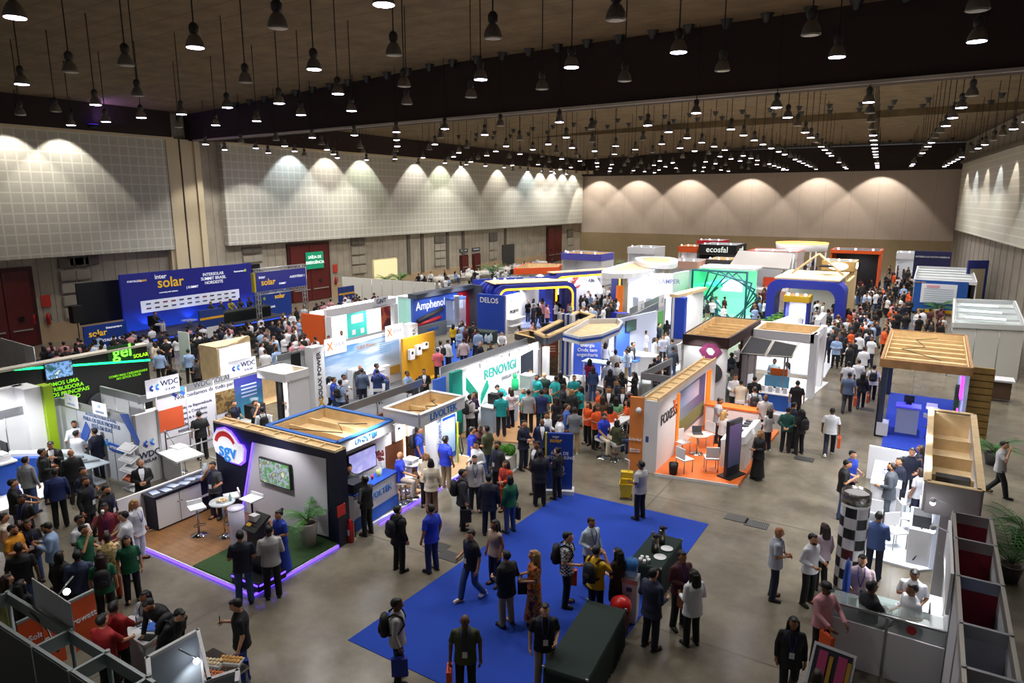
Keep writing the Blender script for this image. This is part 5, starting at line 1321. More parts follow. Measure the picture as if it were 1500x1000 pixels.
t = thing('leaflet_rack', 'white leaflet rack with slanted shelves beside the tall white pillar', 'rack', (g.x - .1, g.y + .2, 0)); put('foot', MB().box((0, 0, .02), (.6, .4, .04)), WHT, t); put('column', MB().box((0, .1, .75), (.08, .06, 1.5)), WHT, t)
for k in range(4):
    s2 = put('shelf', MB().box((0, 0, 0), (.75, .34, .02), M=Matrix.Translation((0, -.05, .35 + .34 * k)) @ Matrix.Rotation(R(28), 4, 'X')), WHT2, t)
    put('leaflets', MB().box((0, 0, 0), (.6, .26, .02), M=Matrix.Translation((0, -.06, .375 + .34 * k)) @ Matrix.Rotation(R(28), 4, 'X')), mat('#b5562c', .6) if k == 0 else mat('#c3c4c8', .6), s2)
c = thing('low_counter', 'low white counter printed with blue shapes along the stall front', 'counter', (0, 0, 0)); wl(c, 'body', (-24.6, 9.6), (-22.6, 11.0), 0, 1.0, .3, WHT); wl(c, 'blue_print', (-24.3, 9.62), (-23.6, 10.1), .05, .9, .32, bm2); wl(c, 'dark_print', (-23.4, 10.3), (-22.9, 10.65), .3, .8, .32, mat('#3b3e4c', .5))
# ------------------------------------------------------------------ white stall with printed list
T = stand('long white stall with printed texts, orange block and two white name boards')
XW = -21.85
yA = onX(242, 640, XW).y
wl(T, 'print_wall', (XW, 13.0), (XW, 17.2), 0, 2.35, .06, mat('#cfcdd6', .6)); wl(T, 'top_rail', (XW, 12.4), (XW, 18.4), 2.3, 2.55, .09, ALU)
for y in (13, 14.1, 15.2, 16.3, 17.2): put('post', MB().lathe([(.03, 0), (.03, 2.5)], 8, c=(XW + .03, y, 0)), mat('#b9b9c2', .5), T)
run(T, (-24.4, 12.6), (XW, 12.6), 2.5, WHT2)
q = onX(249, 613, XW); plate(T, 'orange_block', (XW + .05, q.y, q.z), R(90), .95, .75, mat('#c2502a', .6))
for py, s, sz in ((566, 'WDC SOLAR', .27), (577, 'Nós cuidamos de tudo para você!', .22), (594, 'Consultoria Especializada', .15), (602, 'Sistema Completo', .15), (610, 'Garantia e Suporte', .15), (622, 'Venha conhecer\nnossas soluções', .18)):
    q = onX(278, py, XW); text(T, s, (XW + .04, q.y + (.9 if sz > .2 and py < 580 else .1), q.z), R(90), sz, mat('#4a5068' if sz < .2 else '#2a2f4a', .5), bold=False)
xlogo(T, (XW + .05, onX(260, 574, XW).y, onX(260, 574, XW).z), R(90), .3)
for px, py in ((238, 565), (355, 537)):
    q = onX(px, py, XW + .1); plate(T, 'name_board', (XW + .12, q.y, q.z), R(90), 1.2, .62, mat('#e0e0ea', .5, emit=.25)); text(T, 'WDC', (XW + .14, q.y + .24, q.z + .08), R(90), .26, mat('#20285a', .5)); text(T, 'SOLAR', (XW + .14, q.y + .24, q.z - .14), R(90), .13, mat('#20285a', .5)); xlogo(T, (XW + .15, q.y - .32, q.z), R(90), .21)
q = onX(362, 560, XW); plate(T, 'purple_banner', (XW + .06, q.y, 1.5), R(90), 1.25, 1.65, grad_mat('banner_purple', '#2a2f86', '#3fa0b4', 'Y', .6, -.9)); plate(T, 'gold_photo', (XW + .05, q.y - 1.0, 1.6), R(90), .9, .8, blotch('gold_print', ['#3a2c1c', '#6b522c', '#8d7448', '#4a3820'], 3))
for k in range(4): plate(T, 'banner_line', (XW + .08, q.y, 2.0 - k * .14), R(90), .7, .05, mat('#b9c3e6', .5), .01)
for y in (13.6, 15.4, 17): spot(T, (XW + 1.6, y, 3.3), (XW + .3, y, .9), 180, 110, .6)
# small bright tower with plywood top
T = stand('narrow white tower with an open plywood top and lit back wall', 'display_tower', 'tower')
a, b2 = G(397, 538, 2.9), G(442, 536, 2.9)
Xt, Yt = -19.9, 17.0
tray(T, [(-20.7, 16.3), (-19.3, 16.3), (-19.3, 17.4), (-20.7, 17.4)], 2.5, 2.8, WHT, None, 1, cables=False)
wl(T, 'back_wall', (-20.65, 17.4), (-19.35, 17.4), 0, 2.5, .1, WHT); wl(T, 'side_wall', (-19.35, 16.5), (-19.35, 17.4), 0, 2.5, .12, WHT); wl(T, 'black_edge', (-20.8, 17.45), (-20.8, 17.2), 0, 2.5, .15, BLK)
plate(T, 'device_panel', (-20.2, 17.32, 1.35), 0, .4, .5, WHT2, .12); spot(T, (-20.0, 16.6, 2.45), (-20.0, 17.2, .8), 200, 130, .7, (1, .93, .82))
c = thing('service_counter', 'white counter with loose cables below the small bright tower', 'counter', (0, 0, 0)); wl(c, 'body', (-19.9, 15.6), (-18.5, 15.9), 0, 1.0, .5, WHT); wl(c, 'top', (-19.95, 15.6), (-18.45, 15.9), 1.0, 1.04, .56, WHT)
t = thing('coffee_machine', 'black coffee machine on a white cabinet by the purple banner', 'machine', (-20.9, 16.2, .95)); put('body', MB().box((0, 0, .28), (.45, .6, .5)), BLK, t); put('funnel', MB().lathe([(.08, .52), (.16, .75)], 12), GLASS, t)
c = thing('cabinet', 'white cabinet carrying the black coffee machine', 'cabinet', (0, 0, 0)); bx(c, 'body', (-20.9, 16.2, .46), (.6, 1.0, .92), WHT); bx(c, 'top', (-20.9, 16.2, .935), (.64, 1.04, .03), WHT2)
t = thing('folding_table', 'white slanted table in front of the printed white stall', 'table', (-20.0, 12.55, 0), R(-8)); put('tabletop', MB().box((0, 0, .88), (1.3, .9, .05)), WHT, t); put('front_panel', MB().box((0, -.3, .43), (1.25, .05, .86)), WHT2, t)
for x in (-.55, .55): put('leg', MB().lathe([(.025, 0), (.025, .86)], 8, c=(x, .35, 0)), CHROME, t)
g = G(266, 690)
t = thing('bar_table', 'small chrome-footed table with a screen arm beside the slanted table', 'table', G(266, 692)); put('column', MB().lathe([(.03, .02), (.03, .9)], 8), CHROME, t); put('base', MB().lathe([(.2, 0), (.2, .015), (.04, .05)], 18), CHROME, t); put('tabletop', MB().box((0, 0, .92), (.5, .4, .03)), WHT, t)
t = thing('mounting_rack', 'tilted aluminium mounting rack before the printed stall', 'rack', (-20.9, 13.55, 0), R(90)); put('rail', MB().tube([(-.8, .1, 1.15), (.8, .1, 1.15)], .03, 6).tube([(-.8, -.3, .8), (.8, -.3, .8)], .03, 6), ALU, t)
put('frame', MB().tube([(-.7, -.35, .02), (-.7, -.35, .75), (-.7, .35, 1.38), (-.7, .35, .02), (-.7, -.35, .02)], .025, 6).tube([(.7, -.35, .02), (.7, -.35, .75), (.7, .35, 1.38), (.7, .35, .02), (.7, -.35, .02)], .025, 6), ALU, t)
# ------------------------------------------------------------------ wooden stand with a glowing white wall
T = stand('light wood stand with a glowing white back wall beside the truss arch')
XA = G(308, 525).x
pA = G(365, 490, 2.5); 
XWd = -27.0
y0, y1 = onX(316, 500, XWd).y, onX(364, 490, XWd).y
wl(T, 'glow_wall', (XWd, y0), (XWd, y1), .3, 2.35, .1, mat('#dfe8f6', .5, emit=.8)); wl(T, 'wood_frame', (XWd - .1, y0 - .8), (XWd - .1, y1 + .1), 0, 2.6, .12, PLY2); bx(T, 'wood_side', (XWd + .5, y0 - .75, 1.3), (1.3, .1, 2.6), PLY2); put('wood_top', MB().prism([(XWd - .1, y0 - .8), (XWd + 1.1, y0 - .8), (XWd + 1.1, y0 - .2), (XWd, y1)], 2.6, 2.68), PLY2, T)
put('floor', MB().prism([(XWd, y0 - .7), (XWd + 2.6, y0 - .7), (XWd + 2.6, y1), (XWd, y1)], 0, .05), FLOORW, T)
c = thing('service_counter', 'wooden counter with a grey top before the glowing white wall', 'counter', (0, 0, .05)); wl(c, 'body', (XWd + 1.5, y0), (XWd + 1.5, y1), 0, .95, .5, PLY2); wl(c, 'top', (XWd + 1.5, y0), (XWd + 1.5, y1), .95, 1.0, .6, mat('#8f9298', .4))
for i, y in enumerate((y0 - .3, y0 + .35)):
    t = thing('tilted_panel', ('dark tilted panel box at the wooden stand, nearer one', 'dark tilted panel box at the wooden stand, farther one')[i], 'display', (XWd + 2.2 - .5 * i, y - .6, .05)); put('panel', MB().box((0, 0, 0), (.6, .9, .2), M=Matrix.Translation((0, 0, 1.05)) @ Matrix.Rotation(R(-35), 4, 'Y')), mat('#26282c', .4), t); put('stand', MB().box((0, 0, .4), (.4, .5, .8)), PLY2, t)
spot(T, (XWd + 1.2, y0 + .8, 3.0), (XWd + 1, y0 + .8, .5), 90, 120, .6)
t = stand('pale green roll-up banner behind the light-blue shirts', 'rollup_banner', 'banner'); g = G(275, 548); put('banner', MB().box((g.x - .5, g.y + .3, 1.1), (.9, .04, 2.1)), grad_mat('mint_print', '#9fc4bc', '#d8e6e0', 'Z', 0, 2), t); put('base', MB().box((g.x - .5, g.y + .3, .04), (.95, .25, .08)), ALU, t)
# ------------------------------------------------------------------ sky mural stand
T = stand('white stand with a sky-blue mural and tall white pillars lettered in black')
XS = -22.15
wl(T, 'wall', (XS - .1, 20.0), (XS - .1, 27.2), 0, 2.6, .12, WHT); run(T, (XS - .25, 18.6), (XS - .25, 26.8), 2.66, WHT2)
def sky_mat():
    m = grad_mat('sky_mural', '#c9d6e2', '#4b86c4', 'Z', .7, 2.4); nt = m.node_tree; N = nt.nodes.new; L = nt.links.new
    b = nt.nodes['Principled BSDF']; src = b.inputs['Base Color'].links[0].from_socket
    tc = N('ShaderNodeTexCoord'); mp = N('ShaderNodeMapping'); mp.inputs['Rotation'].default_value = (R(40), 0, 0); mp.inputs['Scale'].default_value = (1, .35, 1.8); L(tc.outputs['Object'], mp.inputs[0])
    n = N('ShaderNodeTexNoise'); n.inputs['Scale'].default_value = 1.6; L(mp.outputs[0], n.inputs['Vector'])
    r = N('ShaderNodeValToRGB'); r.color_ramp.elements[0].position = .45; r.color_ramp.elements[1].position = .75; L(n.outputs['Fac'], r.inputs['Fac'])
    x = N('ShaderNodeMix'); x.data_type = 'RGBA'; x.inputs['B'].default_value = lin('#dfe8ee'); L(src, x.inputs['A']); L(r.outputs['Color'], x.inputs['Factor']); L(x.outputs['Result'], b.inputs['Base Color'])
    return m
put('mural', MB().box((XS - .02, 23.3, 1.5), (.03, 5.3, 1.9)), sky_mat(), T); put('yellow_print', MB().prism([(XS, 24.8), (XS + .02, 24.8), (XS + .02, 25.95), (XS, 25.95)], .45, .85), mat('#b98a2c', .6), T)
text(T, 'SolaX Power', (XS + .01, 23.6, 2.2), R(90), .24, mat('#c08a5a', .5), bold=False)
for k in range(6): plate(T, 'text_line', (XS + .01, 24.9, 2.2 - k * .1), R(90), .8, .035, mat('#6f93b8', .5), .01)
bx(T, 'pillar', (XS + .1, 20.3, 1.4), (.5, .62, 2.8), WHT); bx(T, 'pillar', (XS + .1, 26.7, 1.4), (.5, .62, 2.8), WHT)
for y in (20.3, 26.7): text(T, 'SOLAX POWER', (XS + .36, y, 1.55), R(90), .3, mat('#2c2d33', .5), roll=R(90)); text(T, 'X', (XS + .36, y, .35), R(90), .5, YEL)
for px, py in ((491, 506), (577, 486)):
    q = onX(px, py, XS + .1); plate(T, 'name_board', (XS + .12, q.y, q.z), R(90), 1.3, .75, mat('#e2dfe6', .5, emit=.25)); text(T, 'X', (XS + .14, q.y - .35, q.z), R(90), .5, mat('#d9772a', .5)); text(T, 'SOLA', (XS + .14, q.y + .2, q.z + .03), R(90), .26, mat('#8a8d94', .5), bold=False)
wl(T, 'black_side', (XS - .6, 19.55), (XS - .2, 19.55), 0, 2.6, .5, BLK)
for y in (21.2, 25.2): v = thing('battery_unit', 'white battery unit before the sky mural, ' + ('left' if y < 23 else 'right') + ' one', 'device', (XS + .3, y + 1.2, 0)); put('casing', MB().box((0, 0, .7), (.3, .55, 1.4)), WHT, v); put('display', MB().box((.155, 0, 1.1), (.01, .15, .1)), BLK, v)
put('floor', MB().prism([(XS, 20), (-19, 20), (-19, 27), (XS, 27)], 0, .03), mat('#6d6f74', .7), T)
for i, (px, py) in enumerate(((543, 580), (560, 570))):
    c = thing('bar_counter', ('white counter with a loose cable under the sky mural', 'white high table under the sky mural')[i], 'counter', G(px, py) + Vector((-.3, .3, .03))); put('body', MB().box((0, 0, .5), (.5, 1.5 - .8 * i, 1.0)), WHT, c); put('top', MB().box((0, 0, 1.02), (.6, 1.6 - .8 * i, .04)), WHT, c)
c = thing('bar_counter', 'white counter with a glass side at the left of the sky mural', 'counter', G(520, 573) + Vector((-.3, 0, .03))); put('body', MB().box((0, 0, .48), (.5, .9, .96)), WHT, c); put('top', MB().box((0, 0, .98), (.55, 1.0, .04)), WHT, c)
for y in (21.5, 23.5, 25.5): spot(T, (XS + 1.7, y, 3.2), (XS + .2, y, 1.2), 170, 110, .6)
# yellow wall with inverters
T = stand('deep yellow wall carrying three white inverters', 'inverter_stand', 'stand')
XY = -21.15
wl(T, 'wall', (XY - .1, 25.1), (XY - .1, 27.6), 0, 2.35, .15, mat('#c28c14', .55)); put('ledge', MB().prism([(XY, 25.1), (XY + .35, 25.1), (XY + .35, 27.4), (XY, 27.4)], 0, .12), mat('#d6a31c', .5), T)
for i, y in enumerate((25.55, 26.1, 26.65)): v = thing('inverter', 'white inverter on the yellow wall, ' + ('left one', 'middle one', 'right one')[i], 'device', (XY + .08, y, 1.55 + .12 * i)); put('casing', MB().box((0, 0, 0), (.16, .36, .5 if i < 2 else .3)), WHT, v); put('display', MB().box((.085, 0, .08), (.01, .14, .14)), BLK, v)
spot(T, (XY + 1.5, 26.3, 3.0), (XY, 26.3, 1.2), 110, 100, .6)
# ------------------------------------------------------------------ teal screened stand
T = stand('white framed stand with a glowing white wall and teal picture, orange left edge')
y0, y1 = 26.4, 32.5; XT = -28.1
q0, q1 = onX(484, 458, XT), onX(577, 440, XT)
wl(T, 'glow_wall', (XT - 1.6, q0.y), (XT - 1.6, q1.y + 2.2), 0, 2.7, .1, mat('#e6eef2', .5, emit=.9)); wl(T, 'fascia', (XT, q0.y - .4), (XT, q1.y + .1), 2.55, 3.0, .2, WHT); wl(T, 'top_glow', (XT - .1, q0.y), (XT - .1, q1.y), 3.0, 3.06, .3, LED)
bx(T, 'orange_side', (XT - .8, q0.y - .55, 1.35), (1.7, .15, 2.7), mat('#c2501a', .6)); bx(T, 'white_side', (XT, q0.y - .3, 1.3), (.3, .4, 2.6), WHT); bx(T, 'white_side', (XT, q1.y, 1.3), (.3, .35, 2.6), WHT)
ym = q0.y + (q1.y - q0.y) * .75
plate(T, 'teal_picture', (XT - 1.5, ym - .4, 1.45), R(90), 1.7, 1.9, mat('#35a79c', .5, emit=.5)); plate(T, 'picture_block', (XT - 1.47, ym - .4, 1.8), R(90), 1.0, .5, mat('#d6efe8', .5, emit=.6)); plate(T, 'picture_block', (XT - 1.47, ym - .75, 1.0), R(90), .3, .3, WHT); plate(T, 'picture_block', (XT - 1.47, ym, 1.0), R(90), .3, .3, WHT)
plate(T, 'photo_panel', (XT - 1.5, q1.y + 1.1, 1.5), R(90), 1.3, 1.9, blotch('red_photo_print', ['#3a1612', '#6b1a14', '#a2502a', '#46201c'], .8)); plate(T, 'dark_photo', (XT - 1.5, q0.y + .5, 1.4), R(90), 1.2, 1.8, blotch('blue_photo', ['#0f1a26', '#1a2c40', '#2a4560'], 3))
plate(T, 'name_board', (XT + .15, ym, 2.95), R(90), 1.3, .5, WHT); text(T, 'GNT', (XT + .18, ym, 2.95), R(90), .42, mat('#3a4060', .5), bold=False)
for y in (q0.y + 1, q1.y - 1): spot(T, (XT - .4, y, 2.5), (XT - 1.2, y, .8), 150, 130, .6)
# small teal-lit display right of it
T = stand('small pale green glass display case between the mural and the blue picture stand', 'display_case', 'display'); g = G(596, 480); bx(T, 'case', (g.x, g.y, 1.1), (.9, 1.0, 2.2), mat('#9fd0c2', .3, emit=.4)); bx(T, 'cap', (g.x, g.y, 2.25), (1.0, 1.1, .1), WHT)
# ------------------------------------------------------------------ blue picture stand
T = stand('blue stand with white lettering and cable pictures, dark end wall')
XM = -28.0
q0, q1 = onX(612, 440, XM), onX(680, 423, XM)
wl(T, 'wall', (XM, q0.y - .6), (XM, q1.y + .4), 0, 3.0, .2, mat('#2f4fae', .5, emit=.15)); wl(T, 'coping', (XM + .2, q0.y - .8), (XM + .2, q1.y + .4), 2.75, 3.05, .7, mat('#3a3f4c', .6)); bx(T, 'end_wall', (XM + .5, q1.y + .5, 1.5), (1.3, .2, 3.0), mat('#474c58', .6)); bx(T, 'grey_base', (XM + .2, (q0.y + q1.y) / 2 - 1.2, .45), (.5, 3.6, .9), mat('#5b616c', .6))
text(T, 'Amphenol', (XM + .13, q0.y + 1.2, 2.15), R(90), .75, mat('#e8ecf6', .5, emit=.4)); text(T, 'Amphenol', (XM + .47, q0.y + .9, .6), R(90), .3, mat('#2b62b8', .5))
put('cable_picture', MB().tube([(XM + .13, q0.y - .3, 1.2), (XM + .13, q0.y + 2.4, 1.7)], .16, 8), DKGREY, T); put('cable_picture', MB().tube([(XM + .13, q0.y - .3, .95), (XM + .13, q0.y + 2.2, 1.15)], .13, 8), mat('#b3262a', .5), T)
plate(T, 'lit_panel', (XM + .13, q1.y - 1, 1.9), R(90), 1.2, .9, mat('#a9bde6', .4, emit=.6))
c = thing('glass_cabinet', 'glass showcase with white shelves in the blue picture stand', 'cabinet', (XM + .7, (q0.y + q1.y) / 2 + .6, 0)); put('case', MB().box((0, 0, 1.2), (.6, 1.5, 2.2)), mat('#c3d2ea', .1, alpha=.35), c); put('cap', MB().box((0, 0, 2.35), (.65, 1.55, .12)), mat('#3a5fb8', .5), c); put('base', MB().box((0, 0, .25), (.62, 1.5, .5)), WHT, c)
for y in (q0.y + 1, q1.y - 1.5): spot(T, (XM + 1.6, y, 3.2), (XM, y, 1.2), 150, 110, .6)
# ------------------------------------------------------------------ blue box stand
T = stand('bright blue box wall lettered in white above the green draped table')
gd = G(738, 489); Xd = gd.x
q0 = onX(737, 437, Xd)
Yd0 = gd.y
xl = onY(699, 437, Yd0).x
bx(T, 'blue_wall', ((xl + Xd) / 2, Yd0 + .15, 1.3), (Xd - xl, .3, 2.6), mat('#123a9c', .5)); bx(T, 'white_wall', (Xd + .02, Yd0 + 1.2, 1.3), (.15, 2.1, 2.6), WHT)
text(T, 'DELOS', ((xl + Xd) / 2 - .1, Yd0 - .02, 2.2), 0, .5, WHT); text(T, 'DELOS', (Xd + .11, Yd0 + 1.1, 2.2), R(90), .45, mat('#b9bcc4', .5)); text(T, 'PROJETO', (Xd + .11, Yd0 + 1.2, 1.4), R(90), .28, DKGREY)
for k in range(2): put('shelf', MB().box((Xd + .3, Yd0 + 1.2, .5 + k * .45), (.4, 1.8, .05)), WHT, T)
spot(T, (Xd + 1.2, Yd0 + 1.2, 3.0), (Xd, Yd0 + 1.2, 1.2), 160, 110, .6)
def draped(label, A, B, w2, h, m, name='draped_table'):
    t = thing(name, label, 'table'); A = Vector(A[:2]); B = Vector(B[:2]); d = (B - A); L = d.length; d.normalize(); n = Vector((-d.y, d.x))
    put('tabletop', MB().wall(A, B, h - .03, h - .005, w2), PLY2, t)
    mb = MB(); per = []
    cor = [A - n * w2 / 2 - d * .02, B - n * w2 / 2 + d * .02, B + n * w2 / 2 + d * .02, A + n * w2 / 2 - d * .02]
    for i in range(4):
        a, b = cor[i], cor[(i + 1) % 4]; k = max(6, int((b - a).length / .07)); e = (b - a).normalized(); o2 = Vector((e.y, -e.x))
        for j in range(k):
            per.append((a + (b - a) * j / k, o2, j))
    top = [mb.bm.verts.new((p.x, p.y, h)) for p, o2, j in per]; mid = [mb.bm.verts.new((*(p + o2 * (.012 + .012 * (j % 2))), h - .1)) for p, o2, j in per]; lo = [mb.bm.verts.new((*(p + o2 * (.02 + .035 * (j % 2))), .012)) for p, o2, j in per]
    k = len(per); mb._f(top)
    for i in range(k):
        mb._f([mid[i], mid[(i + 1) % k], top[(i + 1) % k], top[i]], True); mb._f([lo[i], lo[(i + 1) % k], mid[(i + 1) % k], mid[i]], True)
    put('tablecloth', mb, m, t)
    mb = MB()
    for i in range(4): mb.box((cor[i].x, cor[i].y, h), (.05, .03, .04))
    put('clip', mb, mat('#9a9c9a', .4), t)
    return t
GREEN = mat('#0f241f', .85)
draped('green draped table with water bottles in front of the blue box wall', G(684, 499), G(724, 503), .8, .78, GREEN)
T = tag(put('carpet', MB().prism([tuple(G(632, 512)[:2]), tuple(G(668, 500)[:2]), tuple(G(715, 518)[:2]), tuple(G(640, 545)[:2])], 0, .012), mat('#1d4fb0', .95)), 'small blue carpet beyond the white railed stall', 'carpet')
for i, (px, py) in enumerate(((712, 500), (716, 502), (719, 499))): tag(put('water_bottle', MB().lathe([(.1, 0), (.1, .3), (.04, .4), (.04, .44)], 12), mat('#c9d9e6', .15, alpha=.7), loc=G(px, py, .79)), 'clear water bottle on the green draped table by the blue box wall', 'bottle', 'water bottles on the far green table')
t = thing('charging_column', 'slender white lamp column with a ring foot on the far floor', 'column', G(670, 501)); put('column', MB().lathe([(.16, 0), (.16, 2.9), (.2, 2.92), (.2, 3.0)], 16), WHT, t); put('ring', MB().lathe([(.3, .9), (.32, .96), (.18, 1.0)], 18), WHT2, t); put('foot', MB().lathe([(.3, 0), (.3, .05)], 18), WHT, t)
# ------------------------------------------------------------------ blue carpet area with refreshments
tag(put('carpet', MB().prism([(-9.45, 9.15), (-8.95, 18.15), (-4.5, 18.2), (-4.6, 9.0)], 0, .012), mat('#123a9e', .95, noise=.12, nscale=.8)), 'large blue carpet in the middle foreground', 'carpet')
g = G(819, 721)
t = thing('network_banner', 'blue standing banner with a yellow edge and white lettering on a white foot', 'banner', (g.x, g.y, .012), R(24))
put('foot', MB().box((0, 0, .06), (.92, .42, .12)), WHT, t); put('panel', MB().box((0, 0, 1.0), (.80, .12, 1.85)), mat('#173a8e', .5), t); put('edge', MB().box((-.42, 0, 1.0), (.05, .13, 1.86)), mat('#d9c81c', .5), t)
for s, z, sz, m in (('inter', 1.82, .11, WHT), ('solar', 1.70, .19, mat('#e3a91c', .5)), ('ÁREA DE\nNETWORKING', 1.22, .14, WHT), ('((•))', .8, .2, WHT), ('network aqui\nestá no ar', .62, .07, WHT)):
    new('lettering', text_mesh(s, sz, .005, bold=True), m, t, mw=face_matrix((-.12 if z > 1.6 else 0, -.065, z), 0))
put('square_mark', MB().box((.0, -.065, .4), (.16, .01, .22)), mat('#2f7fd8', .5), t)
CLIPW = mat('#c9c9c4', .6)
draped('long green draped table at the bottom of the picture', G(888, 886, .76), G(828, 985, .76), .82, .76, GREEN)
draped('green draped table with steel coffee flasks on the right of the carpet', G(977, 785, .76), G(945, 826, .76), .75, .76, GREEN)
for i, (px, py) in enumerate(((969, 796), (959, 808))):
    q = G(px, py, .76)
    t = thing('coffee_flask', 'steel coffee flask with black lid on the green table, ' + ('farther' if i == 0 else 'nearer') + ' one', 'flask', (q.x, q.y, .762)); put('body', MB().lathe([(.085, 0), (.085, .34), (.06, .38)], 16), mat('#8f887c', .25, .9), t); put('lid', MB().lathe([(.065, .38), (.06, .44), (.0, .45)], 14).box((.06, 0, .43), (.12, .06, .04)), BLK, t)
    c = G(px + 4, py + 2, .76); tag(put('saucer', MB().lathe([(.0, 0), (.12, .006), (.15, .02), (.13, .016)], 16), WHT, loc=(c.x + .12, c.y - .16, .762)), 'white saucer beside the ' + ('farther' if i == 0 else 'nearer') + ' steel flask', 'saucer')
q = G(944, 822, .76)
for k in range(5): tag(put('paper_cup', MB().lathe([(.03, 0), (.04, .09)], 10), WHT, loc=(q.x + .1 * math.cos(k * 1.26), q.y + .1 * math.sin(k * 1.26), .762)), 'white paper cup in the cluster nearest the water cooler', 'cup', 'cups on the green table')
q = G(922, 906)
t = thing('water_cooler', 'white water cooler with a big blue bottle', 'cooler', (q.x, q.y, .012), R(10)); put('cabinet', MB().box((0, 0, .5), (.33, .33, 1.0)), mat('#c6c4cc', .5), t); put('tap_panel', MB().box((0, 0, .96), (.34, .34, .1)), ALU, t); put('bottle', MB().lathe([(.06, 1.0), (.14, 1.06), (.145, 1.18), (.135, 1.2), (.145, 1.22), (.145, 1.38), (.0, 1.4)], 18), mat('#3f7fc9', .08, alpha=.62), t); put('sticker', MB().box((0, -.168, .78), (.12, .006, .1)), mat('#3a4a78', .5), t)
q = G(908, 925)
t = thing('waste_bin', 'red plastic bin with a swing lid beside the water cooler', 'bin', (q.x, q.y, .012)); put('body', MB().lathe([(.17, 0), (.21, .55)], 18), mat('#5a0d0e', .5), t); put('lid', MB().lathe([(.23, .55), (.23, .6), (.2, .72), (.08, .8), (0, .81)], 18), mat('#c41818', .35), t)
g = G(917, 729)
t = thing('mop_bucket', 'yellow mop bucket on castors with a white handle', 'bucket', (g.x, g.y, 0), R(20)); YB = mat('#dfbf1c', .45)
put('tub', MB().lathe([(.2, .08), (.27, .5), (.28, .52), (.25, .52), (.19, .12)], 4, M=Matrix.Rotation(R(45), 4, 'Z'), smooth=False, sc=(1.1, 1)), YB, t); put('wringer', MB().box((0, .12, .66), (.36, .2, .3)).box((0, -.02, .55), (.3, .1, .16)), mat('#d2b016', .45), t); put('handle', MB().tube([(.05, .14, .78), (.05, .16, 1.15), (-.08, .16, 1.2)], .022, 8), WHT, t)
for x in (-.16, .16):
    for y in (-.14, .14): put('castor', MB().lathe([(.04, -.015), (.04, .015)], 12, M=Matrix.Translation((x, y, .04)) @ Matrix.Rotation(R(90), 4, 'Y')), BLK, t)

# ------------------------------------------------------------------ orange floored stand
T = stand('white and orange stand with an orange floor and a long photo wall')
XF = -7.0
put('floor', MB().prism([(XF, 20.75), (-4.4, 21.15), (-4.3, 27.4), (XF, 27.4)], 0, .1), mat('#d0641c', .55), T); put('floor_edge', MB().wall((XF, 20.74), (-4.38, 21.14), 0, .1, .03), WHT, T)
wl(T, 'wall', (XF - .25, 20.9), (XF - .25, 27.9), 0, 2.48, .5, mat('#d4d2d4', .6)); wl(T, 'top_lining', (XF - .25, 21), (XF - .25, 27.8), 2.48, 2.5, .4, PLY)
mb = MB(); mb.wall((XF - .03, 20.9), (XF - .03, 27.9), 2.48, 2.6, .05); mb.wall((XF - .48, 20.9), (XF - .48, 27.9), 2.48, 2.6, .05)
for k in range(10): mb.box((XF - .25, 21.2 + k * .72, 2.52), (.44, .05, .06))
put('batten', mb, PLY2, T)
wl(T, 'orange_pillar', (XF - .95, 20.85), (XF - .5, 20.95), 0, 2.55, .12, mat('#cf7c3a', .6)); 
text(T, 'SolarSul', (XF - .73, 20.82, 1.1), R(12), .13, WHT); text(T, '@solar.com\n@solar.com', (XF - .73, 20.82, .72), R(12), .07, WHT)
put('pillar_lamp', MB().ball((XF - .62, 20.75, 2.15), .1, 10), WHT, T)
plate(T, 'photo_wall', (XF + .02, 24.6, 1.45), R(90), 3.4, 1.7, grad_mat('roof_print', '#6f7a86', '#4a4470', 'X', -1.5, 1.2)); plate(T, 'photo_sky', (XF + .035, 24.2, 1.95), R(90), 2.4, .6, grad_mat('roof_sky', '#5f86b4', '#b9a7b4', 'X', -1.2, 1.2)); plate(T, 'photo_field', (XF + .035, 24.6, .95), R(90), 3.2, .5, mat('#6b6a3c', .6))
text(T, 'FOXESS', (XF + .02, 22.0, 1.75), R(90), .5, mat('#2a2a38', .5)); text(T, 'X', (XF + .025, 22.55, 1.95), R(90), .55, mat('#d9641c', .5)); plate(T, 'sticker', (XF - .25, 20.63, 1.25), 0, .1, .2, mat('#3a4a86', .5), .02)
for y in (22.9, 26.6, 26.9): plate(T, 'orange_strip', (XF + .05, y, 1.2), R(90), .12, 2.2, mat('#ef7a1c', .5, emit=.5), .06)
c = thing('long_counter', 'white back counter with an orange top in the orange floored stand', 'counter', (0, 0, .1)); bx(c, 'body', (-5.6, 26.2, .5), (2.4, .5, 1.0), WHT); bx(c, 'top', (-5.6, 26.2, 1.03), (2.5, .6, .06), mat('#e0641a', .5)); bx(c, 'orange_leg', (-4.45, 26.2, .5), (.1, .55, 1.0), mat('#e0641a', .5))
for i, (x, y) in enumerate(((-4.9, 22.9), (-4.85, 24.1))):
    t = thing('showcase', 'white slope topped showcase with devices, ' + ('nearer' if i == 0 else 'farther') + ' one', 'showcase', (x, y, .1)); put('body', MB().box((0, 0, .45), (.8, 1.0, .9)), mat('#d6d0ca', .5), t); put('sloped_top', MB().box((0, 0, 0), (.8, 1.02, .25), M=Matrix.Translation((0, 0, .95)) @ Matrix.Rotation(R(-16), 4, 'Y')), WHT, t)
    for k in range(3): put('device', MB().box((.02, -.3 + .3 * k, 1.12 - .0), (.22, .16, .06)), DKGREY, t)
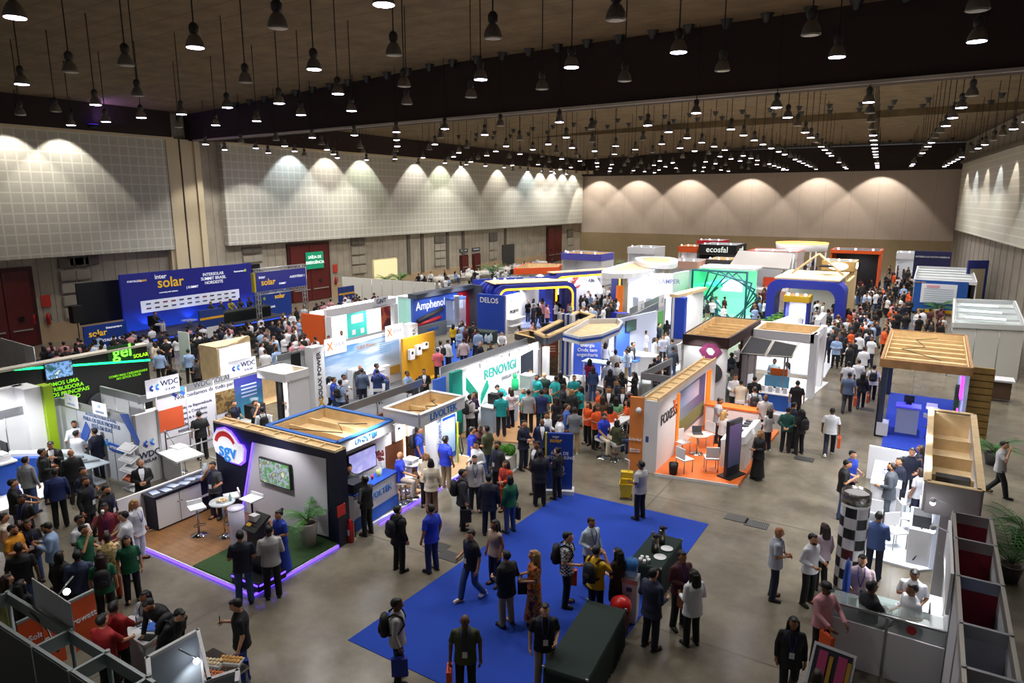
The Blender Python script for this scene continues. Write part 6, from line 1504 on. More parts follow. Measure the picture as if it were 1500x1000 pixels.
t = thing('totem_screen', 'tall dark totem screen at the front of the orange floor', 'screen', G(1072, 702) + Vector((-.05, .1, .1)), R(70)); put('housing', MB().box((0, 0, .95), (.75, .1, 1.9)), mat('#23242e', .3), t); put('screen', MB().box((0, -.055, 1.05), (.66, .01, 1.4)), grad_mat('totem_print', '#2c3350', '#6f5a86', 'Z', .4, 1.8, .4), t); put('base', MB().box((0, 0, .02), (.9, .5, .04)), BLK, t)
g = G(1020, 668); rtable((g.x, g.y, .1), 'clear topped table with papers on the orange floor', .74, 1.0, mat('#d9cfc4', .1, alpha=.5))
for i, (px, py, a) in enumerate(((1002, 690, 150), (1041, 688, 205), (999, 664, 60), (1034, 652, -30))): chair(G(px, py, .1), R(a), ('white chair left front at the orange floor table', 'white chair right front at the orange floor table', 'white chair by the wall at the orange floor table', 'white chair behind the orange floor table')[i])
tag(put('laptop', MB().box((0, 0, .01), (.34, .24, .02)).box((0, 0, 0), (.34, .02, .24), M=Matrix.Translation((0, .13, .12)) @ Matrix.Rotation(R(-15), 4, 'X')), DKGREY, loc=(g.x, g.y, .842), rz=R(30)), 'dark laptop open on the table of the orange floored stand', 'laptop')
tag(put('waste_bin', MB().lathe([(.12, 0), (.16, .38), (.14, .38), (.11, .02)], 16), BLK, loc=G(986, 694, .1)), 'small black waste bin at the corner of the orange floor', 'bin')
for y in (22.2, 24.4, 26.2): spot(T, (-5.4, y, 3.1), (-5.9, y, 0), 190, 120, .6, (1, .95, .9))
run(T, (XF - .75, 21.0), (XF - .6, 27.4), 2.45, WHT2, solid=False); run(T, (XF - 1.9, 24.4), (XF - .7, 24.4), 2.45, WHT2, solid=False); run(T, (XF - 1.9, 24.4), (XF - 1.7, 27.4), 2.45, WHT2, solid=False); wl(T, 'low_panel', (XF - .75, 21.0), (XF - .6, 27.4), 0, 1.0, .04, WHT2)
wl(T, 'table_top', (XF - 2.2, 21.6), (XF - 2.0, 24.2), .96, 1.0, .5, WHT)
for i, (px, py) in enumerate(((935, 672), (928, 650), (943, 640), (915, 628))): stool(G(px, py), R(60 * i), ('white bar stool nearest the orange pillar', 'white bar stool second from the orange pillar', 'white bar stool behind the orange pillar', 'white bar stool by the seated orange top')[i])
# small round lit display
t = thing('round_display', 'small round glass display with a bright lamp in the middle aisle', 'display', G(945, 588)); put('drum', MB().lathe([(.45, 0), (.45, .9), (.48, .92), (.48, .98), (.0, .98)], 20), mat('#cfd6da', .3), t); put('lamp', MB().ball((-.3, -.3, .7), .09, 10), LED, t)
# ------------------------------------------------------------------ blue striped stand
T = stand('white stand with a blue striped column, curved blue edged roof and blue slogan wall')
XO, YO = -15.6, 31.2
for i, (x, m) in enumerate(((0, WHT), (.16, BLUE), (.3, WHT), (.44, BLUE), (.58, WHT))): bx(T, 'stripe_column', (XO + x - .2, YO + .1, 1.6), (.15, .3 + .02 * i, 3.2), m)
cv = [(XO + .3, YO)] + [(XO + .3 + .9 * k / 8, YO + .2 + 7.2 * (k / 8) ** 1.2 if k < 8 else YO + 7.4) for k in range(1, 9)]
rp = [tuple(G(*q, 3.1)[:2]) for q in ((826, 487), (850, 493), (880, 489), (905, 479), (911, 471), (905, 466), (862, 467))]
mb = MB()
for a_, b_ in zip(rp, rp[1:] + rp[:1]): mb.wall(a_, b_, 2.75, 3.1, .1)
put('fascia', mb, WHT, T); put('roof_board', MB().prism(rp, 2.8, 2.86), PLY2, T)
mb = MB()
for a_, b_ in zip(rp[:5], rp[1:5]): mb.wall((a_[0] + .01, a_[1] - .02), (b_[0] + .01, b_[1] - .02), 2.9, 3.0, .13)
put('blue_band', mb, BLUE, T)
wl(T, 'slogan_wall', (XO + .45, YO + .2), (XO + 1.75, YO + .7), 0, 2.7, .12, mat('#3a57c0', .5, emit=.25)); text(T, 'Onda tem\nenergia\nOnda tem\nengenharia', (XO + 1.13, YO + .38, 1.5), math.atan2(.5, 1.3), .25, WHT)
wl(T, 'back_wall', (XO + 1.6, YO + 1.9), (XO + 2.6, YO + 6.5), 0, 2.7, .12, mat('#c9d2ea', .5)); plate(T, 'blue_figure', (XO + 2.0, YO + 3.0, 1.3), math.atan2(4.6, 1.0), 1.3, 1.9, mat('#3f68c9', .5)); tv('television high on the pale wall of the blue striped stand', (XO + 2.2, YO + 3.6, 2.25), math.atan2(4.6, 1.0), 1.0, .6, mat('#2a4a44', .3, emit=.3))
put('floor', MB().prism([(XO, YO), (-11.6, YO - 2), (-10.6, YO + 5), (XO + 2.6, YO + 6.5)], 0, .05), WHT, T)
t = thing('glass_table', 'slanted glass display table before the blue slogan wall', 'table', (XO + 2.1, YO - .2, .05)); put('tabletop', MB().box((0, 0, .95), (1.7, .8, .03)), mat('#c9d9e6', .1, alpha=.6), t); put('print', MB().box((0, 0, .9), (1.4, .6, .02)), mat('#5f83c9', .5), t)
for x in (-.75, .75):
    for y in (-.3, .3): put('leg', MB().box((x, y, .47), (.05, .05, .94)), WHT, t)
c = thing('sample_table', 'blue and white product table amid the display crowd', 'table', G(918, 550) + Vector((0, 0, .05))); put('body', MB().box((0, 0, .4), (1.2, .7, .8)), WHT, c); put('top', MB().box((0, 0, .82), (1.3, .8, .05)), mat('#3f74d0', .4), c)
t = thing('curved_counter', 'white curved counter wall to the right of the display crowd', 'counter', G(938, 548)); put('shell', MB().lathe([(.9, 0), (.9, 1.05), (.95, 1.05), (.95, 1.1), (.6, 1.1)], 24, sc=(1, .6)), WHT, t)
for q in ((XO + 1.5, YO + .2), (XO + 2.6, YO + 2.5), (-12, YO + 1)): spot(T, (*q, 2.7), (q[0] + .2, q[1] + .4, .5), 240, 130, .6)
# wood trimmed open roof behind it
T = stand('open roofed stand with a plywood and black trimmed rim')
rp = [G(*q, 2.9) for q in ((786, 486), (800, 492), (870, 461), (848, 455))]
mb = MB()
for a_, b_ in zip(rp, rp[1:] + rp[:1]): mb.wall(a_, b_, 2.82, 2.9, .28)
put('top_rim', mb, PLY, T); mb = MB()
for a_, b_ in zip(rp, rp[1:] + rp[:1]): mb.wall(a_, b_, 2.5, 2.82, .24)
put('fascia', mb, mat('#22242c', .5), T)
for p in rp: put('post', MB().box((p.x, p.y, 1.2), (.25, .25, 2.4)), WHT, T)
tray(T, [G(755, 488, 2.6), G(790, 497, 2.6), G(800, 490, 2.6), G(776, 484, 2.6)], 2.3, 2.6, BLK, PLY, 1, cables=False)
# ------------------------------------------------------------------ brown roofed stand with diamond logo
T = stand('white stand under a brown rimmed plywood roof with a purple diamond logo')
YL = 29.1
tray(T, [(-8.75, YL), (-6.85, YL), (-6.7, 34.6), (-8.9, 34.6)], 2.75, 3.2, mat('#3a2528', .6), None, 7, cables=False)
bx(T, 'front_wall', (-7.8, YL + .1, 1.38), (1.85, .2, 2.75), WHT); wl(T, 'side_wall', (-6.75, 31.2), (-6.75, 34.5), 0, 2.75, .12, mat('#3a2528', .6)); wl(T, 'back_wall', (-8.85, 29.3), (-8.9, 34.5), 0, 2.75, .12, WHT)
q = onY(1041, 514, YL); L = [(0, .62), (-.55, .2), (-.52, .0), (-.02, -.62), (.04, -.62), (.55, -.1), (.55, .12)]
mb = MB(); M0 = Matrix.Translation((q.x, YL - .02, q.z)) @ Matrix.Rotation(R(90), 4, 'X')
ring = [(.5, .02), (.22, .34), (-.2, .34), (-.5, 0), (-.22, -.36), (.2, -.36)]; inn = [(.2, 0), (.05, .17), (-.1, .17), (-.2, 0), (-.05, -.17), (.1, -.17)]
for k in range(6):
    a_, b_, c_, d_ = ring[k], ring[(k + 1) % 6], inn[(k + 1) % 6], inn[k]; mb.quad([M0 @ Vector((*p, .03)) for p in (a_, b_, c_, d_)])
    mb.quad([M0 @ Vector((*p, 0)) for p in (d_, c_, b_, a_)]); mb.quad([M0 @ Vector(v) for v in ((*a_, 0), (*b_, 0), (*b_, .03), (*a_, .03))])
put('diamond_logo', mb, mat('#7a2f58', .5), T); put('dark_disc', MB().lathe([(.45, 0), (.45, .04)], 24, M=Matrix.Translation((q.x + .1, YL - .0, q.z - .95)) @ Matrix.Rotation(R(90), 4, 'X')), DKGREY, T)
spot(T, (-7.4, YL - .7, 3.3), (-7.8, YL, 1.8), 60, 90, .6); spot(T, (-8.2, YL - .7, 3.3), (-8.0, YL, 1.8), 60, 90, .6)
# white frame with solar canopy
T = stand('white portal stand with solar panels on a tilted canopy')
tray(T, [(-6.6, 33.0), (-4.0, 33.0), (-3.95, 35.4), (-6.6, 35.4)], 2.6, 3.0, WHT, None, 3, cables=False)
bx(T, 'pillar', (-4.0, 33.3, 1.5), (.3, .7, 3.0), WHT); bx(T, 'pillar', (-3.95, 35.6, 1.5), (.3, .5, 3.0), WHT); put('floor', MB().prism([(-6.6, 29.6), (-4.4, 29.6), (-3.6, 36.5), (-6.6, 36.5)], 0, .05), WHT, T)
t = thing('solar_canopy', 'two dark solar panels tilted on aluminium posts', 'solar panel'); a_, b_, c_, d_ = G(1084, 517, 2.35), G(1160, 523, 2.35), G(1168, 506, 2.65), G(1100, 493, 2.75)
PVM = grid_mat('solar_cells', '#0c0d16', '#2a2c38', .165, .165, 0, .008, rough=.45, noise=.1)
PVM.node_tree.nodes['Principled BSDF'].inputs['Specular IOR Level'].default_value = .12
for i in range(2):
    f0, f1 = i * .52, i * .52 + .48; p = [a_.lerp(b_, f0), a_.lerp(b_, f1), d_.lerp(c_, f1), d_.lerp(c_, f0)]
    mb = MB(); mb.quad(p); mb.quad([v - Vector((0, 0, .05)) for v in reversed(p)])
    for u, v in zip(p, p[1:] + p[:1]): mb.quad([u, u - Vector((0, 0, .05)), v - Vector((0, 0, .05)), v])
    put('panel', mb, PVM, t); mb = MB()
    for u, v in zip(p, p[1:] + p[:1]): mb.tube([u, v], .03, 4)
    put('frame', mb, mat('#b9b2a6', .4, .5), t)
for p in (a_.lerp(c_, .15), b_.lerp(d_, .15), c_.lerp(a_, .15), d_.lerp(b_, .15)): put('post', MB().tube([(p.x, p.y, .05), (p.x, p.y, p.z - .03)], .035, 8), ALU, t)
c = thing('product_table', 'blue based product table with orange and pale blue boxes under the canopy', 'table', (-5.1, 30.6, .05)); put('body', MB().box((0, 0, .35), (1.3, .8, .7)), mat('#1d5fc0', .5), c); put('top', MB().box((0, 0, .72), (1.5, 1.0, .04)), WHT, c); put('display_board', MB().box((0, .35, 1.1), (1.0, .1, .5)), mat('#5f9fc4', .5), c); put('orange_board', MB().box((.05, .45, 1.5), (.7, .1, .3)), mat('#d9641c', .5), c)
for k in range(4): put('device', MB().box((-.45 + .3 * k, -.2, .85), (.16, .1, .26)), WHT2, c)
for i, (px, py) in enumerate(((1070, 580), (1085, 590), (1078, 566), (1092, 572))): chair(G(px, py, .05), R(80 * i), ('white chair nearest the orange stand under the canopy', 'white chair right of it under the solar canopy', 'white chair by the brown roofed stand', 'white chair in the middle under the canopy')[i])
for q in ((-5.6, 31.4), (-5, 34)): spot(T, (*q, 2.55), (q[0] - .3, q[1], .2), 220, 140, .6)

# ------------------------------------------------------------------ right side: wood canopy with blue floor
T = stand('wooden slatted canopy stand on a blue carpet floor')
tray(T, [(-1.1, 28.9), (1.75, 28.9), (1.8, 36), (-1.1, 36)], 2.75, 3.05, mat('#a87c4c', .6, noise=.2), None, 7, deck=PLY2)
put('floor', MB().prism([(-.75, 27.6), (1.75, 27.6), (1.8, 36), (-.9, 36)], 0, .05), mat('#1a3aa4', .95, noise=.1), T)
for x, y in ((-.95, 29.1), (-.95, 35.8)): bx(T, 'post', (x, y, 1.4), (.2, .25, 2.75), mat('#26304a', .4))
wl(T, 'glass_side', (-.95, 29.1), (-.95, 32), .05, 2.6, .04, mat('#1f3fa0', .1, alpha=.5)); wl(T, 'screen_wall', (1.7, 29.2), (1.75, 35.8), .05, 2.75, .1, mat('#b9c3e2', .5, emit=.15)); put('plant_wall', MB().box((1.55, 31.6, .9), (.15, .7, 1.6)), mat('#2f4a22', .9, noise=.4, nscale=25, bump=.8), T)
plate(T, 'violet_sign', (1.6, 30.6, 1.9), R(270), .8, .8, mat('#c03ad0', .5, emit=2.5), .05); plate(T, 'violet_sign', (1.55, 30.2, 1.0), R(270), .5, .25, mat('#c03ad0', .5, emit=2), .05)
mb = MB()
for k in range(11): mb.box((2.17, 30.15, .18 + k * .255), (.75, .1, .22))
put('slat_wall', mb, mat('#9c7a3c', .6, noise=.2), T); bx(T, 'slat_frame', (2.17, 30.24, 1.4), (.78, .08, 2.8), mat('#4a371c', .6))
c = thing('reception_desk', 'white reception desk with a violet top on the blue floor', 'desk', (-.05, 29.9, .05)); put('body', MB().box((0, 0, .5), (.75, .5, 1.0)), mat('#aeb6d0', .5), c); put('top', MB().box((.0, .05, 1.03), (.85, .7, .06)), mat('#4a46d8', .4, emit=.3), c)
tag(put('monitor', MB().box((0, 0, .22), (.35, .04, .26)).box((0, .02, .05), (.2, .14, .1)), BLK, loc=(-.05, 30.1, 1.112)), 'small black monitor on the desk of the blue floor', 'monitor')
for i, (x, y) in enumerate(((.75, 31.0), (1.1, 30.3), (.75, 29.6))): stool((x, y, .05), R(70 * i), ('white swivel stool farthest on the blue floor', 'white swivel stool middle on the blue floor', 'white swivel stool nearest on the blue floor')[i])
t = thing('bench_box', 'small white box in a black frame at the blue floor corner', 'display', G(1291, 636)); put('box', MB().box((0, 0, .3), (.4, .6, .5)), WHT, t); put('frame', MB().tube([(-.22, -.32, .02), (-.22, -.32, 2.2)], .03, 6).tube([(.22, -.32, .02), (-.22, -.32, .02)], .03, 6), BLK, t)
spot(T, (.3, 30.2, 2.7), (.1, 30, 0), 220, 140, .6, (.6, .65, 1)); spot(T, (.6, 33.5, 2.7), (.6, 33, 0), 160, 140, .6, (.7, .75, 1))
# white glowing stand
T = stand('bright white stand with a hollow plywood roof box on the right')
wy = mat('#d9dde6', .35)
put('floor', MB().prism([tuple(G(1262, 815)[:2]), tuple(G(1345, 838)[:2]), (1.0, 18.6), (1.3, 27.0), (-.75, 27.0)], 0, .06), mat('#dfe6ee', .3), T)
tray(T, [(.5, 17.0), (1.5, 17.0), (1.6, 23.3), (.55, 23.3)], 2.1, 2.8, mat('#c6c0c0', .6), PLY2, 4, deck=PLY2, cables=False)
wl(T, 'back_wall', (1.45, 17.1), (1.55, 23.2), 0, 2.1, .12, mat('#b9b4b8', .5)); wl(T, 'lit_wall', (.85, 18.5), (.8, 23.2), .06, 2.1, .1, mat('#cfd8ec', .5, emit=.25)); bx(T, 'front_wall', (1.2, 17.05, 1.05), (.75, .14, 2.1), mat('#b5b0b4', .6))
put('dark_unit', MB().box((1.05, 18.6, 2.35), (.7, .3, .22)), BLK, T)
wl(T, 'white_screen', G(1274, 652, 1.1), G(1346, 665, 1.1), 0, 1.1, .12, WHT)
c = thing('display_counter', 'white display counter with blue marks on the bright white stand', 'counter', (-.35, 21.6, .06)); put('body', MB().box((0, 0, .55), (.7, 1.9, 1.1)), WHT, c); put('top', MB().box((0, 0, 1.12), (.76, 2.0, .04)), WHT, c)
new('lettering', text_mesh('K:\nSX', .3, .004, bold=True), mat('#2f3c86', .5), c, mw=Matrix.Translation((0, .1, 1.142)))
t = thing('equipment_stand', 'dark equipment with white laptop on the wall counter of the white stand', 'device', (.55, 19.3, .06)); put('counter', MB().box((0, 0, .45), (.5, 1.5, .9)), WHT, t); put('printer', MB().box((0, -.3, 1.05), (.4, .5, .3)), DKGREY, t); put('screen', MB().box((-.05, .4, 1.1), (.05, .5, .35)), WHT2, t); put('cables', MB().tube([(0, -.6, .95), (.1, -.7, .5), (-.1, -.75, .1)], .02, 6), BLK, t)
for i, (px, py) in enumerate(((1310, 800), (1325, 778), (1278, 770), (1318, 755))): chair(G(px, py, .06), R(40 + 70 * i), ('white slatted chair nearest on the bright floor', 'white slatted chair right on the bright floor', 'white slatted chair by the round column', 'white slatted chair behind the denim shirt')[i])
for q in ((0, 20.2), (.1, 23), (-.1, 25.5), (.2, 18.2)): spot(T, (*q, 3.2), (q[0] + .1, q[1], 0), 330, 130, .7, (.95, .97, 1))
# round patterned column
t = thing('round_column', 'round silver column with black, white and maroon tiles', 'column', (-.82, 16.4, 0)); put('drum', MB().lathe([(.29, 0), (.29, 2.45)], 32), WHT2, t); put('cap', MB().lathe([(.31, 2.25), (.31, 2.5), (.29, 2.52), (.26, 2.44), (0, 2.42)], 32), mat('#8f8a88', .2, .8), t)
pat = ['#15151a', '#d9d9de', '#4a1018']
for r_ in range(8):
    for k in range(4):
        col = pat[(r_ + k) % 2] if not (r_ == 3 and k == 1) else pat[2]
        mb = MB(); a0 = R(180 + 52 * k + 2); a1 = R(180 + 52 * (k + 1) - 2)
        for j in range(4):
            u0 = a0 + (a1 - a0) * j / 4; u1 = a0 + (a1 - a0) * (j + 1) / 4
            mb.quad([(.297 * math.cos(u0), .297 * math.sin(u0), .2 + .25 * r_), (.297 * math.cos(u1), .297 * math.sin(u1), .2 + .25 * r_), (.297 * math.cos(u1), .297 * math.sin(u1), .44 + .25 * r_), (.297 * math.cos(u0), .297 * math.sin(u0), .44 + .25 * r_)])
        put('tile', mb, mat(col, .5), t)
# aluminium framed booths at the bottom right
T = stand('row of aluminium framed booths with maroon backs at the lower right')
xa, xb = 1.02, 1.66
for A_, B_ in (((xa, 10.2), (xa, 16.3)), ((xb, 9.4), (xb, 16.3))): wl(T, 'top_rail', A_, B_, 2.3, 2.5, .06, mat('#a8a49c', .4, .5)); wl(T, 'wall_panel', A_, B_, 0, 2.3, .04, mat('#c4c5cc', .6))
for k, y in enumerate((16.3, 15.0, 13.4, 11.8, 10.6)):
    wl(T, 'cross_rail', (xa, y), (xb, y), 2.28, 2.5, .06, ALU); wl(T, 'cross_panel', (xa, y), (xb, y), 0, 2.28, .03, mat('#8a1c30', .7) if k < 3 else mat('#b9bbc8', .6)); put('post', MB().lathe([(.04, 0), (.04, 2.52)], 8, c=(xa, y, 0)), ALU, T); put('post', MB().lathe([(.04, 0), (.04, 2.52)], 8, c=(xb, y, 0)), ALU, T)
plate(T, 'blue_print', (xa + .35, 12.0, 1.2), 0, .5, 2.0, grad_mat('blue_curve', '#2a4ac0', '#8fa4dc', 'Y', -1, 1)); bx(T, 'white_banner', (xa - .08, 14.6, 2.1), (.05, 2.4, .8), WHT)
put('floor', MB().prism([(-.9, 13.9), (xa, 13.9), (xa, 16.6), (-.6, 16.6)], 0, .02), mat('#8fa09c', .5), T); lightbar(T, (xa, 15.2, 2.45), R(270), 2, -1.5)
c = thing('glass_counter', 'grey counter with a glass display top at the lower right', 'counter', (0, 0, 0)); wl(c, 'front_panel', (-1.02, 13.62), (xa, 13.55), 0, .95, .05, mat('#d6d4d8', .6)); bx(c, 'shelf', (.0, 13.85, .93), (2.0, .5, .04), DKGREY)
for x in (-1.0, 0.05, 1.0): put('post', MB().box((x, 13.58, .62), (.05, .06, 1.25)), ALU, c)
put('glass_case', MB().box((.0, 13.85, 1.1), (2.0, .5, .3)), mat('#c3d2cf', .05, alpha=.3), c); wl(c, 'glass_edge', (-1, 13.6), (1.0, 13.6), 1.23, 1.27, .04, ALU)
put('sticker', MB().ball((.45, 13.6, 1.1), (.09, .01, .09), 10), mat('#a81f2a', .5), c)
tag(put('boat_board', MB().lathe([(.01, .3), (.16, .6), (.2, 1.2), (.15, 1.6), (.02, 1.75)], 14, sc=(.35, 1)), BLUE, loc=(-.75, 14.6, 0)), 'blue rounded board with a tan edge leaning by the column', 'board')
c = thing('laptop_desk', 'white desk with laptop and paper beside the maroon booths', 'desk', (.62, 15.0, .02)); put('top', MB().box((0, 0, .76), (.75, 1.5, .04)), WHT, c); put('side', MB().box((0, -.72, .38), (.72, .04, .74)), DKGREY, c); put('side', MB().box((0, .72, .38), (.72, .04, .74)), WHT, c)
tag(put('laptop', MB().box((0, 0, .01), (.34, .24, .02)).box((.15, 0, .12), (.02, .34, .22)), DKGREY, loc=(.6, 14.8, .8)), 'dark laptop on the white desk by the maroon booths', 'laptop')
tag(put('swivel_fan', MB().lathe([(.14, 0), (.15, .1), (.05, .3), (.12, .42)], 14), CHROME, loc=(.3, 15.65, .02)), 'small chrome stand behind the white shirts', 'stand')
spot(T, (.5, 15.2, 2.3), (.3, 15, .8), 90, 120, .6)
q = G(1216, 985, 1.2)
t = thing('notice_board', 'white framed board with pink printed columns at the picture bottom', 'board', (q.x, q.y, 0), R(-8)); M1 = Matrix.Translation((0, 0, 1.2)) @ Matrix.Rotation(R(-35), 4, 'X'); put('frame', MB().box((0, 0, 0), (.66, .05, .8), M=M1), WHT, t); put('print', MB().box((0, -.03, 0), (.58, .01, .7), M=M1), mat('#23222e', .5), t); put('leg', MB().tube([(0, .1, 0), (0, .05, 1.15)], .03, 8), ALU, t)
for k in range(2): put('pink_column', MB().box((-.15 + .3 * k, -.04, 0), (.14, .01, .6), M=M1), mat('#b0406e', .5), t)
for k in range(2): put('gold_column', MB().box((-.02 + .28 * k, -.04, 0), (.06, .01, .5), M=M1), mat('#b08a2a', .5), t)
person(1198, 984, 'A', 'S', 'df', 'tee:black', 'black', 'bobb', 'person, top of a brown-haired head at the bottom edge by the printed board', fem=True)
for i, (px, py, k, s) in enumerate(((1452, 680, 0, 1.1), (1478, 850, 2, 1.3), (1495, 800, 0, 1.3))): plant(G(px, py), ('palm behind the plywood box at the right', 'big palm at the right picture edge, lower one', 'big palm at the right picture edge, upper one')[i], k, s, '#4a4a48', .4)
g = G(1462, 585); t = thing('wood_crate', 'dark wooden trolley standing by the right wall', 'crate', g); put('crate', MB().box((0, 0, .5), (.8, .7, .8)), mat('#5a4430', .7), t); put('tray', MB().box((0, 0, .95), (1.0, .9, .08)), WHT2, t)
# ------------------------------------------------------------------ stands farther up the hall
def fbox(label, xl, xr, y, h, dep, wm=WHT, fm=WHT, roof=PLY2, sign='', sm=BLK, fh=.7, counter=None, lit=150, left=True, right=True, rim=None, ssz=.6, base=None, name='exhibition_stand'):
    """open fronted stand: back and side walls, deep fascia, roof seen from above, counter, inner light"""
    T = stand(label, name)
    bx(T, 'back_wall', ((xl + xr) / 2, y + dep, h / 2), (xr - xl, .12, h), wm)
    if left: bx(T, 'side_wall', (xl + .06, y + dep / 2, (h - fh) / 2), (.12, dep - .2, h - fh), base or wm)
    if right: bx(T, 'side_wall', (xr - .06, y + dep / 2, (h - fh) / 2), (.12, dep - .2, h - fh), base or wm)
    tray(T, [(xl, y), (xr, y), (xr, y + dep - .1), (xl, y + dep - .1)], h - fh, h, fm, rim, 3, cables=False, deck=roof, wood=PLY2 if roof in (PLY, PLY2) else WHT2)
    for f in (.15, .5, .85): put('roof_lamp', MB().ball((xl + (xr - xl) * f, y + .15, h + .1), .09, 8), LEDW, T)
    put('floor', MB().prism([(xl, y), (xr, y), (xr, y + dep), (xl, y + dep)], 0, .05), WHT2, T)
    bx(T, 'counter', ((xl + xr) / 2, y + dep * .55, .55), ((xr - xl) * .5, .6, 1.0), counter or WHT)
    if sign: text(T, sign, ((xl + xr) / 2, y - .08, h - fh / 2), 0, ssz, sm); text(T, sign, (xr + .08, y + dep * .45, h - fh / 2), R(90), ssz * .8, sm)
    if lit: spot(T, ((xl + xr) / 2, y + dep * .3, h - fh - .1), ((xl + xr) / 2, y + dep * .55, 0), lit, 150, .7)
    return T
BLU2 = mat('#1f2f9c', .5); LEDW = mat('#f2f5ff', .4, emit=4); YELL = mat('#f0b21c', .4, emit=2.5)
def arch(parent, xl, xr, y, h, m, wid=.5, dep=1.2, edge=None, r=.7):
    """rounded portal frame in a plane across the hall"""
    pts = [(xl, 0)] + [(xl + r - r * math.cos(R(a)), h - r + r * math.sin(R(a))) for a in range(0, 91, 15)] + [(xr - r + r * math.sin(R(a)), h - r + r * math.cos(R(a))) for a in range(0, 91, 15)] + [(xr, 0)]
    inn = [((xl + wid) if p[0] < (xl + xr) / 2 else (xr - wid), p[1]) if i in (0, len(pts) - 1) else ((xl + xr) / 2 + (p[0] - (xl + xr) / 2) * (1 - 2 * wid / (xr - xl)), p[1] - wid * (1 if p[1] > h - r * .9 else .6)) for i, p in enumerate(pts)]
    mb = MB()
    for i in range(len(pts) - 1):
        a, b, c, d = pts[i], pts[i + 1], inn[i + 1], inn[i]
        for yy, rev in ((y, 0), (y + dep, 1)):
            v = [(a[0], yy, a[1]), (b[0], yy, b[1]), (c[0], yy, c[1]), (d[0], yy, d[1])]; mb.quad(v if rev else v[::-1])
        mb.quad([(a[0], y, a[1]), (a[0], y + dep, a[1]), (b[0], y + dep, b[1]), (b[0], y, b[1])][::-1]); mb.quad([(d[0], y, d[1]), (d[0], y + dep, d[1]), (c[0], y + dep, c[1]), (c[0], y, c[1])])
    put('portal_frame', mb, m, parent)
    if edge: put('light_edge', MB().tube([(p[0], y - .03, p[1]) for p in inn], .07, 6), edge, parent)
# blue portal with yellow light edge
T = stand('blue portal stand with ribbed left corner and a yellow light edge')
T.location = (-25.35, 40.0, 0); T.rotation_euler = (0, 0, R(52))
arch(T, 0, 6.2, 0, 3.1, BLU2, .3, .5, YELL, .6)
for k in range(4): arch(T, -.15 - .1 * k, 6.2, .55 + .5 * k, 3.15, mat('#3a4ab4', .4) if k % 2 else BLU2, .22, .45, None, .6)
wl(T, 'back_wall', (0, 5.2), (6.2, 5.2), 0, 3.0, .15, mat('#2a3fb0', .5)); put('floor', MB().prism([(0, 0), (6.2, 0), (6.2, 5.2), (0, 5.2)], 0, .05), mat('#8f9fd0', .5), T); put('roof_board', MB().prism([(0, .3), (6.2, .3), (6.2, 2.4), (0, 2.4)], 3.16, 3.22), PLY2, T)
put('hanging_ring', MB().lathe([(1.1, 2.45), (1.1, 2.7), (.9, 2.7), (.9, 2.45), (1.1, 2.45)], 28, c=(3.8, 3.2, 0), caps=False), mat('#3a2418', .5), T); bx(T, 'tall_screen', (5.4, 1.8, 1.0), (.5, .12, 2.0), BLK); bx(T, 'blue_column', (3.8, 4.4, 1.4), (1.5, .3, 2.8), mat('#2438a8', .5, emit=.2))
spot(T, (3, 2.2, 2.6), (3, 2.6, 0), 260, 150, .7)
fbox('white and orange stand left of the blue portal', -28.2, -25.6, 43.6, 3.0, 3.0, WHT, mat('#1f3f9c', .5), WHT2, '', counter=WHT)
T = stand('second blue portal with a plywood roof and yellow light edge'); T.location = (-23.46, 44.9, 0); T.rotation_euler = (0, 0, R(63)); arch(T, 0, 6.7, 0, 3.6, BLU2, .3, 1.0, YELL, .6); put('roof_board', MB().prism([(.1, .05), (6.6, .05), (6.6, .9), (.1, .9)], 3.61, 3.68), PLY2, T); bx(T, 'orange_kiosk', (6.0, -.5, 1.2), (.5, .3, 2.4), mat('#e0701c', .5, emit=.4))
# orange rimmed plywood roof
T = stand('stand under an orange rimmed plywood roof with short battens'); tray(T, [tuple(G(*q, 3.5)[:2]) for q in ((753, 393), (818, 391), (822, 386), (772, 385))], 3.0, 3.5, mat('#d9531c', .5), None, 6, cables=False); q = G(790, 391, 3.5)
bx(T, 'white_wall', (q.x - .3, q.y + .8, 1.5), (1.6, 1.2, 3.0), WHT); bx(T, 'green_wall', (q.x + 1.1, q.y + .4, 1.3), (.2, .8, 2.6), mat('#3f7a2c', .8, noise=.3, nscale=12)); spot(T, (q.x, q.y, 2.9), (q.x, q.y + .6, 0), 120, 140, .7)
# white stand with white arc and red spiral mark
T = stand('glowing white stand with a big white arc and a red spiral mark')
T.location = (-25.7, 46.05, 0); T.rotation_euler = (0, 0, R(63)); wl(T, 'back_wall', (2.2, .3), (6.9, .3), 0, 3.4, .2, mat('#d3d4de', .5))
for r0, m in ((2.5, LEDW), (1.75, LEDW)): put('arc', MB().tube([(4.7 + r0 * .88 * math.cos(R(a)), .12, .5 + r0 * 1.1 * math.sin(R(a))) for a in range(20, 181, 10)], .11, 8), m, T)
for k in range(3): put('spiral_mark', MB().tube([(4.2 + (.16 + .14 * k) * math.cos(R(a)), .12, 2.5 + (.16 + .14 * k) * math.sin(R(a))) for a in range(60, 330, 20)], .05, 6), mat('#b8202a', .5), T)
new('lettering', text_mesh('CLAMPER', .42, .01, bold=True), mat('#5a5e70', .5), T, mw=face_matrix((5.75, .15, 2.5), 0)); spot(T, (4.6, -.9, 3.2), (4.6, .2, 1), 110, 140, .7)
T = stand('white stand with sweeping rounded roof slabs and bright curved walls')
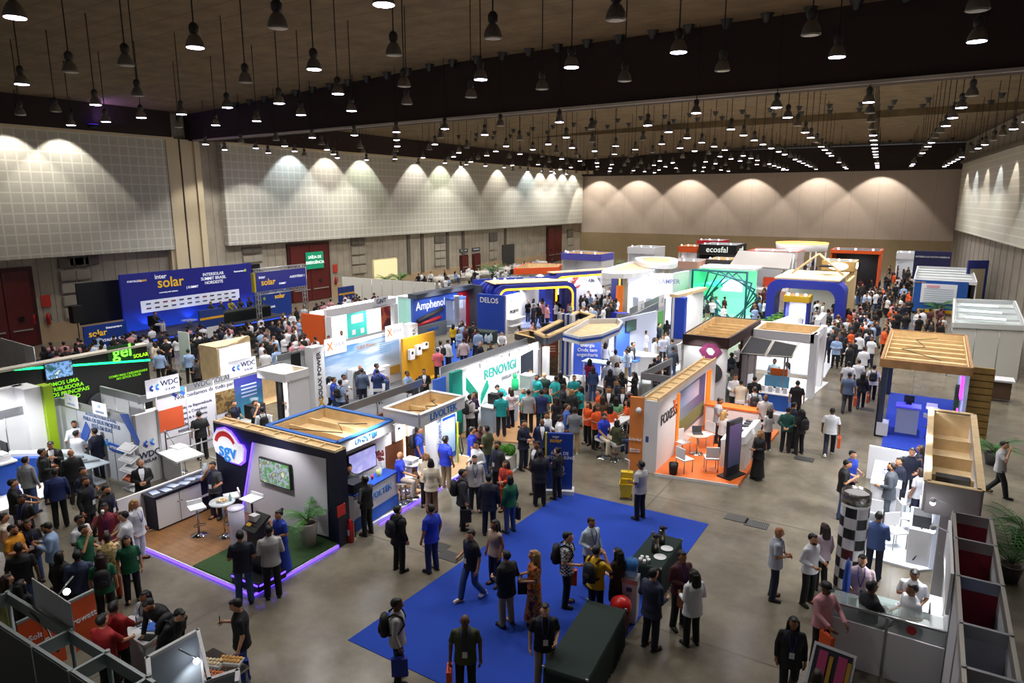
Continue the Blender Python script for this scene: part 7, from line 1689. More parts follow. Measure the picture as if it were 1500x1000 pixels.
for (pts, z) in (([(868, 399), (925, 402), (985, 389), (930, 380)], 3.75), ([(940, 386), (993, 388), (993, 376), (925, 375)], 4.15)):
    P = [G(*q, z) for q in pts]; c0 = sum(P, Vector()) / 4; ring = []
    for i in range(4):
        a, b, c = P[i - 1], P[i], P[(i + 1) % 4]
        for f in (0, .25, .5, .75, 1): ring.append(tuple((a.lerp(b, .6).lerp(b, f)).lerp(b.lerp(c, .4 * f), f)[:2]))
    put('roof_slab', MB().prism(ring, z - .35, z), WHT, T); put('roof_board', MB().prism([tuple(Vector(p).lerp(c0.xy, .35)) for p in ring], z + .002, z + .02), PLY2, T)
wl(T, 'curved_wall', (-19.2, 49.0), (-16.3, 50.6), 0, 3.5, .2, mat('#e0e2ee', .5, emit=.3)); wl(T, 'curved_wall', (-16.3, 50.6), (-16.0, 53.5), 0, 3.5, .2, WHT); text(T, 'CLAMPER', (-16.6, 50.2, 2.9), R(29), .45, mat('#7a7fa8', .5)); put('floor', MB().prism([(-20, 46), (-15.6, 47), (-15.8, 53), (-20, 50)], 0, .05), mat('#dcdfe8', .4), T)
for k in range(2): put('light_door', MB().tube([(-18.4 + k * 1.0, 47.6, .1), (-18.4 + k * 1.0, 47.6, 2.0), (-17.7 + k * 1.0, 47.6, 2.0), (-17.7 + k * 1.0, 47.6, .1)], .09, 6), LEDW, T); bx(T, 'door_panel', (-18.05 + k * 1.0, 47.7, 1.0), (.5, .1, 1.9), mat('#9a9fa8', .4))
bx(T, 'blue_counter', (-18.4, 45.3, .55), (1.5, .6, 1.1), mat('#1c2c9c', .5)); spot(T, (-17.6, 48.5, 3.5), (-17.5, 49, 0), 420, 150, .7)
# grey system stall in the middle
T = stand('grey system stall with two white name boards and battery pictures')
A0, A1 = G(926, 462, 2.55), G(975, 437, 2.55); run(T, A0, A1, 2.55, mat('#bfc2c8', .6), .35); run(T, G(904, 459, 2.55), A0, 2.55, mat('#c9cbd0', .6), .3); run(T, G(922, 452, 2.55), G(972, 431, 2.55), 2.55, WHT2, .35)
for px, py in ((939, 449), (969, 440)): plate(T, 'name_board', tuple(G(px, py, 2.7)), R(88), .95, .75, WHT); text(T, 'Z', tuple(G(px + 1, py, 2.7) + Vector((.03, 0, 0))), R(88), .4, mat('#7f94b8', .5))
plate(T, 'green_print', (A0.x + .1, (A0.y * .4 + A1.y * .6), 1.4), R(88), .9, 1.6, mat('#5fae5a', .5)); text(T, 'DM', (A0.x + .08, A0.y + 1.2, 1.6), R(88), .5, mat('#3a4460', .5)); wl(T, 'low_wall', (A0.x + 2.4, A0.y - .3), (A0.x + 2.4, A0.y + 4), 0, 1.0, .06, WHT2); spot(T, (A0.x + 1.2, A0.y + 2, 2.6), (A0.x + .6, A0.y + 2, .8), 150, 130, .6)
# white and blue stand behind
T = stand('white stand with a blue end wall and a glowing round sign in the middle')
a, b = G(987, 431, 2.9), G(1030, 420, 2.9); wl(T, 'wall', a, b, 0, 2.7, .15, WHT); wl(T, 'top_board', a, b, 2.7, 2.9, .6, PLY2); bx(T, 'blue_end', (a.x + .3, a.y + .3, 1.35), (.9, .5, 2.7), mat('#1a3fb4', .5)); plate(T, 'lit_panel', (a.x + .25, a.y + 1.6, 1.5), R(86), .9, 1.9, mat('#a9c0ea', .4, emit=.8)); plate(T, 'round_sign', (a.x + .3, a.y + 3.2, 2.1), R(86), 1.3, .7, LEDW); plate(T, 'blue_panel', (a.x + .3, a.y + 4.4, 1.5), R(86), .8, 2.0, mat('#2a48c0', .5)); spot(T, (a.x + 1.5, a.y + 2.2, 2.9), (a.x + 1, a.y + 2.2, 0), 220, 150, .7)
c = thing('front_counter', 'white reception counter with blue marks left of the plywood brown roof', 'counter', (0, 0, 0)); wl(c, 'body', G(986, 478), G(1025, 481), 0, 1.05, .5, WHT); wl(c, 'top', G(986, 478), G(1025, 481), 1.05, 1.1, .6, WHT2)
# green lit stand with twisted square frames
T = stand('green lit stand framed by twisted dark teal squares')
YG, HT = 50.2, 3.95; TQ = mat('#10606a', .5); cx0, cz0 = -12.75, 1.95
def frame(parent, cx, cz, hw, hh, rot, y, t, m):
    pts = [(cx + (a * hw) * math.cos(R(rot)) - (b * hh) * math.sin(R(rot)), y, cz + (a * hw) * math.sin(R(rot)) + (b * hh) * math.cos(R(rot))) for a, b in ((-1, -1), (1, -1), (1, 1), (-1, 1), (-1, -1))]
    put('square_frame', MB().tube(pts, t, 4), m, parent)
frame(T, cx0, cz0, 1.95, 1.95, 0, YG, .11, TQ)
for k, (s, ro) in enumerate(((1.6, -12), (1.45, -24), (1.3, -36), (1.25, -48))): frame(T, cx0 + .25 + .12 * k, cz0 - .1, s, s, ro, YG + .7 + .5 * k, .08, TQ)
wl(T, 'green_wall', (-14.9, 55.5), (-11.2, 55.5), 0, 3.7, .15, mat('#7fe8b4', .5, emit=.6)); wl(T, 'side_wall', (-15.0, 51), (-15.0, 55.5), 0, 3.7, .15, mat('#2fbf80', .5, emit=.5)); put('roof_board', MB().prism([(-15, 53), (-10.9, 53), (-10.9, 55.8), (-15, 55.8)], 3.75, 3.9), WHT, T); put('screen', MB().box((-13, 55.3, 2.3), (1.6, .1, .9)), mat('#e4dcf4', .4, emit=1.0), T); put('floor', MB().prism([(-15, 49.5), (-10.8, 49.5), (-10.8, 55.5), (-15, 55.5)], 0, .05), mat('#a9d8c4', .4), T)
for k in range(4): bx(T, 'roof_light', (-14.5 + k * 1.0, 53.3, 3.97), (.5, .2, .1), LEDW)
for k in range(5): put('green_tube', MB().tube([(-14.7 + .1 * k, 50.8 + .2 * k, 2.6), (-13.4 + .1 * k, 52.5, 3.0 - .12 * k)], .06, 6), mat('#1fd07a', .4, emit=2.0), T)
spot(T, (-13, 52, 3.6), (-13, 53, 0), 420, 150, .7, (.55, 1, .8))
for i, (px, py) in enumerate(((1022, 452), (1055, 453), (1040, 448))): c = rtable(G(px, py, .05), ('white pedestal table left in the green stand', 'white pedestal table right in the green stand', 'white pedestal table deep in the green stand')[i], .9, 1.0)
# blue arch on the right with plywood roof
T = stand('broad blue arch stand with a plywood roof on the right')
arch(T, -9.3, -4.4, 49.6, 3.6, BLU2, .55, 2.0, None, .8); put('roof_board', MB().prism([(-8.9, 49.8), (-4.8, 49.8), (-4.8, 56), (-8.9, 56)], 3.62, 3.72), PLY2, T); wl(T, 'back_wall', (-8.7, 56), (-5, 56), 0, 3.5, .15, WHT); wl(T, 'side_wall', (-4.5, 51.8), (-4.5, 56), 0, 3.5, .15, mat('#cbb27a', .5)); text(T, 'sungrow', (-6.6, 55.85, 2.8), 0, .6, mat('#2a3a80', .5)); spot(T, (-6.8, 52.5, 3.0), (-6.8, 53, 0), 260, 150, .7, (1, .95, .85))
for s in (-1, 1): put('roof_truss', MB().tube([(-6.6, 53, 5.2), (-6.6 + s * 1.7, 53, 3.75)], .09, 4), PLY2, T)
put('roof_panel', MB().prism([(-6.5, 52.8), (-5.6, 52.8), (-5.6, 54), (-6.5, 54)], 4.3, 4.36), PVM, T)
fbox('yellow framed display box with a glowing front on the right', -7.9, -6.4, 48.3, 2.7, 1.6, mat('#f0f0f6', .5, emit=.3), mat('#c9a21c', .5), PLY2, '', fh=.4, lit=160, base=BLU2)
T = stand('white portal with a long plywood topped planter ledge on the right')
wl(T, 'ledge', G(1122, 479, 1.8), G(1166, 463, 1.8), 0, 1.8, .8, WHT); put('ledge_board', MB().wall(G(1122, 479, 1.8), G(1166, 463, 1.8), 1.8, 1.85, .5), PLY2, T)
bx(T, 'portal_beam', (-6.3, 40.5, 1.95), (3.2, .6, .35), WHT); bx(T, 'portal_leg', (-4.75, 40.5, .9), (.3, .6, 1.8), WHT); put('floor', MB().prism([(-7.9, 37.5), (-3.9, 37.5), (-4, 46), (-7.9, 46)], 0, .05), mat('#d6dae2', .4), T); spot(T, (-5.9, 43, 2.9), (-5.9, 43.3, 0), 220, 150, .7)
bx(T, 'white_wall', (-4.45, 38.6, 1.5), (.25, 2.6, 3.0), WHT); put('violet_strip', MB().box((-4.31, 37.5, 1.6), (.03, .3, 2.4)), mat('#2a2a78', .5), T)
wl(T, 'fern_shelf', G(1122, 474, 1.1), G(1162, 456, 1.1), .75, .82, .5, mat('#7a1c1c', .5)); wl(T, 'shelf_foot', G(1122, 474, 1.1), G(1162, 456, 1.1), 0, .75, .4, WHT)
for k in range(6): plant(tuple(G(1122, 474, 1.1).lerp(G(1162, 456, 1.1), .05 + .18 * k).xy) + (.82,), 'fern in the row of greenery along the white portal ledge', 3, 1.0, '#7a1c1c', .3, LEAF2)['group'] = 'ferns along the ledge'
T = fbox('light wooden box stand with a glowing oval sign and green roof', -6.8, -4.6, 57.0, 4.4, 2.6, PLY2, mat('#b8955a', .6), mat('#3f6a2c', .9), counter=PLY2); put('oval_sign', MB().ball((-5.7, 56.9, 4.05), (.7, .06, .28), 14).ball((-4.52, 58.2, 4.05), (.06, .6, .25), 14), LEDW, T)
fbox('orange framed stand with a black sign and a green screen, far right', -7.8, -3.7, 70.5, 4.4, 4.0, mat('#2f2f38', .5), mat('#e0581c', .5), BLK, '', fh=.3, base=mat('#e0581c', .5), counter=BLK); T = stand('black lettered sign board with green and blue screens below the orange frame', 'sign_board', 'sign'); bx(T, 'board', (-6.4, 66.8, 3.2), (3.0, .3, .9), BLK); text(T, 'QNIT', (-6.6, 66.62, 3.2), 0, .55, WHT); bx(T, 'screen', (-6.3, 66.9, 1.4), (1.7, .2, 2.4), mat('#4fae78', .5, emit=.6)); bx(T, 'screen', (-7.5, 66.9, 1.6), (.5, .2, 2.2), mat('#3a74c0', .5, emit=.6))
fbox('black stand with white lettering and arm spotlights, far middle', -22.4, -18.3, 78.5, 4.0, 5.0, BLK, BLK, WHT2, 'ecosfal', mat('#dfe8df', .5, emit=.4), 1.1, ssz=.9, base=BLK, counter=DKGREY)
fbox('white stand with a red rimmed flat roof, far middle', -15.6, -11.0, 72.5, 3.9, 4.5, WHT, WHT, mat('#e6e4e0', .5), '', rim=mat('#d9421c', .5), counter=mat('#c9401c', .5))
T = stand('round white ring sign on columns with a warm glowing upper edge', 'ring_sign', 'sign'); put('ring', MB().lathe([(2.5, 3.7), (2.6, 4.4), (2.4, 4.4), (2.3, 3.7), (2.5, 3.7)], 36, c=(-11.6, 79, 0), caps=False), WHT, T); put('glow', MB().lathe([(2.6, 4.4), (2.6, 4.5), (2.35, 4.5), (2.35, 4.4), (2.6, 4.4)], 36, c=(-11.6, 79, 0), caps=False), mat('#ffb84a', .4, emit=3), T)
for a in range(0, 360, 60): put('post', MB().lathe([(.08, 0), (.08, 3.7)], 8, c=(-11.6 + 2.4 * math.cos(R(a)), 79 + 2.4 * math.sin(R(a)), 0)), WHT2, T)
T = stand('tilted solar carport on slanted white posts, far middle'); P = [G(*q, z) for q, z in (((1090, 367), 3.9), ((1154, 383), 3.3), ((1140, 374), 3.9), ((1120, 366), 4.2))]
P = [Vector((-15.0, 62.5, 3.3)), Vector((-9.8, 61.0, 3.3)), Vector((-10.2, 65.0, 4.3)), Vector((-15.2, 66.5, 4.3))]; mb = MB(); mb.quad(P); mb.quad([v - Vector((0, 0, .12)) for v in reversed(P)])
for u, v in zip(P, P[1:] + P[:1]): mb.quad([u, u - Vector((0, 0, .12)), v - Vector((0, 0, .12)), v])
put('panel_roof', mb, mat('#8f8a86', .4), T)
for p in P: put('post', MB().tube([(p.x * .98 - .25, p.y, 0), (p.x, p.y, p.z - .1)], .1, 8), WHT, T)
for k, (lab, xl, xr, y, h, fm) in enumerate((('low white stand with a lit front, left of the black one', -28.2, -25.2, 71.5, 3.9, WHT), ('white and violet edged stand at the far left of the rows', -33.5, -29.0, 66.0, 3.4, mat('#5a58c0', .5)), ('small orange fronted stand beside the black stand', -25.4, -23.2, 80.5, 3.6, mat('#d9561c', .5)), ('red topped stand behind the far white ones', -25.5, -22.4, 88.5, 3.9, mat('#c41c2c', .5)), ('grey stand with orange edged opening, centre far', -20.2, -17.6, 61.5, 3.5, mat('#d0a090', .5)), ('dark grey and orange sided stand right of it', -17.4, -15.2, 63.5, 3.6, mat('#4a4548', .5)), ('long pale stand before the back wall, right', -3.0, -.6, 88.0, 3.2, WHT2), ('dark stand behind the round ring sign', -9.0, -6.2, 84.0, 3.6, DKGREY), ('navy low stand left of the white far stands', -36.5, -33.6, 72.0, 3.0, mat('#2a3560', .5)), ('beige lit stand beside the far palms', -33.0, -30.0, 56.0, 2.8, mat('#cfc2b2', .5)))):
    fbox(lab, xl, xr, y, h, 3.5, WHT, fm, PLY2 if k in (1, 2, 5, 9) else WHT2, '', lit=110, counter=fm)
T = stand('navy entrance sign wall before the back wall', 'sign_wall', 'sign'); bx(T, 'board', (.4, 84.3, 2.2), (3.3, .25, 3.0), mat('#20244f', .5)); text(T, 'INTERSOLAR SOUTH AMERICA', (.4, 84.15, 3.1), 0, .22, WHT); bx(T, 'opening', (.9, 84.2, 1.0), (1.4, .3, 2.0), DKGREY)
# white office containers on the right
T = stand('white office box with a blue programme board on its front'); tray(T, [(-.75, 63.6), (3.4, 63.6), (3.6, 76.5), (-.75, 76.5)], 2.5, 2.75, WHT, None, 5, deck=mat('#c9d0d0', .5), cables=False, wood=WHT2)
bx(T, 'board', (1.1, 63.45, 1.45), (3.6, .12, 2.5), mat('#1a4f9c', .5)); bx(T, 'yellow_strip', (1.3, 63.35, .3), (3.2, .08, .25), YEL); bx(T, 'white_sheet', (1.0, 63.36, 1.7), (2.4, .05, 1.5), mat('#dfe2ea', .5)); bx(T, 'pink_title', (.6, 63.32, 2.25), (.9, .03, .2), mat('#d09aa8', .5)); text(T, 'inter solar', (-.3, 63.34, 2.55), 0, .18, YEL); wl(T, 'side_wall', (3.4, 63.7), (3.6, 76.4), 0, 2.5, .1, WHT); wl(T, 'side_wall', (-.7, 63.7), (-.7, 76.4), 0, 2.5, .1, WHT)
for k in range(7): bx(T, 'sheet_line', (1.0, 63.32, 2.05 - k * .17), (2.0, .02, .05), mat('#9fb0c8', .5))
T = stand('pale grey windowless office box with ridged roof at the right wall'); tray(T, [(1.45, 41.2), (4.5, 42.0), (4.9, 52.4), (1.7, 51.6)], 2.55, 2.8, mat('#c9cdca', .6), None, 4, deck=mat('#b4bcba', .5), cables=False, wood=WHT2); run(T, (1.45, 41.25), (4.5, 42.05), 2.55, mat('#cfcfc8', .6), 0, 3); run(T, (1.45, 41.25), (1.7, 51.5), 2.55, mat('#bfbfba', .6), 0, 6)
for k in range(3): bx(T, 'roof_light', (2.9, 43.5 + k * 2.6, 2.82), (1.8, .5, .05), mat('#dfe8ea', .4, emit=.8))
for i, (px, py) in enumerate(((1372, 463), (1248, 410), (1322, 402))): plant(G(px, py, 0), ('palm before the programme board', 'palm at the far right aisle by the wooden box', 'palm far up the right aisle')[i], 0, 1.4, '#c9c9c4', .5)
# left wall: white hoarding, lit niche, canteen
T = stand('long white hoarding of upright panels along the left side', 'hoarding', 'partition'); run(T, (-42.75, 42.94), (-33.2, 43.48), 2.5, mat('#dcd9cf', .6), 0, 9)
t = thing('light_box', 'warm lit wall board behind two palms', 'board', (-44.5, 50.5, 0)); put('board', MB().box((0, 0, 2.2), (.2, 3.2, 2.2)), mat('#f3e2ae', .5, emit=.55), t); put('frame', MB().box((-.08, 0, 2.2), (.15, 3.4, 2.4)).box((-.1, 0, .55), (.1, 3.2, 1.1)), cream, t)
for i, (x, y) in enumerate(((-43.6, 49.6), (-43.6, 51.6), (-42.5, 66.5), (-37, 70), (-33.5, 76), (-31, 79), (-29, 82))): plant((x, y, 0), ('left palm before the warm lit board', 'right palm before the warm lit board', 'big palm by the small red doors', 'palm beside the canteen tables', 'left of three palms by the far red door', 'middle of three palms by the far red door', 'right of three palms by the far red door')[i], i % 3, 1.9 if i > 1 else 1.5, '#3a4a2c', .6 if i > 1 else 1.3)
cc = None
for i in range(14):
    px, py = 612 + (i % 7) * 24 + (i // 7) * 9, 413 - (i % 7) * 2.5 - (i // 7) * 9
    q = G(px, py); q.x = max(q.x, LX + 2.2 + .3 * (i % 3)); t = thing('canteen_table', 'white clothed round table in the canteen area by the left wall', 'table', q, 0, 'canteen tables'); put('tabletop', MB().lathe([(.7, .0), (.75, .72), (.0, .74)], 16), mat('#c9c4bc', .7), t)
    for a in range(3): chair(q + Vector((1.15 * math.cos(a * 2.1 + i), 1.15 * math.sin(a * 2.1 + i), 0)), a * 2.1 + i - math.pi / 2, 'white chair at a round table in the canteen area by the left wall', 'canteen chairs')
t = stand('red corner wall of a stand behind the blue picture stand', 'corner_wall', 'partition'); q = G(684, 425, 2.6); bx(t, 'panel', (q.x, q.y, 1.3), (.2, 2.4, 2.6), mat('#b01c2c', .5)); bx(t, 'white_panel', (q.x - 1.3, q.y + 1.2, 1.3), (2.4, .1, 2.6), WHT)

# seats under the people who sit
for P, rz, legs, who, grp in seats_:
    hz = P.z + (.52 if legs == 'C' else .80) - .115; fz = 0 if P.z < .15 or P.z > .6 else 0
    if P.z > .6: continue
    g0 = max([f[4] for f in FLOORS if f[0] <= P.x <= f[1] and f[2] <= P.y <= f[3]] + [0])
    lab = 'seat under the ' + who
    if hz - g0 > .6:
        t = stool((P.x, P.y, g0), rz + math.pi, lab); t.scale = (1, 1, (hz - g0) / .815)
    else:
        t = chair((P.x, P.y, g0), rz + math.pi, lab, m=DKGREY if P.x < -10 else None); t.scale = (1, 1, (hz - g0) / .4625)
seats_.clear()
# ------------------------------------------------------------------ framed stalls at the lower left
FR_M = mat('#9ba3a2', .4, .5)
T = stand('grey framed stall row with orange panels at the lower left corner')
ORP = mat('#b8481a', .6)
for (x0, y0), (x1, y1), z0, z1, m, nm in (((-14.6, 4.1), (-8.4, 4.08), 0, 2.5, mat('#4c4f50', .6), 'back_panel'), ((-14.6, 4.12), (-8.4, 4.1), 2.4, 2.52, FR_M, 'top_rail'), ((-12.6, 4.6), (-8.4, 4.56), 2.3, 2.5, FR_M, 'front_rail'), ((-14.6, 4.35), (-12.55, 4.5), 2.3, 2.5, FR_M, 'front_rail')):
    wl(T, nm, (x0, y0), (x1, y1), z0, z1, .05, m)
for k, x in enumerate((-12.58, -10.62, -9.6, -8.58)):
    wl(T, 'cross_rail', (x, 4.1), (x, 4.6), 2.28, 2.5, .05, FR_M); put('post', MB().lathe([(.035, 0), (.035, 2.52)], 8, c=(x, 4.6, 0)), FR_M, T); put('post', MB().lathe([(.035, 0), (.035, 2.53)], 8, c=(x, 4.09, 0)), FR_M, T)
wl(T, 'yellow_panel', (-12.66, 4.1), (-12.66, 4.6), 0, 2.25, .03, mat('#8d8c4e', .7)); wl(T, 'green_panel', (-9.56, 4.15), (-9.0, 4.5), 0, 2.2, .03, mat('#0f7a66', .6))
put('floor', MB().prism([(-14.5, 4.2), (-8.5, 4.2), (-8.5, 5.6), (-14.5, 5.6)], 0, .02), mat('#4a403c', .8), T)
for a, b, z in (((24, 915), (56, 900), 1.05), ((60, 912), (88, 898), 1.05), ((94, 887), (137, 866), 1.6)):
    A, B = G(*a, z), G(*b, z); wl(T, 'orange_panel', A, B, z - 1.0, z, .04, ORP); wl(T, 'panel_frame', A, B, z, z + .05, .06, FR_M); ang = math.atan2(B.y - A.y, B.x - A.x); M = (A + B) / 2; text(T, {24: 'sol Solar', 60: 'Deye', 94: 'growatt'}[a[0]], (M.x + .03 * math.sin(ang), M.y - .03 * math.cos(ang), z - .4), ang, .16, WHT)
plate(T, 'name_board', (-11.25, 4.68, 2.66), R(-3), 1.3, .5, mat('#b9bbb8', .5)); put('cable', MB().tube([(-11.6, 4.5, 2.52), (-11.4, 4.62, 2.2), (-11.0, 4.55, 2.0), (-10.7, 4.62, 2.45)], .015, 5), BLK, T)
q = G(98, 868, 2.6); put('arm_light', MB().tube([(-11.0, 4.65, 2.9), (-11.2, 5.0, 3.0), (q.x, q.y, 2.75)], .015, 5), FR_M, T); put('bulb', MB().ball((q.x, q.y, 2.62), .055, 10), LED, T); spot(T, (q.x, q.y, 2.55), (q.x, q.y + .2, 0), 25, 150, .6)
t = thing('white_desk', 'white desk with blue leaflets and a laptop at the lower left', 'desk', (-12.35, 6.62, 0), R(-3)); put('top', MB().box((0, 0, .75), (1.15, .62, .04)), WHT, t); put('front_panel', MB().box((0, -.27, .37), (1.1, .03, .72)), WHT2, t); put('side_panel', MB().box((.54, 0, .37), (.03, .55, .72)), WHT2, t)
tag(put('laptop', MB().box((0, 0, .01), (.32, .22, .02)).box((0, .12, .11), (.32, .02, .22)), mat('#6d7480', .4), loc=(-12.5, 6.72, .772), rz=R(150)), 'open laptop on the white desk at the lower left', 'laptop')
tag(put('tablet', MB().box((0, 0, .012), (.26, .18, .022)), BLK, loc=(-11.95, 6.45, .772), rz=R(20)), 'black tablet on the edge of the white desk', 'tablet')
for k in range(3): tag(put('leaflet', MB().box((0, 0, .004), (.2, .28, .006)), mat('#2a62c4', .5), loc=(-12.25 + .12 * k, 6.68 + .05 * k, .772 + .008 * k), rz=.5 * k), 'blue leaflet spread on the white desk', 'leaflet', 'blue leaflets on the white desk')
T = stand('small white walled food stall at the bottom left')
for a, b, z in (((-9.34, 5.0), (-9.3, 5.82), 2.2), ((-8.15, 5.15), (-7.95, 5.52), 2.2), ((-7.95, 5.52), (-7.75, 5.35), 2.2)): wl(T, 'wall_panel', a, b, 0, z, .04, mat('#a9b6c2', .6)); wl(T, 'frame_edge', a, b, z, z + .05, .06, WHT)
wl(T, 'frame_edge', (-9.34, 5.02), (-8.5, 4.55), 2.2, 2.25, .06, WHT); wl(T, 'frame_edge', (-9.3, 5.82), (-8.1, 5.17), 2.2, 2.25, .05, WHT)
for p in ((-9.34, 5.0), (-9.3, 5.82), (-8.15, 5.15), (-7.95, 5.52)): put('post', MB().lathe([(.03, 0), (.03, 2.25)], 8, c=(*p, 0)), WHT, T)
c = thing('food_counter', 'steel food counter beyond the white stall wall at the bottom left', 'counter', (-9.95, 6.5, 0)); put('top', MB().box((0, 0, .88), (1.0, .6, .04)), CHROME, c)
for x in (-.45, .45):
    for y in (-.26, .26): put('leg', MB().lathe([(.02, 0), (.02, .87)], 8, c=(x, y, 0)), CHROME, c)
for i, (x, y, col, lb) in enumerate(((-9.85, 6.72, '#d9a04a', 'tray of golden fried snacks, farthest on the steel counter'), (-10.1, 6.5, '#e6d3ac', 'tray of pale rolls in the middle of the steel counter'), (-9.75, 6.32, '#c2601c', 'tray of orange-brown pastries nearest on the steel counter'))):
    t = thing('snack_tray', lb, 'tray', (x, y, .902), .4); put('tray', MB().box((0, 0, .012), (.42, .2, .024)), mat('#d0cfca', .4), t)
    for k in range(12): put('snack', MB().ball((-.17 + .068 * (k % 6), -.045 + .09 * (k // 6), .045), (.03, .04, .025), 8), mat(col, .7), t)
q = G(288, 968, 1.9); put('bulb', MB().ball(q, .05, 10), LED, T); put('arm_light', MB().tube([q + Vector((0, 0, .05)), (q.x - .1, q.y - .2, 2.2)], .014, 5), FR_M, T); spot(T, q - Vector((0, 0, .08)), (q.x, q.y + .3, 0), 7, 150, .6)
# ------------------------------------------------------------------ the stage
XS2 = -43.0
st = thing('stage', 'low dark stage under the blue backdrop', 'stage', (0, 0, 0)); bx(st, 'platform', (XS2 + 1.7, 29.0, .35), (3.4, 10.4, .7), mat('#0b0e22', .6)); bx(st, 'front_trim', (XS2 + 3.42, 29, .6), (.04, 10.4, .1), mat('#2a48b8', .4, emit=1))
T = stand('big blue stage backdrop lettered for the summit with a white sponsor strip', 'stage_backdrop', 'backdrop')
BD = grad_mat('backdrop_blue', '#1c46d8', '#1a1f78', 'Z', .7, 2.2, .35); wl(T, 'wall', (XS2, 24.1), (XS2, 33.9), .7, 4.35, .15, BD)
yw = mat('#e8b81c', .5, emit=.35); ww = mat('#eef0f8', .5, emit=.4)
def bt(px, py, s, sz, m, **k): q = onX(px, py, XS2 + .1); text(T, s, (XS2 + .1, q.y, q.z), R(90), sz, m, **k)
bt(250, 413, 'solar', .95, yw); bt(235, 405, 'inter', .42, ww); bt(247, 427, 'connecting solar business', .13, ww); bt(282, 420, '| SUMMIT', .22, ww); bt(313, 407, 'INTERSOLAR\nSUMMIT BRASIL\nNORDESTE', .29, ww); bt(197, 412, 'FORTALEZA,', .17, ww); bt(209, 411, 'CEARÁ', .17, yw); bt(350, 397, 'thesmartere', .18, ww); bt(359, 395, 'e', .38, mat('#c9d81c', .5, emit=.4))
q0, q1 = onX(205, 446, XS2), onX(349, 428, XS2); wl(T, 'sponsor_strip', (XS2 + .09, q0.y), (XS2 + .09, q1.y), 1.78, 2.55, .03, mat('#dfe2f2', .5, emit=.3))
pr = random.Random(9)
for k in range(24): bx(T, 'sponsor_mark', (XS2 + .115, q0.y + .5 + (k % 12) * (q1.y - q0.y - 1) / 11, 2.33 - .3 * (k // 12)), (.01, .32, .09), mat(pr.choice(['#2a3a78', '#3a3a48', '#8a2a3a', '#4a6a9a', '#20242c']), .5))
for y in (25.5, 28.5, 33.2): spot(T, (XS2 + .5, y, .8), (XS2 + .1, y, 2.2), 40, 100, .8, (.3, .45, 1))
T = stand('black projection screen left of the blue backdrop', 'stage_screen', 'screen'); a, b = onX(114, 446, XS2 - 1), onX(180, 440, XS2 - 1); wl(T, 'screen', (XS2 - 1, a.y), (XS2 - 1, b.y + .6), 1.4, 3.95, .12, BLK)
T = stand('blue printed board below the black screen', 'printed_board', 'board'); a = onX(121, 480, XS2 + .3); b = onX(184, 470, XS2 + .3); wl(T, 'board', (XS2 + .3, a.y), (XS2 + .3, b.y), .0, 1.5, .1, mat('#17409c', .5)); text(T, 'solar', (XS2 + .37, a.y + .8, 1.0), R(90), .55, yw); text(T, 'thesmartere', (XS2 + .37, b.y - .8, 1.25), R(90), .2, ww); text(T, 'FORTALEZA, CEARÁ', (XS2 + .37, a.y + 1.7, .5), R(90), .22, ww)
T = stand('blue printed board seen through the truss arch', 'printed_board', 'board'); a = onX(372, 440, XS2); b = onX(421, 432, XS2); wl(T, 'board', (XS2, a.y), (XS2, b.y + .3), .0, 2.3, .1, mat('#17409c', .5)); text(T, 'solar', (XS2 + .07, b.y - .8, 1.6), R(90), .5, yw); text(T, 'BRASIL, CEARÁ', (XS2 + .07, a.y + 1.2, .85), R(90), .2, ww); text(T, 'e', (XS2 + .07, a.y + .9, 1.6), R(90), .5, mat('#c9d81c', .5))
wl(T, 'black_side', (XS2 - .3, a.y - .3), (XS2 - .3, a.y + .9), 2.3, 4.2, .3, BLK)
t = draped('dark draped panel table on the stage', (XS2 + 2.2, 29.2), (XS2 + 2.2, 33.3), .8, 1.45, mat('#0c1413', .85)); t.location.z = 0
for i, (px, py) in enumerate(((272, 449), (284, 448), (296, 447), (311, 444), (326, 443), (338, 441))):
    person(px, py, 'R', 'C', 'rr', 'shirt:' + ('black', 'black', '#8f8432', 'dark-grey', 'navy', 'black')[i], 'black', 'shortg' if i == 1 else 'shortk', 'person, ' + ('first panelist from the left at the stage table', 'grey-haired second panelist at the stage table', 'third panelist at the stage table, mustard top', 'fourth panelist from the left at the stage table', 'fifth panelist from the left at the stage table', 'last panelist at the right end of the stage table')[i], pos=(XS2 + 1.45, 29.3 + i * .78, .76), far=True, wyaw=R(-90))
person(207, 458, 'R', 'C', 'rr', 'shirt:black', '#c9c9cc', 'shortk', 'person, seated alone at the left of the stage, pale trousers', pos=(XS2 + 1.6, 25.2, .71), far=True, wyaw=R(-70))
t = thing('stage_chair', 'dark chair under the lone seated speaker on the stage', 'chair', (XS2 + 1.5, 25.15, .7)); put('seat', MB().box((0, 0, .42), (.5, .5, .06)), BLK, t); put('backrest', MB().box((-.25, 0, .75), (.05, .5, .6)), BLK, t); put('leg', MB().box((0, 0, .2), (.4, .4, .38)), BLK, t)
t = thing('coffee_table', 'small glass coffee table on the stage', 'table', (XS2 + 1.6, 27.5, .7)); put('tabletop', MB().lathe([(.0, .43), (.5, .43), (.5, .46), (0, .46)], 20), GLASS, t); put('legs', MB().lathe([(.25, 0), (.04, .2), (.3, .43)], 12), CHROME, t)
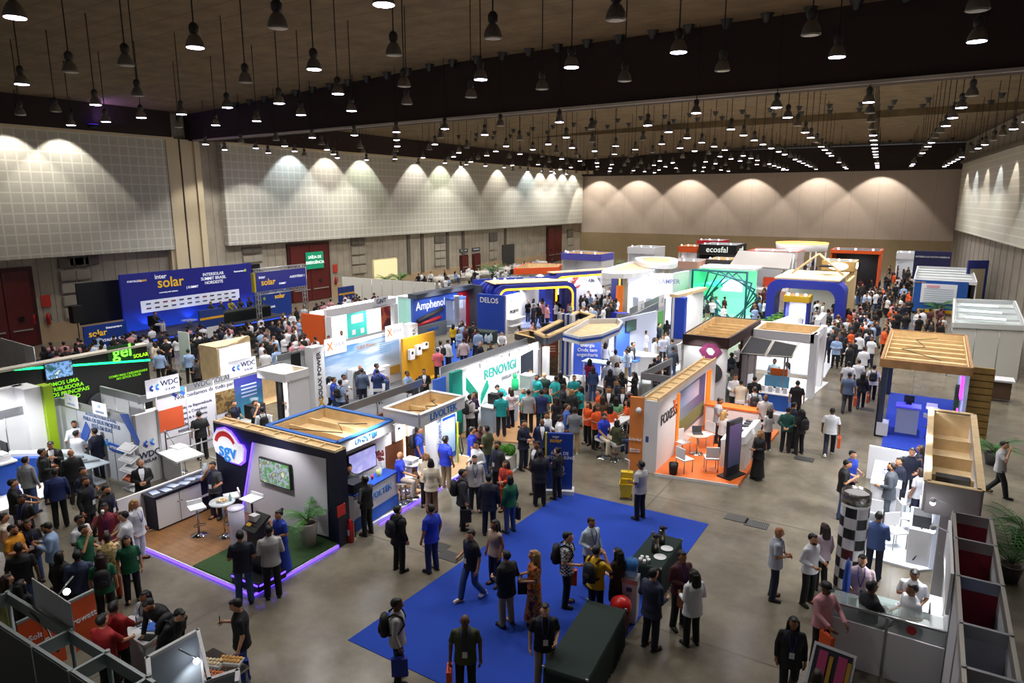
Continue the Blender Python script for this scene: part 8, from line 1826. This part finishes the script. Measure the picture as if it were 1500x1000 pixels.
# truss arch with hanging banner
T = stand('truss arch carrying a blue auditorium banner', 'truss_arch', 'arch'); XA2 = -38.4; TR = mat('#b9bbbd', .3, .6)
def truss(A, B, w2=.22):
    A, B = Vector(A), Vector(B); d = (B - A).normalized(); u = Vector((1, 0, 0)); v = d.cross(u).normalized(); mb = MB()
    for s1 in (-1, 1):
        for s2 in (-1, 1): mb.tube([A + u * w2 * s1 * .5 + v * w2 * s2 * .5, B + u * w2 * s1 * .5 + v * w2 * s2 * .5], .03, 5)
    n = max(4, int((B - A).length / .3))
    for k in range(n):
        p, r_ = A.lerp(B, k / n), A.lerp(B, (k + 1) / n); s = 1 if k % 2 else -1
        mb.tube([p + v * w2 * .5 * s + u * w2 * .5, r_ - v * w2 * .5 * s + u * w2 * .5], .02, 4); mb.tube([p + v * w2 * .5 * s - u * w2 * .5, r_ - v * w2 * .5 * s - u * w2 * .5], .02, 4)
    return mb
ya, yb = 30.5, 34.8
put('left_truss', truss((XA2, ya + .2, 0), (XA2, ya + .2, 4.3)), TR, T); put('right_truss', truss((XA2, yb, 0), (XA2, yb, 4.3)), TR, T); put('top_truss', truss((XA2, ya, 4.28), (XA2, yb + .1, 4.28)), TR, T); put('lower_truss', truss((XA2, ya, 2.75), (XA2, yb + .1, 2.75)), TR, T)
wl(T, 'banner', (XA2 + .12, ya - .1), (XA2 + .12, yb + .05), 2.88, 4.15, .06, grad_mat('arch_blue', '#23308c', '#3a3a90', 'Z', 2.9, 4.1, .15)); wl(T, 'yellow_edge', (XA2 + .1, ya - .22), (XA2 + .1, ya - .1), 2.88, 4.15, .3, mat('#d8c81c', .5))
text(T, 'solar', (XA2 + .16, ya + 1.0, 3.45), R(90), .6, yw); text(T, 'inter', (XA2 + .16, ya + .5, 3.82), R(90), .28, ww); text(T, 'AUDITÓRIO 1', (XA2 + .16, yb - .75, 3.62), R(90), .22, ww); text(T, 'SUMMIT', (XA2 + .16, ya + 2.2, 3.25), R(90), .17, ww)
for i, (px, py) in enumerate(((311, 480), (508, 445))): T = stand(('blue programme totem before the stage, left of the truss arch', 'blue programme totem in front of the white hoarding')[i], 'programme_totem', 'sign'); q = G(px, py, 1.0) if i == 0 else G(px, py, .8); bx(T, 'board', (q.x, q.y, 1.1), (.12, 1.7, 2.2), mat('#17357c', .5)); bx(T, 'yellow_band', (q.x + .07, q.y, 1.65), (.02, 1.7, .14), YEL); bx(T, 'white_sheet', (q.x + .07, q.y, .75), (.02, .9, .7), WHT)
t = thing('speaker', 'black loudspeaker on a stand left of the stage screen', 'speaker', onX(112, 460, XS2 + .5)); put('cabinet', MB().box((0, 0, 0), (.5, .6, 1.0)), BLK, t); put('pole', MB().lathe([(.03, -t.location.z), (.03, -.5)], 8), BLK, t); put('foot', MB().lathe([(.35, -t.location.z), (.05, -t.location.z + .2)], 10), BLK, t)
# pale barriers behind the black neon stand
for i, ((a, b)) in enumerate((((2, 540), (52, 528)), ((150, 516), (188, 505)))): T = stand(('white low barrier at the left edge behind the black neon stand', 'white low barrier with a cable behind the glowing green logo')[i], 'barrier', 'partition'); A_, B_ = G(*a, 1.3), G(*b, 1.3); wl(T, 'panel', A_, B_, 0, 1.3, .08, WHT2); put('cable', MB().tube([(A_.x + .1, A_.y + .8, 1.32), (A_.x + .1, A_.y + 1.0, .9), (A_.x + .1, A_.y + 1.3, 1.25)], .02, 5), BLK, T)
T = stand('pale sloping-topped partition at the left picture edge before the red door', 'barrier', 'partition'); run(T, G(-20, 489, 2.2), G(49, 508, 2.2), 2.2, WHT2, 0, 5)
# ------------------------------------------------------------------ the crowd farther back
ZONES = [  # (photo area, number, seated, standing direction, where, palette)
 ([(55, 503), (235, 478), (300, 476), (385, 462), (392, 492), (300, 500), (235, 496), (75, 522)], 74, 'C', 'seated in the audience before the blue stage', 'kkknnwwbgkp'),
 ([(395, 462), (520, 425), (528, 445), (460, 482), (400, 494)], 52, 'S', 'in the dense crowd by the truss arch', 'kkkknwwbpk'),
 ([(505, 428), (600, 432), (640, 440), (608, 448), (500, 440)], 22, 'C', 'seated before the white hoarding', 'kwwkrb'),
 ([(372, 492), (470, 486), (478, 530), (440, 532), (380, 512)], 24, 'S', 'standing in the aisle beside the wooden stand', 'wwkkpbw'),
 ([(768, 425), (842, 424), (842, 455), (775, 448)], 22, 'S', 'under the blue portal with the yellow edge', 'kwnpgk'),
 ([(850, 418), (903, 412), (905, 450), (850, 452)], 38, 'S', 'in the crowd before the white arc', 'wwkknbw'),
 ([(1210, 430), (1255, 412), (1335, 420), (1335, 470), (1292, 482), (1250, 500), (1205, 470)], 74, 'S', 'in the busy right aisle', 'kkknwwobkpk'),
 ([(1258, 388), (1330, 378), (1335, 415), (1260, 410)], 34, 'S', 'far up the right aisle', 'kwwkrnk'),
 ([(1280, 430), (1300, 400), (1336, 400), (1336, 440)], 14, 'S', 'far up the right aisle', 'kwwko'),
 ([(957, 395), (1003, 392), (1006, 420), (962, 424)], 16, 'S', 'beside the sweeping white roof', 'wbkn'),
 ([(1020, 425), (1066, 425), (1068, 446), (1015, 450)], 14, 'S', 'in the green lit stand', 'wknrw'),
 ([(1086, 415), (1122, 412), (1122, 448), (1090, 452)], 16, 'S', 'right of the green lit stand', 'bnkrw'),
 ([(1040, 376), (1090, 380), (1085, 390), (1048, 388)], 14, 'S', 'below the far black stand', 'kkw'),
 ([(1130, 384), (1195, 378), (1195, 396), (1130, 396)], 22, 'S', 'among the far middle stands', 'kkrnw'),
 ([(600, 398), (760, 378), (820, 374), (860, 372), (860, 382), (640, 412)], 34, 'C', 'seated in the canteen by the left wall', 'kwbkw'),
 ([(1338, 445), (1382, 440), (1385, 470), (1345, 472)], 12, 'S', 'before the programme board', 'kwrkp'),
 ([(655, 470), (705, 465), (700, 488), (662, 486)], 8, 'S', 'between the picture stand and blue box wall', 'kwyrb'),
 ([(1215, 455), (1262, 440), (1290, 480), (1262, 520), (1225, 500)], 26, 'S', 'at the near end of the busy right aisle', 'wkknwbkp'),
 ([(935, 468), (988, 465), (985, 488), (938, 485)], 9, 'S', 'in the grey system stall', 'knbwk'),
 ([(1190, 440), (1222, 432), (1225, 470), (1195, 478)], 9, 'S', 'beside the broad blue arch', 'wkbnw'),
 ([(745, 478), (778, 470), (790, 480), (760, 492)], 6, 'S', 'in front of the wood trimmed roof', 'knwgp'),
]
PAL = {'k': ('black', 'black'), 'n': ('navy', 'navy'), 'w': ('white', 'white'), 'b': ('light-blue', 'pale blue'), 'g': ('grey', 'grey'), 'p': ('pink', 'pink'), 'r': ('maroon', 'dark red'), 'o': ('orange', 'orange'), 'y': ('yellow', 'yellow')}
pr = random.Random(21)
def inside(x, y, P):
    c = False
    for i in range(len(P)):
        (x0, y0), (x1, y1) = P[i], P[i - 1]
        if (y0 > y) != (y1 > y) and x < (x1 - x0) * (y - y0) / (y1 - y0) + x0: c = not c
    return c
spots_, used_ = [], [Vector(o.location[:2]) for o in COL.objects if o.get('category') == 'person']
for P, n, seat, where, pal in ZONES:
    xs = [p[0] for p in P]; ys = [p[1] for p in P]; k = tries = 0
    while k < n and tries < n * 60:
        tries += 1
        x, y = pr.uniform(min(xs), max(xs)), pr.uniform(min(ys), max(ys))
        if not inside(x, y, P): continue
        q = G(x, y, 1.28 if seat == 'C' else 1.68).xy
        if q.x < LX + 1.2 or q.x > rx(q.y) - 1 or q.y > 97: continue
        if any((q - u).length < (.5 if seat == 'C' else .42) for u in used_): continue
        used_.append(q); k += 1; spots_.append((q.length, q, seat, where, pr.choice(pal)))
spots_.sort(key=lambda t: t[0])
LOD = 2.3
ACH = MB().box((0, 0, .44), (.44, .42, .05)).box((0, -.21, .68), (.44, .04, .42)).box((0, 0, .2), (.36, .34, .4)).mesh('audience_chair'); ACH.materials.append(mat('#141519', .6))
VARS = {'S': [('S', 'dd', 'tee'), ('S', 'ff', 'shirt'), ('S', 'cc', 'jacket'), ('W', 'dd', 'shirt')], 'C': [('C', 'rr', 'shirt'), ('C', 'cc', 'tee')]}
CMB = None; CMATS = []
for i, (dist, q, seat, where, col) in enumerate(spots_):
    legs, ar, tk = pr.choice(VARS[seat]); hair = pr.choice(['shortk', 'shortk', 'shortb', 'longk']); fem = hair == 'longk'
    tc, word = PAL[col]; bc = pr.choice(['black', 'navy', 'jeans', 'black', 'khaki'])
    yaw = R(90) + pr.uniform(-.3, .3) if 'audience' in where or 'hoarding' in where else pr.uniform(0, 6.28)
    lab = 'person, %s top, %s' % (word, where)
    o = person(0, 0, 'A', legs, ar, tk + ':' + tc, bc, hair, lab, group=word + ' tops ' + where, pos=(q.x, q.y, 0), far=True, fem=fem, hp=6, wyaw=yaw)
    if legs == 'C' and npers <= 302:
        c = new('audience_chair', ACH, None, loc=(q.x, q.y, 0), rz=yaw); c.scale = (1, 1, .87); tag(c, 'dark chair ' + where.replace('seated ', 'of a visitor '), 'chair', 'chairs ' + where)
    if npers > 302 and i > 60:
        if CMB is None: CMB = bmesh.new()
        me = o.data.copy(); me.transform(o.matrix_basis); idx = []
        for sl in o.material_slots:
            if sl.material not in CMATS: CMATS.append(sl.material)
            idx.append(CMATS.index(sl.material))
        n0 = len(CMB.faces); CMB.from_mesh(me); CMB.faces.ensure_lookup_table()
        for f in CMB.faces[n0:]: f.material_index = idx[min(f.material_index, len(idx) - 1)]
        bpy.data.meshes.remove(me); bpy.data.objects.remove(o)
if CMB is not None:
    me = bpy.data.meshes.new('crowd'); CMB.to_mesh(me); CMB.free()
    o = new('crowd', me, CMATS); tag(o, 'crowd of visitors filling the far aisles, canteen and stands', 'crowd'); o['kind'] = 'stuff'
# ------------------------------------------------------------------ wall washing spots above the acoustic panels
def wash(P, tgt, wts, col=(1, .96, .9), ang=72):
    t = thing('wall_spotlight', 'small wall washing spotlight under the ceiling by the acoustic panels', 'lamp', P, 0, 'wall washing spotlights'); put('can', MB().lathe([(.09, 0), (.1, .25), (.04, .3)], 10), BLK, t); put('bracket', MB().tube([(0, 0, .3), (0, 0, ceil_z(P[0]) - P[2])], .02, 5), BLK, t)
    l = spot(None, (0, 0, -.05), Vector(tgt) - Vector(P), wts, ang, .25, col, .06); l.parent = t
for px, py, c in ((10, 214, (1, .93, .85)), (88, 207, (1, .95, .88)), (424, 229, (.75, .88, 1)), (477, 238, (1, .93, .86)), (528, 241, (.93, 1, .86)), (608, 249, (1, .95, .92)), (645, 248, (.94, 1, .8)), (676, 250, (1, .97, .93)), (729, 255, (1, .93, .86)), (773, 254, (.75, .9, 1)), (791, 258, (1, .94, .88)), (808, 259, (1, .95, .9)), (824, 260, (1, 1, .97)), (839, 262, (1, 1, .97))):
    q = onX(px, py, LX + .5); wash((LX + 2.2, q.y, 14.0), (LX + .5, q.y, 5.0), 950, c, 84)
for px, py in ((880, 268), (935, 266), (1010, 266), (1100, 272), (1200, 262), (1290, 268)):
    q = onY(px, py, BY); wash((q.x, BY - 3.2, 13.6), (q.x, BY, 4.0), 1900, (1, .93, .85), 88)
for k in range(8):
    y = 92 - 6.2 * k; x = rx(y) - .4; wash((x - 1.5, y, 13.9), (x, y, 5), 900, ((1, .9, .8), (.8, .9, 1))[k % 2], 60)
t = thing('uplight', 'violet uplight above the near acoustic panel by the deep beam', 'lamp', (LX + 1.1, 25.5, 13.42)); put('housing', MB().box((0, 0, .1), (.4, .5, .2)), BLK, t); put('lens', MB().box((0, 0, .205), (.34, .44, .01)), LEDV, t)
l = spot(None, (0, 0, .26), (.8, 1.0, 1.2), 260, 130, .8, (.45, .25, 1), .15); l.parent = t
T = stand('blue framed passage door in the right side wall', 'passage_frame', 'door'); yq = 72.0; xq = rx(yq) - .28
an = R(28); xq -= .9
for dx, w_, h0, h1, m in ((0, 1.7, 3.1, 3.8, mat('#25307c', .5)), (-.75, .2, 0, 3.1, mat('#25307c', .5)), (.75, .2, 0, 3.1, mat('#25307c', .5)), (0, 1.3, 0, 3.1, mat('#b9ad92', .6))):
    bx(T, 'frame' if w_ < 1 or h0 > 1 else 'opening', (xq + math.cos(an) * dx, yq + math.sin(an) * dx, (h0 + h1) / 2), (w_, .12 if h0 == 0 and w_ > 1 else .2, h1 - h0), m, an)
